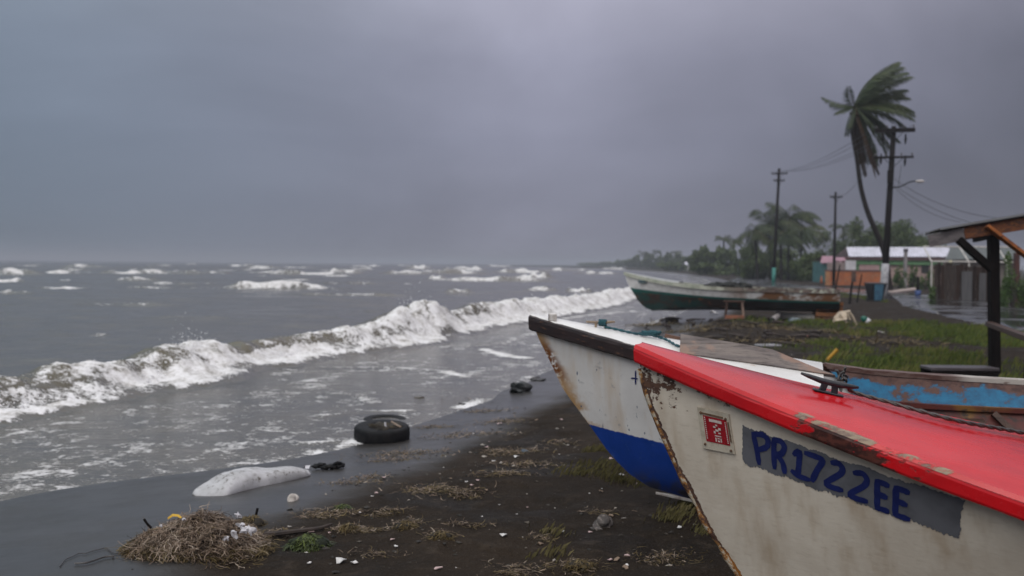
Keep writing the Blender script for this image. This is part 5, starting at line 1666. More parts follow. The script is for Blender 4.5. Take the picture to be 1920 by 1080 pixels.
tree(1425, 1530, 472, 512, 165, 'hazy dark tree row seen between the trunks of the palm clump', 1500, .35, 98)
bush(1420, 1500, 490, 520, 150, 'dark hazy bush filling the gap between the palm trunks', 1200, .25, 99)

# the land goes on beyond the right edge: a thicket behind the road
rk = np.random.RandomState(9)
TV, TR = [], []
for k in range(46):
    y_ = rk.uniform(42, 150); x_ = 26 + 0.42 * (y_ - 42) * 0.2 + rk.uniform(2, 60)
    if (x_ / y_) * F_PX + 960 < 1960: x_ = y_ * 0.56 + rk.uniform(0, 25)
    r_ = rk.uniform(1.6, 4.0); h_ = r_ * rk.uniform(.9, 1.5)
    n_ = 420
    g_ = rk.randn(n_, 3); g_ /= np.linalg.norm(g_, axis=1)[:, None]
    c_ = np.array([x_, y_, h_ * .95]) + g_ * (rk.rand(n_, 1) ** .4) * np.array([r_, r_, h_])
    a_ = rk.randn(n_, 3); a_ /= np.linalg.norm(a_, axis=1)[:, None]
    b_ = np.cross(a_, rk.randn(n_, 3)); b_ /= np.linalg.norm(b_, axis=1)[:, None]
    l_ = .28 * (.6 + .8 * rk.rand(n_, 1))
    TV.append(np.stack([c_ - a_ * l_, c_ - b_ * l_ * .45, c_ + a_ * l_, c_ + b_ * l_ * .45], 1)); TR.append(rk.rand(n_))
tag(mesh_obj('thicket', np_polys('thicket', np.concatenate(TV), 4, m_leaf, np.concatenate(TR))), 'dense green thicket beyond the road past the right edge', 'thicket', kind='stuff')
# ------------------------------------------------------------------ houses, fence, shelter
def pbox(mb, x0, x1, y0, y1, d, depth, ch=0.0):
    "a block whose face at distance d spans these sight lines"
    p, q = atd(x0, y1, d), atd(x1, y0, d)
    mb.box(((p.x + q.x) / 2, d + depth / 2, (p.z + q.z) / 2), (abs(q.x - p.x), depth, abs(q.z - p.z)), None, ch)
    return mb
def off(root, me_o):
    me_o.location = -root.location
    return me_o
def corrugated(mb, a, b, c, d, n, amp):
    "a-b upper edge, d-c lower edge; ridges run down the slope"
    a, b, c, d = map(Vector, (a, b, c, d))
    nrm = (b - a).cross(d - a).normalized()
    if nrm.z < 0: nrm = -nrm
    vs = []
    for i in range(n + 1):
        k = i / n
        o_ = nrm * amp * (1 if i % 2 else -1)
        vs += [a.lerp(b, k) + o_, d.lerp(c, k) + o_]
    mb.add(vs, [(2 * i, 2 * i + 2, 2 * i + 3, 2 * i + 1) for i in range(n)])
    return mb
m_roof_w = simple('pale_sheet_roof', (0.60, 0.58, 0.66), (0.46, 0.45, 0.50), 0.45, 1.2, 0.1)
m_green_p = simple('green_fascia', (0.13, 0.27, 0.12), (0.09, 0.20, 0.09), 0.6, 3)
m_pinkw = simple('pinkish_wall', (0.38, 0.27, 0.24), (0.30, 0.21, 0.19), 0.7, 2)
m_brown_e = simple('brown_eave', (0.14, 0.08, 0.075), (0.09, 0.055, 0.05), 0.7, 4)
m_orange_w = simple('orange_wall', (0.44, 0.135, 0.045), (0.32, 0.10, 0.04), 0.75, 1.3, 0.15, c3=(0.30, 0.16, 0.09))
m_white_w = simple('white_shutter', (0.60, 0.58, 0.60), (0.50, 0.48, 0.50), 0.6, 3)
m_dark = simple('dark_opening', (0.03, 0.03, 0.03), rough=0.8)
HB = Vector((atd(1690, 538, 104).x, 104, 0.0))
house = empty('house', HB, 0, 'low house with pale sheet roof, green fascia and pinkish wall behind the tall pole', 'house')
mb = pbox(MB(), 1590, 1784, 494, 540, 104, 7); off(house, mb.build('wall', m_pinkw, house))
mb = MB()
e0, e1, r0, r1 = atd(1592, 481, 103.4), atd(1788, 481.5, 103.4), atd(1587, 463, 107.5), atd(1779, 463.5, 107.5)
corrugated(mb, r0, r1, e1, e0, 60, 0.035)
b0, b1 = Vector((r0.x, 111.6, e0.z)), Vector((r1.x, 111.6, e1.z))
corrugated(mb, r0, r1, b1, b0, 60, 0.035)
off(house, mb.build('roof', m_roof_w, house))
off(house, pbox(MB(), 1585, 1790, 482.3, 487, 103.55, .1).build('eave_board', m_brown_e, house))
off(house, pbox(MB(), 1587, 1786, 487.3, 495.5, 103.75, .12).build('fascia', m_green_p, house))
w = off(house, pbox(MB(), 1604, 1652, 494, 511, 103.9, .08).build('window', m_green_p, house))
mb = pbox(MB(), 1611, 1649, 496.5, 509.5, 103.82, .06); o = mb.build('shutter', simple('pink_shutter', (0.42, 0.27, 0.26), (0.36, 0.23, 0.22), 0.6, 3), w)
w2 = off(house, pbox(MB(), 1585.5, 1605, 488.5, 512, 103.6, .10).build('window', m_white_w, house))
for x0, x1 in ((1728, 1742), (1752, 1766)):
    off(house, pbox(MB(), x0, x1, 497, 512, 103.93, .05).build('window', m_dark, house))
ow = empty('garden_wall', (atd(1607, 538, 98).x, 98, 0.0), 0, 'orange painted low wall in front of the house', 'wall')
off(ow, pbox(MB(), 1550, 1669, 508.5, 541, 98, .25).build('wall', m_orange_w, ow))
off(ow, pbox(MB(), 1547, 1671, 506.6, 508.4, 97.95, .36).build('coping', m_brown_e, ow))
off(ow, pbox(MB(), 1548, 1556, 509, 541, 97.93, .2).build('pier', simple('pale_orange_pier', (0.42, 0.20, 0.09), (0.33, 0.15, 0.07), 0.7, 2), ow))
ph = empty('cottage', (atd(1565, 536, 114).x, 114, 0.0), 0, 'small cottage with faded pink roof and teal wall behind the orange wall', 'house')
off(ph, pbox(MB(), 1543, 1588, 491.5, 536, 114, 4).build('wall', simple('teal_wall', (0.05, 0.15, 0.15), (0.04, 0.11, 0.115), 0.7, 2), ph))
mb = MB(); corrugated(mb, atd(1541, 480, 117), atd(1592, 480, 117), atd(1593, 493, 113.6), atd(1538, 493, 113.6), 24, 0.03)
q0, q1 = atd(1541, 480, 117), atd(1592, 480, 117); corrugated(mb, q0, q1, q1 + Vector((0, 3.4, -.6)), q0 + Vector((0, 3.4, -.6)), 24, .03)
off(ph, mb.build('roof', simple('faded_pink_roof', (0.36, 0.19, 0.235), (0.27, 0.15, 0.18), 0.6, 2), ph))
for x0, x1 in ((1566, 1575), (1577, 1585)): off(ph, pbox(MB(), x0, x1, 489, 507, 113.9, .07).build('window', simple('dark_wood_shutter', (0.07, 0.05, 0.04), rough=0.7), ph))
sh = empty('shed', (atd(1830, 540, 66).x, 66, 0), 0, 'shed with grey green sheet roof behind the plank fence', 'shed')
off(sh, pbox(MB(), 1815, 1905, 486, 545, 66, 4).build('wall', simple('grey_wall', (0.20, 0.17, 0.15), (0.15, 0.13, 0.12), 0.7, 2), sh))
mb = MB(); corrugated(mb, atd(1782, 464, 70), atd(1903, 464, 70), atd(1912, 486, 65.4), atd(1772, 486, 65.4), 44, 0.03); off(sh, mb.build('roof', simple('grey_green_roof', (0.095, 0.11, 0.10), (0.07, 0.08, 0.075), 0.5, 2), sh))
fh = empty('house', (atd(1295, 506, 330).x, 330, .1), 0, 'tiny pale house among the hazy trees of the far shore', 'house')
off(fh, pbox(MB(), 1286, 1304, 497, 507, 330, 6).build('wall', m_white_w, fh))
p, q = atd(1284, 497, 329.5), atd(1306, 497, 329.5); h_ = 1.0
mb = MB(); mb.add([p, q, q + Vector((-.6, 4, h_)), p + Vector((.6, 4, h_)), q + Vector((0, 7.5, 0)), p + Vector((0, 7.5, 0))], [(0, 1, 2, 3), (3, 2, 4, 5)]); off(fh, mb.build('roof', m_roof_w, fh))

# plank fence
m_fence = [simple('dark_fence_plank', (0.030, 0.019, 0.015), (0.017, 0.011, 0.009), 0.8, 3, 0.4, 0.01, (5, 5, 0.6), 0.05), simple('brown_fence_plank', (0.046, 0.029, 0.022), (0.028, 0.018, 0.014), 0.8, 3, 0.4, 0.01, (5, 5, 0.6), 0.05), simple('grey_fence_plank', (0.06, 0.045, 0.038), (0.038, 0.03, 0.026), 0.8, 3, 0.4, 0.01, (5, 5, 0.6), 0.05)]
m_sheet = simple('grey_sheet_metal', (0.11, 0.105, 0.108), (0.07, 0.066, 0.066), 0.5, 2, 0.2, 0.01, (6, 6, .4))
FD = 54.0
fb = Vector((atd(1803, 566, FD).x, FD, 0)); fence = empty('plank_fence', fb, 0, 'weathered dark plank fence patched with grey sheet metal', 'fence')
rr = random.Random(3)
x = 1752.0
while x < 1856:
    w = rr.uniform(6.0, 9.0)
    top_ = 494 + rr.uniform(-2.5, 3.5) + (3 if x > 1805 else 0)
    d = FD + rr.uniform(-.03, .03)
    p, q = atd(x, top_, d), atd(x + w - .5, top_, d)
    zb = gz(p.x, d) - .1
    mb = MB(); mb.box(((p.x + q.x) / 2, d, (p.z + zb) / 2), (q.x - p.x, 0.03, p.z - zb), Matrix.Rotation(rr.uniform(-.012, .012), 3, 'Y'), 0.006)
    off(fence, mb.build('plank', m_fence[rr.choice((0, 0, 1, 1, 2))], fence)); x += w
for x0, x1, y0 in ((1803, 1823, 509), (1836, 1849, 512)):
    mb = MB(); p, q = atd(x0, y0, FD - .12), atd(x1, y0, FD - .12); zb = gz(p.x, FD) - .05
    corrugated(mb, p, q, Vector((q.x, q.y, zb)), Vector((p.x, p.y, zb)), 14, 0.012); off(fence, mb.build('sheet_panel', m_sheet, fence))
for y_ in (503, 548):
    p, q = atd(1750, y_, FD + .08), atd(1858, y_, FD + .08); off(fence, MB().beam(p, q, .05, .09).build('rail', m_fence[0], fence))
fl = atd(1782, 491, FD - .05)
tag(MB().blob(fl, (.11, .11, .09), 2, 2, .05).build('pale_float', simple('pale_yellow_float', (0.52, 0.48, 0.33), (0.40, 0.36, 0.25), 0.5, 5), None, True), 'pale yellow float perched on top of the plank fence', 'float')
# white pipe canopy frame
m_pipe = simple('white_pipe', (0.58, 0.54, 0.50), (0.42, 0.38, 0.35), 0.5, 5)
cf = empty('canopy_frame', (atd(1815, 560, 58).x, 58, 0), 0, 'frame of white pipes standing behind the plank fence', 'canopy frame')
for (a, b) in (((1731, 462.5), (1902, 463.5)), ((1745, 490), (1905, 492)), ((1732, 463), (1747, 491)), ((1799, 463), (1817, 492)), ((1870, 463), (1889, 493))):
    da = 59.5 if a[1] < 470 else 58; db = 59.5 if b[1] < 470 else 58
    off(cf, MB().tube([atd(*a, da), atd(*b, db)], .045, 6).build('pipe', m_pipe, cf))
for x_ in (1747, 1817, 1889):
    p = atd(x_, 491, 58); off(cf, MB().tube([p, Vector((p.x, p.y, gz(p.x, p.y) - .1))], .05, 6).build('leg', m_pipe, cf))
# concrete post, bollard, slab, cone, bin, sticks
p = on_ground(1697, 539)
t_ = atd(1697, 469, p.y).z - p.z
cp = empty('concrete_post', p, 0, 'grey concrete post with dark cap in front of the house', 'post')
MB().box((0, 0, t_ / 2 - .1), (.26, .26, t_ - .1), None, .02).build('shaft', simple('concrete', (0.27, 0.24, 0.24), (0.19, 0.17, 0.17), 0.85, 4), cp)
MB().box((0, 0, t_ - .02), (.32, .32, .3), None, .02).build('cap', simple('dark_concrete', (0.09, 0.08, 0.09), rough=.8), cp)
p = on_ground(1721, 557)
bo_ = empty('bollard', p, 0, 'dark bollard standing in a blue tub at the road edge', 'bollard')
MB().tube([(0, 0, 0), (0, 0, .42)], [.15, .19], 10).build('tub', simple('blue_tub', (0.05, 0.09, 0.24), (0.035, 0.06, 0.16), 0.5, 5), bo_, True)
MB().tube([(0, 0, .3), (-.03, 0, 1.28)], [.085, .075], 8).build('post', m_pole, bo_, True)
sp = [at(1664, 548, .06), at(1716, 541, .06), at(1718, 545, .06), at(1672, 551, .06)]
tag(MB().poly_prism([Vector((q.x, q.y, .03)) for q in sp], (0, 0, .13)).build('concrete_slab', simple('pale_slab', (0.36, 0.28, 0.25), (0.28, 0.22, 0.2), 0.8, 3)), 'pale pinkish concrete slab beside the road behind the palm foot', 'slab')
p = on_ground(1540, 532)
tc_ = empty('traffic_cone', p, 0, 'orange cone at the corner of the orange wall', 'traffic cone')
MB().box((0, 0, .03), (.42, .42, .06), None, .01).build('base', m_dark, tc_)
MB().tube([(0, 0, .06), (0, 0, .45), (0, 0, .82)], [.17, .10, .035], 10).build('cone', simple('orange_plastic', (0.45, 0.12, 0.035), rough=.5), tc_, True)
p = on_ground(1641, 565)
bn = empty('wheeled_bin', p, math.radians(8), 'dark wheeled bin with blue front beside the white foot of the tall pole', 'bin')
mb = MB()
mb.add([(-.29, -.25, .05), (.29, -.25, .05), (.29, .25, .05), (-.29, .25, .05), (-.44, -.36, .92), (.44, -.36, .92), (.44, .36, .92), (-.44, .36, .92)], [(0, 3, 2, 1), (0, 1, 5, 4), (1, 2, 6, 5), (2, 3, 7, 6), (3, 0, 4, 7), (4, 5, 6, 7)])
mb.build('body', simple('black_bin_plastic', (0.014, 0.015, 0.018), rough=.4), bn)
MB().add([(-.19, -.27, .06), (.22, -.27, .06), (.27, -.375, .90), (-.24, -.375, .90)], [(0, 1, 2, 3)])
mb = MB(); mb.poly_prism([(-.19, -.275, .06), (.22, -.275, .06), (.27, -.375, .90), (-.24, -.375, .90)], (0, .02, 0)); mb.build('front_panel', simple('blue_bin_front', (0.055, 0.15, 0.22), (0.04, 0.10, 0.17), 0.45, 4), bn)
MB().box((0, 0, .95), (.92, .76, .05), Matrix.Rotation(.05, 3, 'X'), .015).build('lid', simple('black_bin_lid', (0.016, 0.017, 0.02), rough=.4), bn)
for sx in (-.3, .3): MB().tube([(sx - .03, .27, .1), (sx + .03, .27, .1)], .1, 10).build('wheel', m_dark, bn)
for (x0, y0, x1, y1, rad, lb) in ((1575, 497, 1563, 559, .05, 'thin stick leaning by the slatted crate, nearest the sea'), (1601, 511, 1592, 569, .06, 'middle stick of three stuck in the dirt, carrying a small plate'), (1616, 514, 1606, 567, .045, 'thin stick stuck in the dirt nearest the bin')):
    b = on_ground(x1, y1); tp_ = atd(x0, y0, b.y)
    st = empty('stick', b, 0, lb, 'stick', 'sticks stuck in the dirt by the road')
    MB().tube([(0, 0, -.2), ((tp_ - b) * .5), (tp_ - b)], [rad, rad * .9, rad * .7], 6).build('shaft', m_pole, st)
    if 'plate' in lb: MB().box((tp_ - b) * .86 + Vector((0, -.08, 0)), (.22, .03, .5), None, .005).build('plate', simple('rusty_plate', (0.10, 0.06, 0.045), (0.05, 0.035, 0.03), .7, 5), st)
p = on_ground(1906, 572)
tag(MB().beam((p.x, p.y, -.2), (p.x - .05, p.y, atd(1904, 474, p.y).z), .22, .22, (0, 1, 0), .01).build('timber_post', simple('red_brown_post', (0.085, 0.028, 0.022), (0.05, 0.02, 0.017), .7, 4)), 'red brown timber post behind the shelter near the right edge', 'post')

# the beach shelter
m_grey_pl = simple('grey_rafter_wood', (0.135, 0.115, 0.115), (0.085, 0.072, 0.075), 0.7, 4, .4, .006, (.5, 4, 4))
m_rust_w = simple('rusty_brown_wood', (0.13, 0.042, 0.016), (0.055, 0.022, 0.014), 0.6, 4, .5, .008, (.6, 4, 4), .3, (0.22, 0.075, 0.015))
m_orange_r = simple('rusty_orange_brace', (0.30, 0.085, 0.012), (0.16, 0.045, 0.012), 0.65, 5, .5, .008, c3=(0.07, 0.025, 0.014))
m_roof_d = simple('dark_sheet', (0.045, 0.045, 0.048), (0.03, 0.025, 0.024), 0.5, 3)
sb = on_ground(1866, 712); SD = sb.y
sl = empty('beach_shelter', sb, 0, 'open wooden beach shelter with black post, grey rafter end and rusty orange brace', 'shelter')
def sp_(x, y, d): return atd(x, y, d) - sb
MB().beam((0, 0, -.3), sp_(1862, 431, SD), .15, .15, (0, 1, 0), .01).build('post', m_black_wood, sl)
A0, A1, A2 = sp_(1741, 452, SD + .22), sp_(1808, 438.5, SD + .02), sp_(1950, 414, SD - .38)
MB().beam(A0, A1, .05, .205, (0, 0, 1), .004).build('rafter_end', m_grey_pl, sl)
MB().beam(A1 + (A2 - A1) * .0 + Vector((.003, .0, .012)), A2, .06, .20, (0, 0, 1), .004).build('rafter', m_rust_w, sl)
MB().beam(sp_(1797, 449, SD + .02), sp_(1861, 506, SD - .02), .11, .13, (0, 1, 0), .006).build('brace', m_black_wood, sl)
MB().beam(sp_(1850, 424, SD - .22), sp_(1950, 500, SD - .40), .05, .165, (0, 1, 0), .004).build('brace', m_orange_r, sl)
mb = MB()
g0, g1 = sp_(1763, 429, SD + .05), sp_(1955, 396, SD - .5)
al = Vector((TX, TY, 0)) * 2.6
corrugated(mb, g1, g1 + al, g0 + al, g0, 34, .018)
mb.build('roof_sheet', m_roof_d, sl)
for k in (1.25, 2.5):
    MB().beam(A0.lerp(A2, .3) + Vector((TX, TY, 0)) * k, A2 + Vector((TX, TY, 0)) * k, .05, .17, (0, 0, 1), .004).build('rafter', m_rust_w, sl)
MB().beam(sp_(1870, 440, SD - .1) + Vector((0, 0, .02)), sp_(1870, 440, SD - .1) + Vector((TX, TY, 0)) * 2.6, .07, .12, (0, 0, 1), .004).build('wall_plate', m_black_wood, sl)
r1_, r2_ = sp_(1854, 607, SD - .12), sp_(1935, 637, 12.7)
MB().beam(r1_, r2_, .11, .075, (0, 0, 1), .006).build('rail', m_brown_wood, sl)
q = on_ground(1926, 735)
MB().beam(q - sb - Vector((0, 0, .3)), sp_(1937, 640, 12.75), .12, .12, (0, 1, 0), .008).build('leaning_post', m_black_wood, sl)
a, b = on_ground(1808, 722), on_ground(1940, 734)
tag(MB().beam(a + Vector((0, 0, .05)), b + Vector((0, 0, .05)), .13, .12, (0, 0, 1), .01).build('timber_beam', m_brown_wood), 'wet brown timber lying on the ground at the foot of the shelter post', 'beam')
BD = 14.4
bc = Vector((atd(1812, 735, BD).x, BD + .2, 0)); bc.z = gz(bc.x, bc.y)
bench = empty('bench', bc, 0, 'low dark wooden bench beside the black shelter post', 'bench')
zt = atd(1800, 690, BD).z - bc.z
x0, x1 = atd(1746, 690, BD).x - bc.x, atd(1874, 690, BD).x - bc.x
MB().box(((x0 + x1) / 2, 0, zt - .02), (x1 - x0, .42, .045), None, .006).build('seat', simple('wet_grey_seat', (0.085, 0.072, 0.075), (0.05, 0.042, 0.045), .35, 5, .3, .004, (.6, 4, 4)), bench)
for sy in (-.185, .185): MB().box(((x0 + x1) / 2, sy, zt - .095), (x1 - x0 - .02, .035, .10), None, .004).build('apron', m_black_wood, bench)
for sx in (x0 + .07, x1 - .07):
    for sy in (-.15, .15): MB().box((sx, sy, (zt - .045) / 2 - .06), (.09, .06, zt + .05), None, .005).build('leg', m_black_wood, bench)

# ------------------------------------------------------------------ round the far boat
m_pallet = simple('orange_brown_wood', (0.24, 0.095, 0.030), (0.14, 0.055, 0.022), 0.65, 4, .4, .006, (.6, 3, 3))
PDp = 33.0
pl_ = empty('slatted_crate', Vector((atd(1555, 592, PDp).x, PDp, gz(atd(1555, 592, PDp).x, PDp))), math.radians(-6), 'orange brown slatted crate against the stern of the far boat', 'crate')
for k, z in enumerate((.09, .27, .45, .62)):
    for yy_ in (0, .5): MB().box((0, yy_, z), (.86 + .03 * (k % 2), .022, .125), None, .004).build('slat', m_pallet, pl_)
for sx in (-.4, 0, .4):
    for yy_ in (.04, .46): MB().box((sx, yy_, .33), (.07, .05, .70), None, .004).build('post', m_brown_wood, pl_)
for sx in (-.42, .42):
    for z in (.18, .54): MB().box((sx, .25, z), (.02, .46, .11), None, .004).build('slat', m_pallet, pl_)
T_D = 33.2
c = Vector((atd(1376, 596, T_D).x, T_D, 0)); c.z = gz(c.x, c.y)
tr_ = empty('trestle', c, 0, 'small wooden trestle propping the far boat amidships', 'trestle')
hh = atd(1376, 566, T_D).z - c.z
m_tanw = simple('tan_wood', (0.25, 0.17, 0.13), (0.16, 0.10, 0.08), .7, 5)
MB().beam((-.30, 0, -.05), (-.24, 0, hh), .07, .09, (0, 1, 0), .005).build('leg', m_brown_wood, tr_)
MB().beam((.34, 0, -.05), (.26, 0, hh), .07, .11, (0, 1, 0), .005).build('leg', m_tanw, tr_)
MB().box((0, -.07, .12), (.62, .05, .12), None, .005).build('crossbar', simple('orange_board', (0.28, 0.11, 0.06), (0.2, 0.08, 0.05), .7, 5), tr_)
MB().box((0, 0, hh + .02), (.70, .16, .06), None, .005).build('top_bar', m_brown_wood, tr_)
for (x_, s_, lb) in ((1260, .7, 'dark block under the bow of the far boat'), (1530, .8, 'dark block under the stern of the far boat')):
    q = atd(x_, 590, 34.5 if x_ < 1300 else 33.9); q.z = gz(q.x, q.y)
    tag(MB().box((q.x, q.y, q.z + .06), (.5 * s_, .35, .24), Matrix.Rotation(.3, 3, 'Z'), .01).build('keel_block', m_black_wood), lb, 'block')
def pipe_thing(pts, r, mat, name, label, cat):
    mb = MB(); P = [Vector(p) for p in pts]
    n = 14
    mb.tube(P, r, n, False); mb.tube(list(reversed(P)), r * .86, n, False)
    return tag(mb.build(name, mat, None, True), label, cat)
def og(x, y, lift=0.0): return on_ground(x, y, lift)
a, b = og(1466, 597, .10), og(1536, 602, .10)
pipe_thing([a, a.lerp(b, .5), b], .11, m_pipe, 'white_pipe', 'thick white pipe lying on the grass under the stern of the far boat', 'pipe')
a, b = og(1447, 607, .09), og(1463, 600, .11); b.y += .3
pipe_thing([a, a.lerp(b, .6), b, b + Vector((.05, .1, .1))], .10, simple('dirty_white_pipe', (0.36, 0.33, 0.32), (0.25, 0.22, 0.21), .6, 6), 'elbow_pipe', 'short dirty pipe elbow with black mouth in front of the white pipe', 'pipe')
mb = MB(); q = og(1447, 606.5, .09); mb.tube([q + Vector((0, -.02, 0)), q + Vector((.05, .1, .02))], .085, 12); 
tag(mb.build('pipe_mouth_shade', m_dark), 'black plug in the mouth of the short pipe elbow, a dark cylinder for its shade', 'hollow')  # solid dark cylinder stands in for the shaded inside of the pipe mouth
q = og(1490, 604); mb = MB().blob(q + Vector((0, 0, .06)), (.22, .13, .09), 4, 2, .3, -.05)
tag(mb.build('plastic_bag', simple('blue_grey_plastic', (0.15, 0.18, 0.20), (0.10, 0.12, 0.13), .4, 6), None, True), 'crumpled blue grey plastic bag in the grass before the white pipe', 'bag')
q = og(1548, 602); tag(MB().box(q + Vector((0, .1, .04)), (.48, .14, .09), Matrix.Rotation(-.1, 3, 'Z'), .01).build('white_board', m_pipe), 'short white board lying below the slatted crate', 'board')
# overturned plastic chair
m_chair = simple('dirty_cream_plastic', (0.46, 0.37, 0.27), (0.34, 0.27, 0.20), .5, 5)
cq = og(1584, 611); CD = cq.y
ch_ = empty('plastic_chair', cq, 0, 'overturned cream plastic chair lying in the grass beside the slatted crate', 'chair')
def cpt(x, y, d=0): return atd(x, y, CD + d) - cq
MB().poly_prism([cpt(1563, 596, .1), cpt(1572, 586, .2), cpt(1594, 583, .3), cpt(1588, 594, .05)], (.02, .03, .03)).build('backrest', m_chair, ch_)
MB().poly_prism([cpt(1564, 597, .1), cpt(1588, 595, .05), cpt(1588, 599, -.05), cpt(1566, 602, 0)], (.02, .03, .02)).build('seat', m_chair, ch_)
for pts in ([(1592, 584), (1599, 594), (1606, 609)], [(1574, 589), (1581, 598), (1587, 605)], [(1565, 597), (1563, 604)], [(1588, 584), (1594, 600)]):
    MB().tube([cpt(x, y, .05) for x, y in pts], .032, 6).build('leg', m_chair, ch_)
q = og(1624, 608)
bt = empty('bottle', q, 0, 'green plastic bottle with white base lying in the grass right of the cream chair', 'bottle')
MB().tube([(-.16, 0, .20), (-.10, 0, .19), (-.02, 0, .13)], [.05, .10, .11], 10).build('body', simple('green_plastic', (0.01, 0.12, 0.085), (0.01, 0.09, 0.06), .35), bt, True)
MB().tube([(-.02, 0, .13), (.10, -.02, .06)], [.11, .10], 10).build('base', m_white_w, bt, True)
a, b = og(1550, 678), og(1571, 655); b.z += .18
yp = a.lerp(b, 1.0)
tag(MB().tube([a + Vector((0, 0, .02)), atd(1570, 655, a.y - .0)], .035, 7).build('yellow_pole', simple('yellow_plastic', (0.42, 0.22, 0.02), (0.3, 0.15, 0.015), .5)), 'short yellow plastic pole sticking up from the grass behind the blue gunwale', 'pole')
# ------------------------------------------------------------------ things washed up on the sand
# sandbag
a, b = on_ground(379, 930), on_ground(571, 890)
mid = (a + b) / 2; dv = b - a; ang = math.atan2(dv.y, dv.x); L = math.hypot(dv.x, dv.y)
n1_, n2_ = 40, 20
vs, fs = [], []
for i in range(n1_ + 1):
    s = -1 + 2 * i / n1_
    env = max(0.0, 1 - abs(s) ** 7) ** 0.5
    hw = 0.165 * (0.45 + 0.55 * max(0.0, 1 - abs(s) ** 12) ** 0.5) * (1.0 - 0.16 * s)
    hh = (0.125 - 0.035 * s) * max(0.0, 1 - abs(s) ** 2.8) ** 0.75 + 0.012
    if s > .8: hw *= 1 - .9 * (s - .8); hh = max(hh * .8, .035)
    for j in range(n2_):
        th = 2 * math.pi * j / n2_
        cx_, sx_ = math.cos(th), math.sin(th)
        wob = 1 + .03 * math.sin(5 * s + 2 * th) + .015 * math.sin(15 * s - 2 * th)
        y = hw * abs(cx_) ** .75 * (1 if cx_ > 0 else -1) * wob
        z = hh * (abs(sx_) ** .55) * (wob + .05 * math.sin(4.3 * s + 2 * th) - .10 * math.exp(-((s - .15 - .3 * math.cos(th)) / .12) ** 2)) if sx_ > 0 else -0.03 * abs(sx_)
        cr_ = float(fbm(np.array([s * 5.0 + 3]), np.array([th * 1.6 + 2]), 3)[0]) - .5
        z = z * (1 + .22 * cr_) if sx_ > 0 else z
        vs.append((s * L / 2 + .02 * cx_ * (abs(s) > .85) * (1 if s > 0 else -1), y * (1 + .12 * cr_) - .03 * s * s, z + .004))
for i in range(n1_):
    for j in range(n2_):
        fs.append((i * n2_ + j, (i + 1) * n2_ + j, (i + 1) * n2_ + (j + 1) % n2_, i * n2_ + (j + 1) % n2_))
fs += [tuple(range(n2_ - 1, -1, -1)), tuple(n1_ * n2_ + j for j in range(n2_))]
t = NT('white_sack_weave')
n1, n2 = t.noise(7, 6, .7), t.noise(24, 6, .75)
col = t.mix(t.rng(n1, .35, .65), (0.50, 0.49, 0.50), (0.38, 0.37, 0.37))
sp3 = t.sep()
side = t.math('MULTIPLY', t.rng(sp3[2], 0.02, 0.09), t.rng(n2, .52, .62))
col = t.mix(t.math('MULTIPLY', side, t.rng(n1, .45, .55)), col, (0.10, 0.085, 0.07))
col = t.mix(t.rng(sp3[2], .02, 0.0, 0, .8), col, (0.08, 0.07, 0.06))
mb = MB(); mb.add(vs, fs)
bag = empty('sandbag', mid, ang, 'half buried white woven sandbag on the wet sand', 'sandbag')
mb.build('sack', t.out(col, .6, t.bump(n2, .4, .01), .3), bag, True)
MB().ribbon([(L / 2 - .02, -.05, .05), (L / 2 + .02, -.02, .07), (L / 2 + .03, .04, .04)], .05, (0, 0, 1)).build('tied_end', m_white_w, bag)

m_rubber = simple('black_rubber', (0.006, 0.006, 0.007), (0.013, 0.012, 0.012), .6, 18, .5, .006, spec=.15)
def tyre(px, py, R_, r_, tilt, az, sink, label, weed=False):
    c = on_ground(px, py)
    root = empty('tyre', c, az, label, 'tyre')
    M = Matrix.Rotation(tilt, 3, 'X')
    vs, fs = [], []
    N, K = 48, 14
    for i in range(N):
        th = 2 * math.pi * i / N
        for j in range(K):
            ph = 2 * math.pi * j / K
            cr, cz = math.cos(ph), math.sin(ph)
            rad = R_ - r_ + r_ * 1.0 * (abs(cr) ** .38) * (1 if cr > 0 else -1) * (1 if cr > 0 else .8)
            z = r_ * .95 * (abs(cz) ** .42) * (1 if cz > 0 else -1)
            if cr > .6 and i % 2: rad -= .008
            vs.append(M @ Vector((rad * math.cos(th), rad * math.sin(th), z)) + Vector((0, 0, sink)))
    for i in range(N):
        for j in range(K):
            fs.append((i * K + j, ((i + 1) % N) * K + j, ((i + 1) % N) * K + (j + 1) % K, i * K + (j + 1) % K))
    mb = MB(); mb.add(vs, fs); mb.build('casing', m_rubber, root, True)
    return root
ty = tyre(716, 824, .315, .104, math.radians(5), .1, .066, 'old black tyre lying on the sand at the edge of the wash')
tyre(722, 792, .29, .075, math.radians(4), .3, -.02, 'tyre almost buried in the wash behind the black tyre')
mb = MB()
for k in range(9): mb.blob((.07 * math.cos(k * 2.4) * (k % 3), .07 * math.sin(k * 2.4) * (k % 3), .138), (.10, .10, .042), k, 2, .5)
mb.build('trapped_sand', simple('trapped_weed', (0.022, 0.018, 0.014), (0.05, 0.038, 0.022), .8, 14, .6, .01), ty, True)
m_stick = simple('pale_driftwood', (0.34, 0.26, 0.20), (0.22, 0.16, 0.12), .75, 12)
c = on_ground(716, 822)
for k, (pts, mm, lb) in enumerate((([(722, 792), (723, 801), (724, 808)], m_white_w, 'short white strip of plastic hanging over the black tyre'), ([(733, 790), (744, 797), (752, 801)], m_stick, 'pale stick lying across the black tyre'))):
    tag(MB().tube([atd(x, y, c.y - .22 + .05 * k) for x, y in pts], .012, 5).build('stick' if k else 'plastic_strip', mm), lb, 'stick' if k else 'strip')

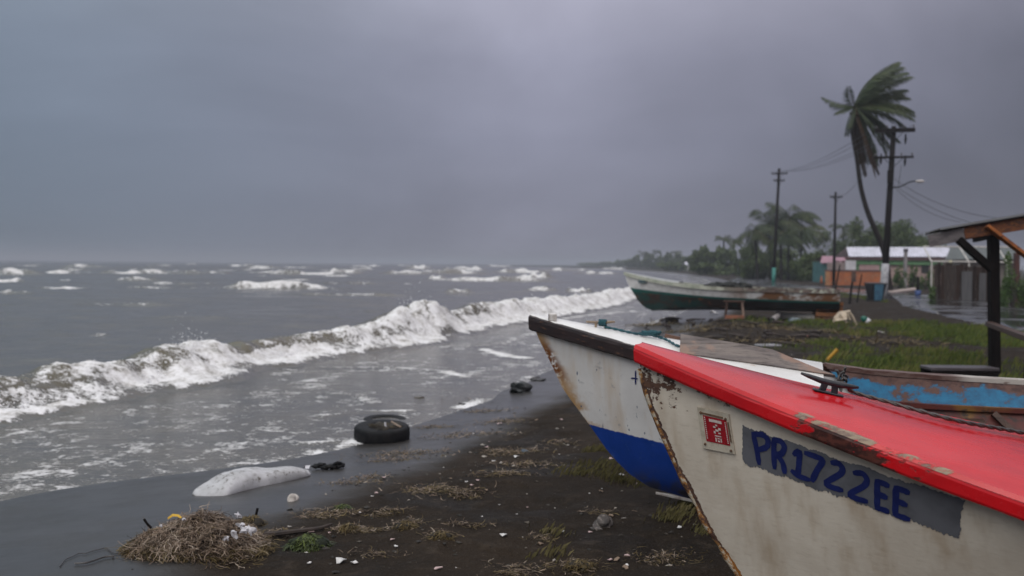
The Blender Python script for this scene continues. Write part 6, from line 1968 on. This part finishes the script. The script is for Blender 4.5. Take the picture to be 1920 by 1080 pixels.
m_weed = attr_mat('dried_seaweed', [(0.0, (0.045, 0.028, 0.018)), (0.28, (0.14, 0.092, 0.060)), (0.65, (0.29, 0.21, 0.152)), (1.0, (0.48, 0.39, 0.31))], .7, .3)
m_weed_y = attr_mat('yellow_brown_seaweed', [(0.0, (0.022, 0.015, 0.006)), (0.5, (0.085, 0.055, 0.014)), (1.0, (0.22, 0.16, 0.07))], .65, .3)
m_weed_g = attr_mat('green_seaweed', [(0.0, (0.010, 0.014, 0.003)), (0.5, (0.035, 0.050, 0.005)), (1.0, (0.095, 0.125, 0.012))], .5, .4)
def strand(mb, p, d, L, w, rr, droop=0.0, up=(0, 0, 1), zf=None):
    pts = [Vector(p)]
    d = Vector(d)
    for k in range(4):
        d = (d + Vector((rr.uniform(-.8, .8), rr.uniform(-.8, .8), rr.uniform(-.35, .25) - droop))).normalized()
        q = pts[-1] + d * L / 4
        if zf is not None: q.z = max(q.z, zf(q.x, q.y) + .002)
        pts.append(q)
    mb.ribbon(pts, w, (rr.uniform(-.6, .6), rr.uniform(-.6, .6), 1))
# the big heap
PL_, PR_ = on_ground(190, 1054), on_ground(502, 1032)
hc = (PL_ + PR_) / 2 + Vector((.0, .16, 0)); hw_ = (PR_.x - PL_.x) / 2 * 1.02
def heap_h(x, y):
    u, v = (x) / hw_, (y) / .36
    r2 = u * u + v * v
    if r2 >= 1: return 0.0
    sk = 0.5 + 0.5 * max(0, 1 - abs(u - .05)) ** .8
    return .19 * (1 - r2) ** .75 * sk * (1 + .16 * math.sin(9 * u + 2) * math.cos(7 * v) + .16 * math.sin(17 * u + 9 * v) * math.sin(13 * v + 1) + .10 * math.sin(29 * u - 11 * v))
heap = empty('seaweed_heap', hc, 0, 'big heap of tangled pale brown seaweed and litter on the wet sand', 'seaweed')
mb = MB()
N = 26
vs = [(hw_ * .97 * (-1 + 2 * i / N), .35 * (-1 + 2 * j / N), max(heap_h(hw_ * .97 * (-1 + 2 * i / N), .35 * (-1 + 2 * j / N)) - .025, -.06)) for i in range(N + 1) for j in range(N + 1)]
mb.add(vs, [(i * (N + 1) + j, (i + 1) * (N + 1) + j, (i + 1) * (N + 1) + j + 1, i * (N + 1) + j + 1) for i in range(N) for j in range(N)])
mb.build('mound', simple('dark_weed_core', (0.030, 0.020, 0.013), (0.05, 0.034, 0.022), .85, 14, .8, .02), heap, True)
rr = random.Random(17)
mb, mb2 = MB(), MB()
for k in range(9000):
    x, y = rr.uniform(-1, 1) * hw_, rr.uniform(-1, 1) * .36
    h = heap_h(x, y)
    u = x / hw_
    if h <= 0.004 and rr.random() > .10: continue
    edge = abs(u) ** 2 + (y / .36) ** 2
    tgt = mb2 if (edge > .75 and rr.random() < .6) or rr.random() < .06 or u < -.8 or u > .88 else mb
    tgt.rnd = min(1, max(0, rr.gauss(.5, .24) + .12 * math.sin(6 * u + 3) + .1 * math.sin(23 * x + 11 * y)))
    a_ = rr.gauss(0.35 + .6 * math.sin(3 * x + 2.2 * y * 3), .8)
    strand(tgt, (x, y, h + rr.uniform(-.01, .014)), (math.cos(a_), math.sin(a_), 0), rr.uniform(.04, .13), rr.uniform(.0022, .0062), rr, 0.05, zf=lambda X, Y: heap_h(X, Y) * .96)
o = mb.build('dry_strands', m_weed, heap); o['kind'] = 'stuff'
o = mb2.build('brown_strands', m_weed_y, heap); o['kind'] = 'stuff'
def hp(px, py, dy=0.0):
    p = atd(px, py, hc.y - .10 + dy) - hc
    return p
mb = MB()
for x, y, s_, lb in ((446, 967, .02, 'white plastic scrap sticking up at the top right of the seaweed heap'), (452, 985, .018, 'torn white strip hanging just below the topmost scrap on the seaweed heap'), (458, 994, .026, 'largest white plastic scrap on the right flank of the seaweed heap'),
                     (470, 996, .018, 'rightmost white plastic scrap on the seaweed heap'), (440, 1000, .018, 'white scrap just left of the largest one on the seaweed heap'), (424, 1010, .016, 'white scrap low on the right flank of the seaweed heap'), (411, 1016, .014, 'lowest white scrap on the front of the seaweed heap'),
                     (302, 986, .012, 'small white scrap below the yellow wrapper on the seaweed heap'), (345, 973, .011, 'small white scrap right of the yellow wrapper on the seaweed heap')):
    p = atd(x, y, hc.y - .16)
    mb = MB(); mb.blob((0, 0, 0), (s_ * rr.uniform(.7, 1.3), s_ * .7, s_ * rr.uniform(.6, 1.5)), int(x), 2, .95)
    tag(mb.build('plastic_scrap', m_white_w), lb, 'plastic', 'white scraps in the seaweed heap').location = p
p = atd(328, 966, hc.y - .08); mb = MB(); mb.ribbon([(-.045, 0, -.022), (-.015, 0, .0), (.015, .01, -.004), (.04, 0, -.016)], .026, (0, -.6, 1)); 
o = tag(mb.build('yellow_wrapper', simple('yellow_wrapper', (0.55, 0.33, 0.02), (0.45, 0.25, 0.02), .4)), 'crumpled yellow wrapper on top of the seaweed heap', 'wrapper'); o.location = p
# black cord trailing from the heap
pts = [on_ground(x, y, .008) for x, y in ((112, 1064), (122, 1052), (136, 1046), (148, 1040), (160, 1040), (172, 1036), (188, 1032), (200, 1030), (215, 1040), (235, 1036))]
mb = MB().tube(catmull(pts, 4), .0032, 5); mb.tube(catmull([on_ground(x, y, .012) for x, y in ((140, 1060), (160, 1059), (178, 1054), (195, 1048), (215, 1046))], 4), .006, 5)
tag(mb.build('trailing_cord', m_rope_dark), 'wavy black cord trailing left from the foot of the seaweed heap', 'cord')
tag(MB().tube([atd(284, 990, hc.y), atd(276, 982, hc.y), atd(270, 973, hc.y)], .008, 5).build('twig', m_black_wood), 'dark twig sticking up from the left crest of the seaweed heap', 'twig')
tag(MB().tube([on_ground(480, 966), atd(483, 953, on_ground(480, 966).y)], .010, 6).build('peg', m_black_wood), 'short dark peg standing in the sand behind the seaweed heap', 'peg')
pts = [on_ground(x, y, .02) for x, y in ((474, 1010), (510, 1007), (560, 1001), (598, 996), (622, 988))]
tag(MB().tube(catmull(pts, 4), [.020, .021, .021, .02, .02, .019, .018, .017, .016, .016, .015, .014, .014, .013, .012, .010, .008][:len(catmull(pts, 4))], 7).build('driftwood_stick', simple('dark_driftwood', (0.045, 0.032, 0.026), (0.028, 0.02, 0.017), .7, 10, .5, .004)), 'long dark driftwood stick lying right of the seaweed heap', 'stick')

def weed_patch(name, spots, mat, label, wl=(.02, .075), ww=(.0018, .0050), lift=.014, kind='stuff', seed=1):
    rr = random.Random(seed); mb = MB()
    for px, py, sx, sy, n in spots:
        c = on_ground(px, py)
        k = c.y / F_PX
        for _ in range(n):
            x, y = c.x + rr.gauss(0, 1) * sx * k * .5, c.y + rr.gauss(0, 1) * sy * k * 2.6
            mb.rnd = min(1, max(0, rr.gauss(.5, .28)))
            a_ = rr.gauss(.3, .9)
            strand(mb, (x, y, gz(x, y) + rr.uniform(.001, lift)), (math.cos(a_), math.sin(a_), 0), rr.uniform(*wl) * min(2.2, c.y / 8 + .3), rr.uniform(*ww) * min(2.4, c.y / 8 + .3), rr, .0, zf=gz_fast)
    o = mb.build(name, mat)
    return tag(o, label, 'seaweed', kind=kind) if kind else tag(o, label, 'seaweed')
def gz_fast(x, y): return -.25
LIT = [(760, 850, 90, 8, 160), (735, 862, 60, 6, 90), (870, 815, 90, 8, 130), (940, 790, 60, 8, 90), (830, 915, 70, 8, 170), (800, 918, 50, 6, 110), (870, 932, 30, 3, 40), (940, 888, 60, 4, 90), (965, 848, 50, 6, 150), (930, 845, 30, 5, 70), (985, 870, 60, 8, 110), (620, 962, 90, 6, 130), (600, 968, 40, 5, 90), (660, 905, 70, 5, 80), (690, 895, 40, 5, 60), (655, 992, 40, 4, 110), (680, 996, 60, 3, 60), (1240, 1046, 60, 8, 110), (1080, 1062, 40, 8, 90), (980, 1066, 70, 8, 70), (725, 958, 30, 3, 60), (715, 960, 24, 3, 40), (870, 985, 50, 3, 50), (760, 980, 30, 5, 60), (1010, 1010, 30, 4, 40), (820, 1005, 30, 5, 70), (960, 1075, 30, 3, 50), (905, 770, 60, 5, 60), (845, 755, 60, 4, 60), (810, 800, 50, 4, 60), (1050, 830, 40, 6, 40), (1120, 960, 40, 4, 30), (700, 1040, 60, 4, 40), (520, 1000, 30, 4, 60), (800, 752, 30, 4, 60)]
weed_patch('dried_wrack', [(x, y, sx, sy, int(n * 1.3)) for x, y, sx, sy, n in LIT], m_weed, 'scraps of pale dried seaweed strewn along the wrack lines on the sand', seed=3)
weed_patch('brown_wrack', [(x + 4, y + 2, sx, sy, int(n * 1.5)) for x, y, sx, sy, n in LIT], m_weed_y, 'scraps of brown seaweed strewn along the wrack lines on the sand', seed=4)
weed_patch('wrack_line', [(1230, 610, 60, 8, 220), (1290, 622, 90, 8, 260), (1370, 612, 90, 6, 200), (1450, 618, 60, 6, 160), (1340, 640, 120, 6, 160), (1480, 640, 70, 8, 160), (1560, 622, 80, 5, 120), (1600, 640, 80, 5, 140), (1700, 645, 90, 5, 120)], m_weed_y, 'dark tangled wrack and twigs on the mud before the far boat', (.06, .22), (.006, .014), .07, seed=5)
def clump(name, px, py, sx, sy, hh, n, mat, label, seed):
    rr = random.Random(seed); c = on_ground(px, py); k = c.y / F_PX
    root = empty(name, c, 0, label, 'seaweed')
    mb, core = MB(), MB()
    for q in range(6):
        core.blob((rr.uniform(-.6, .6) * sx * k * .5, rr.uniform(-.5, .5) * sx * k * .3, hh * .15), (sx * k * .2, sx * k * .16, hh * .62), seed + q, 2, .3, -.01)
    core.build('core', simple(name + '_core', tuple(0.5 * x for x in (0.02, 0.03, 0.008)) if mat is m_weed_g else (0.022, 0.016, 0.010), rough=.8), root, True)
    for _ in range(n):
        a_ = rr.random() * 6.28; r_ = rr.random() ** .6
        x, y = math.cos(a_) * r_ * sx * k * .5, math.sin(a_) * r_ * sx * k * .36
        z = hh * max(0, 1 - r_ ** 2) * rr.uniform(.6, 1.1)
        mb.rnd = min(1, max(0, rr.gauss(.35 + .4 * z / hh, .22)))
        strand(mb, (x, y, z), (math.cos(a_), math.sin(a_), -.2), rr.uniform(.02, .06), rr.uniform(.003, .008), rr, .1)
    o = mb.build('fronds', mat, root); o['kind'] = 'stuff'
    return root
clump('green_seaweed_clump', 580, 1024, 84, 30, .075, 1100, m_weed_g, 'bright green clump of seaweed below the driftwood stick', 5)
clump('green_seaweed_clump', 643, 953, 24, 8, .03, 200, m_weed_g, 'tiny green tuft of seaweed behind the driftwood stick', 6)
clump('brown_seaweed_clump', 762, 990, 46, 12, .05, 320, m_weed_y, 'brown seaweed clump in the middle of the dark sand', 7)
clump('brown_seaweed_clump', 826, 1008, 46, 14, .045, 320, m_weed_y, 'low dark brown seaweed clump right of the middle one', 8)
clump('brown_seaweed_clump', 470, 985, 60, 20, .07, 420, m_weed_y, 'brown seaweed tuft at the right end of the big heap', 9)
clump('brown_seaweed_clump', 785, 756, 34, 9, .11, 260, m_weed_y, 'brown seaweed lump in the edge of the wash', 10)
clump('brown_seaweed_clump', 1090, 1062, 60, 20, .04, 320, m_weed_y, 'flat brown seaweed clump near the bottom edge left of the bow', 13)
clump('brown_seaweed_clump', 655, 994, 40, 10, .05, 260, m_weed_y, 'yellow brown tuft at the tip of the driftwood stick', 14)

# rocks, scraps and other countable bits
m_rock = simple('grey_rock', (0.10, 0.085, 0.078), (0.05, 0.043, 0.04), .7, 14, .6, .01, c3=(0.20, 0.17, 0.15))
def rock(px, py, s, mat, label, name='rock', cat='rock', seed=0, sub=3, rough=.75):
    p = on_ground(px, py)
    mb = MB().blob((0, 0, s[2] * .35), s, seed, sub, rough)
    o = tag(mb.build(name, mat), label, cat); o.location = p; o.rotation_euler = (0, 0, seed * 1.3)
    return o
rock(1132, 986, (.052, .045, .045), m_rock, 'knobbly grey rock on the sand left of the blue bow', seed=3)
rock(1118, 992, (.035, .03, .014), m_rock, 'flat grey rock touching the knobbly rock', seed=4)
rock(974, 735, (.14, .11, .09), simple('dark_wet_rock', (0.028, 0.032, 0.032), (0.018, 0.018, 0.018), .4, 8, .5, .02), 'dark wet rock at the edge of the wash before the white bow', seed=5)
rock(1008, 712, (.22, .12, .028), simple('dark_wrack_rock', (0.022, 0.020, 0.018), (0.035, 0.03, 0.026), .5, 8, .5, .02), 'low dark rock behind the wet rock by the white bow', seed=6)
rock(548, 938, (.040, .034, .034), simple('pale_shell', (0.46, 0.42, 0.38), (0.36, 0.32, 0.29), .6, 20), 'round pale shell like lump between the heap and the sandbag', 'pale_lump', 'lump', 8)
rock(866, 760, (.09, .05, .022), m_black_wood, 'flat dark piece of wood near the edge of the wash', 'wood_scrap', 'wood', 9)
# torn black rubber
p = on_ground(612, 880)
mb = MB()
rr = random.Random(2)
for k in range(6):
    x = -.10 + .045 * k
    mb.blob((x, rr.uniform(-.03, .03), .022 + .012 * (k % 2)), (.045, .05, .022 + .012 * (k == 4)), k + 20, 2, .35)
mb.tube(catmull([(.06, 0, .03), (.10, -.02, .065), (.135, 0, .055), (.13, .02, .02)], 5), .016, 6)
o = tag(mb.build('torn_rubber', m_rubber, None, True), 'torn piece of black rubber lying on the wet sand right of the sandbag', 'rubber'); o.location = p
def scrap(px, py, s, mat, label, seed, cat='scrap', name='plastic_scrap', group=None):
    p = on_ground(px, py)
    rr = random.Random(seed)
    n = 7
    pts = []
    for k in range(n):
        a_ = 2 * math.pi * k / n
        r_ = rr.uniform(.55, 1.1)
        pts.append(Vector((math.cos(a_) * s * r_, math.sin(a_) * s * r_ * .75, .006 + s * rr.uniform(0, .55))))
    c = Vector((0, 0, s * .5))
    mb = MB(); mb.add([c] + pts + [q - Vector((0, 0, .004)) for q in pts], [(0, k + 1, (k + 1) % n + 1) for k in range(n)] + [(k + 1, n + k + 1, n + (k + 1) % n + 1, (k + 1) % n + 1) for k in range(n)])
    o = tag(mb.build(name, mat), label, cat, group); o.location = p; o.rotation_euler.z = rr.random() * 6
    return o
m_pinkp = simple('pale_pink_plastic', (0.50, 0.36, 0.34), (0.4, 0.28, 0.27), .5, 30)
m_whitep = simple('white_plastic', (0.62, 0.59, 0.57), (0.50, 0.47, 0.45), .45, 20)
scrap(944, 1006, .040, m_whitep, 'crumpled white plastic scrap on the dark sand left of the rock', 31)
scrap(640, 1056, .050, m_whitep, 'white crumpled cup fragment at the bottom of the photo right of the green clump', 32)
scrap(664, 1058, .028, m_whitep, 'small white shred beside the crumpled cup fragment', 33)
scrap(1143, 1052, .025, m_pinkp, 'pale pinkish scrap near the bottom edge before the red boat', 34)
scrap(1274, 992, .026, m_whitep, 'small white scrap lying close to the stem of the red boat', 35)
scrap(936, 797, .045, m_pinkp, 'pale round scrap on the sand left of the white bow', 36)
scrap(968, 858, .04, m_whitep, 'white scrap among the brown wrack left of the blue bow', 37)
scrap(985, 848, .05, simple('dark_blue_plastic', (0.04, 0.055, 0.07), rough=.5), 'dark blue scrap among the brown wrack left of the blue bow', 38)
scrap(912, 840, .03, m_pinkp, 'small upright pinkish scrap on the sand', 39)
scrap(1165, 893, .035, m_whitep, 'white scrap in the yellowish weeds under the blue bow', 40)
scrap(1146, 862, .03, m_pinkp, 'pale scrap at the edge of the weeds under the blue bow', 41)
scrap(1196, 908, .028, m_pinkp, 'pale scrap between the weeds and the white keel', 42)
scrap(1646, 624, .10, m_whitep, 'left of two white scraps in the grass below the cream chair', 43)
scrap(1656, 625, .09, m_whitep, 'right of two white scraps in the grass below the cream chair', 44)
scrap(1516, 634, .13, simple('orange_scrap', (0.30, 0.10, 0.06), rough=.6), 'orange scrap on the mud behind the weathered board', 45)
scrap(1680, 646, .07, simple('yellow_scrap', (0.45, 0.33, 0.05), rough=.6), 'small yellow scrap in the mud between the two grass strips', 46)
scrap(1338, 590, .28, m_whitep, 'white scrap heap under the far boat left of the trestle', 47)
scrap(1832, 628, .06, m_whitep, 'white scrap in the grass left of the shelter post', 48)
p = on_ground(1440, 650)
tag(MB().box(p + Vector((0, 0, .03)), (.5, .35, .04), Matrix.Rotation(.3, 3, 'Z'), .01).build('puddle_slab', simple('puddle_sheen_grey', (0.26, 0.25, 0.26), (0.2, 0.19, 0.2), .4, 5)), 'pale grey panel built as a solid slab on the mud behind the weathered board', 'puddle')  # solid slab stands in for a puddle, its sky reflection put into pale grey
rr = random.Random(77)
protos = [scrap(875 + 10 * k, 905 + 6 * k, .016 + .004 * k, (m_whitep, m_pinkp, m_weed)[k % 3], 'tiny pale scrap lying on the dark sand', 60 + k, 'scrap', 'pale_scrap', 'tiny pale scraps on the dark sand') for k in range(3)]
for k in range(70):
    px, py = rr.uniform(560, 1290), rr.uniform(740, 1072)
    p = on_ground(px, py)
    u, v = uv_of(p.x, p.y)
    if u > 4.0 or px > 960 + (py - 620) * .62: continue
    c = protos[k % 3].copy(); COL.objects.link(c)
    c.location = p; c.rotation_euler.z = rr.random() * 6.28; sc_ = rr.uniform(.45, 1.25) * (1 + max(0, p.y - 8) * .06); c.scale = (sc_ * rr.uniform(.8, 1.5), sc_, sc_)
# driftwood on the mud bank
m_drift = simple('dark_driftwood_bits', (0.05, 0.036, 0.03), (0.028, 0.02, 0.017), .7, 8)
pd = None
for k in range(46):
    px, py = rr.uniform(1205, 1560), rr.uniform(598, 648)
    p = on_ground(px, py)
    if pd is None:
        pd = tag(MB().tube(catmull([(-.3, 0, .03), (-.1, .04, .05), (.12, -.03, .04), (.3, .03, .03)], 4), [.035 - .0018 * i for i in range(13)], 6).build('driftwood', m_drift, None, True), 'short dark piece of driftwood on the muddy bank before the far boat', 'driftwood', 'driftwood on the muddy bank'); c = pd
    else:
        c = pd.copy(); COL.objects.link(c)
    c.location = p; c.rotation_euler = (0, rr.uniform(-.2, .2), rr.random() * 6.28); sc_ = rr.uniform(.4, 1.3); c.scale = (sc_, sc_, sc_ * rr.uniform(.8, 1.6))

# ------------------------------------------------------------------ the wet air
hz = MB(); hz.box((0, 2600, 6.0), (17000, 13000, 18.0))
hm = bpy.data.materials.new('wet_air'); hm.use_nodes = True
hn = hm.node_tree.nodes; hn.clear()
ho = hn.new('ShaderNodeOutputMaterial'); hv = hn.new('ShaderNodeVolumePrincipled')
hv.inputs['Color'].default_value = (0.58, 0.60, 0.67, 1)
hv.inputs['Density'].default_value = 0.0008
hm.node_tree.links.new(hv.outputs[0], ho.inputs['Volume'])
tag(hz.build('haze', hm), 'pale rain haze over the sea and the far shore', 'haze', kind='stuff')
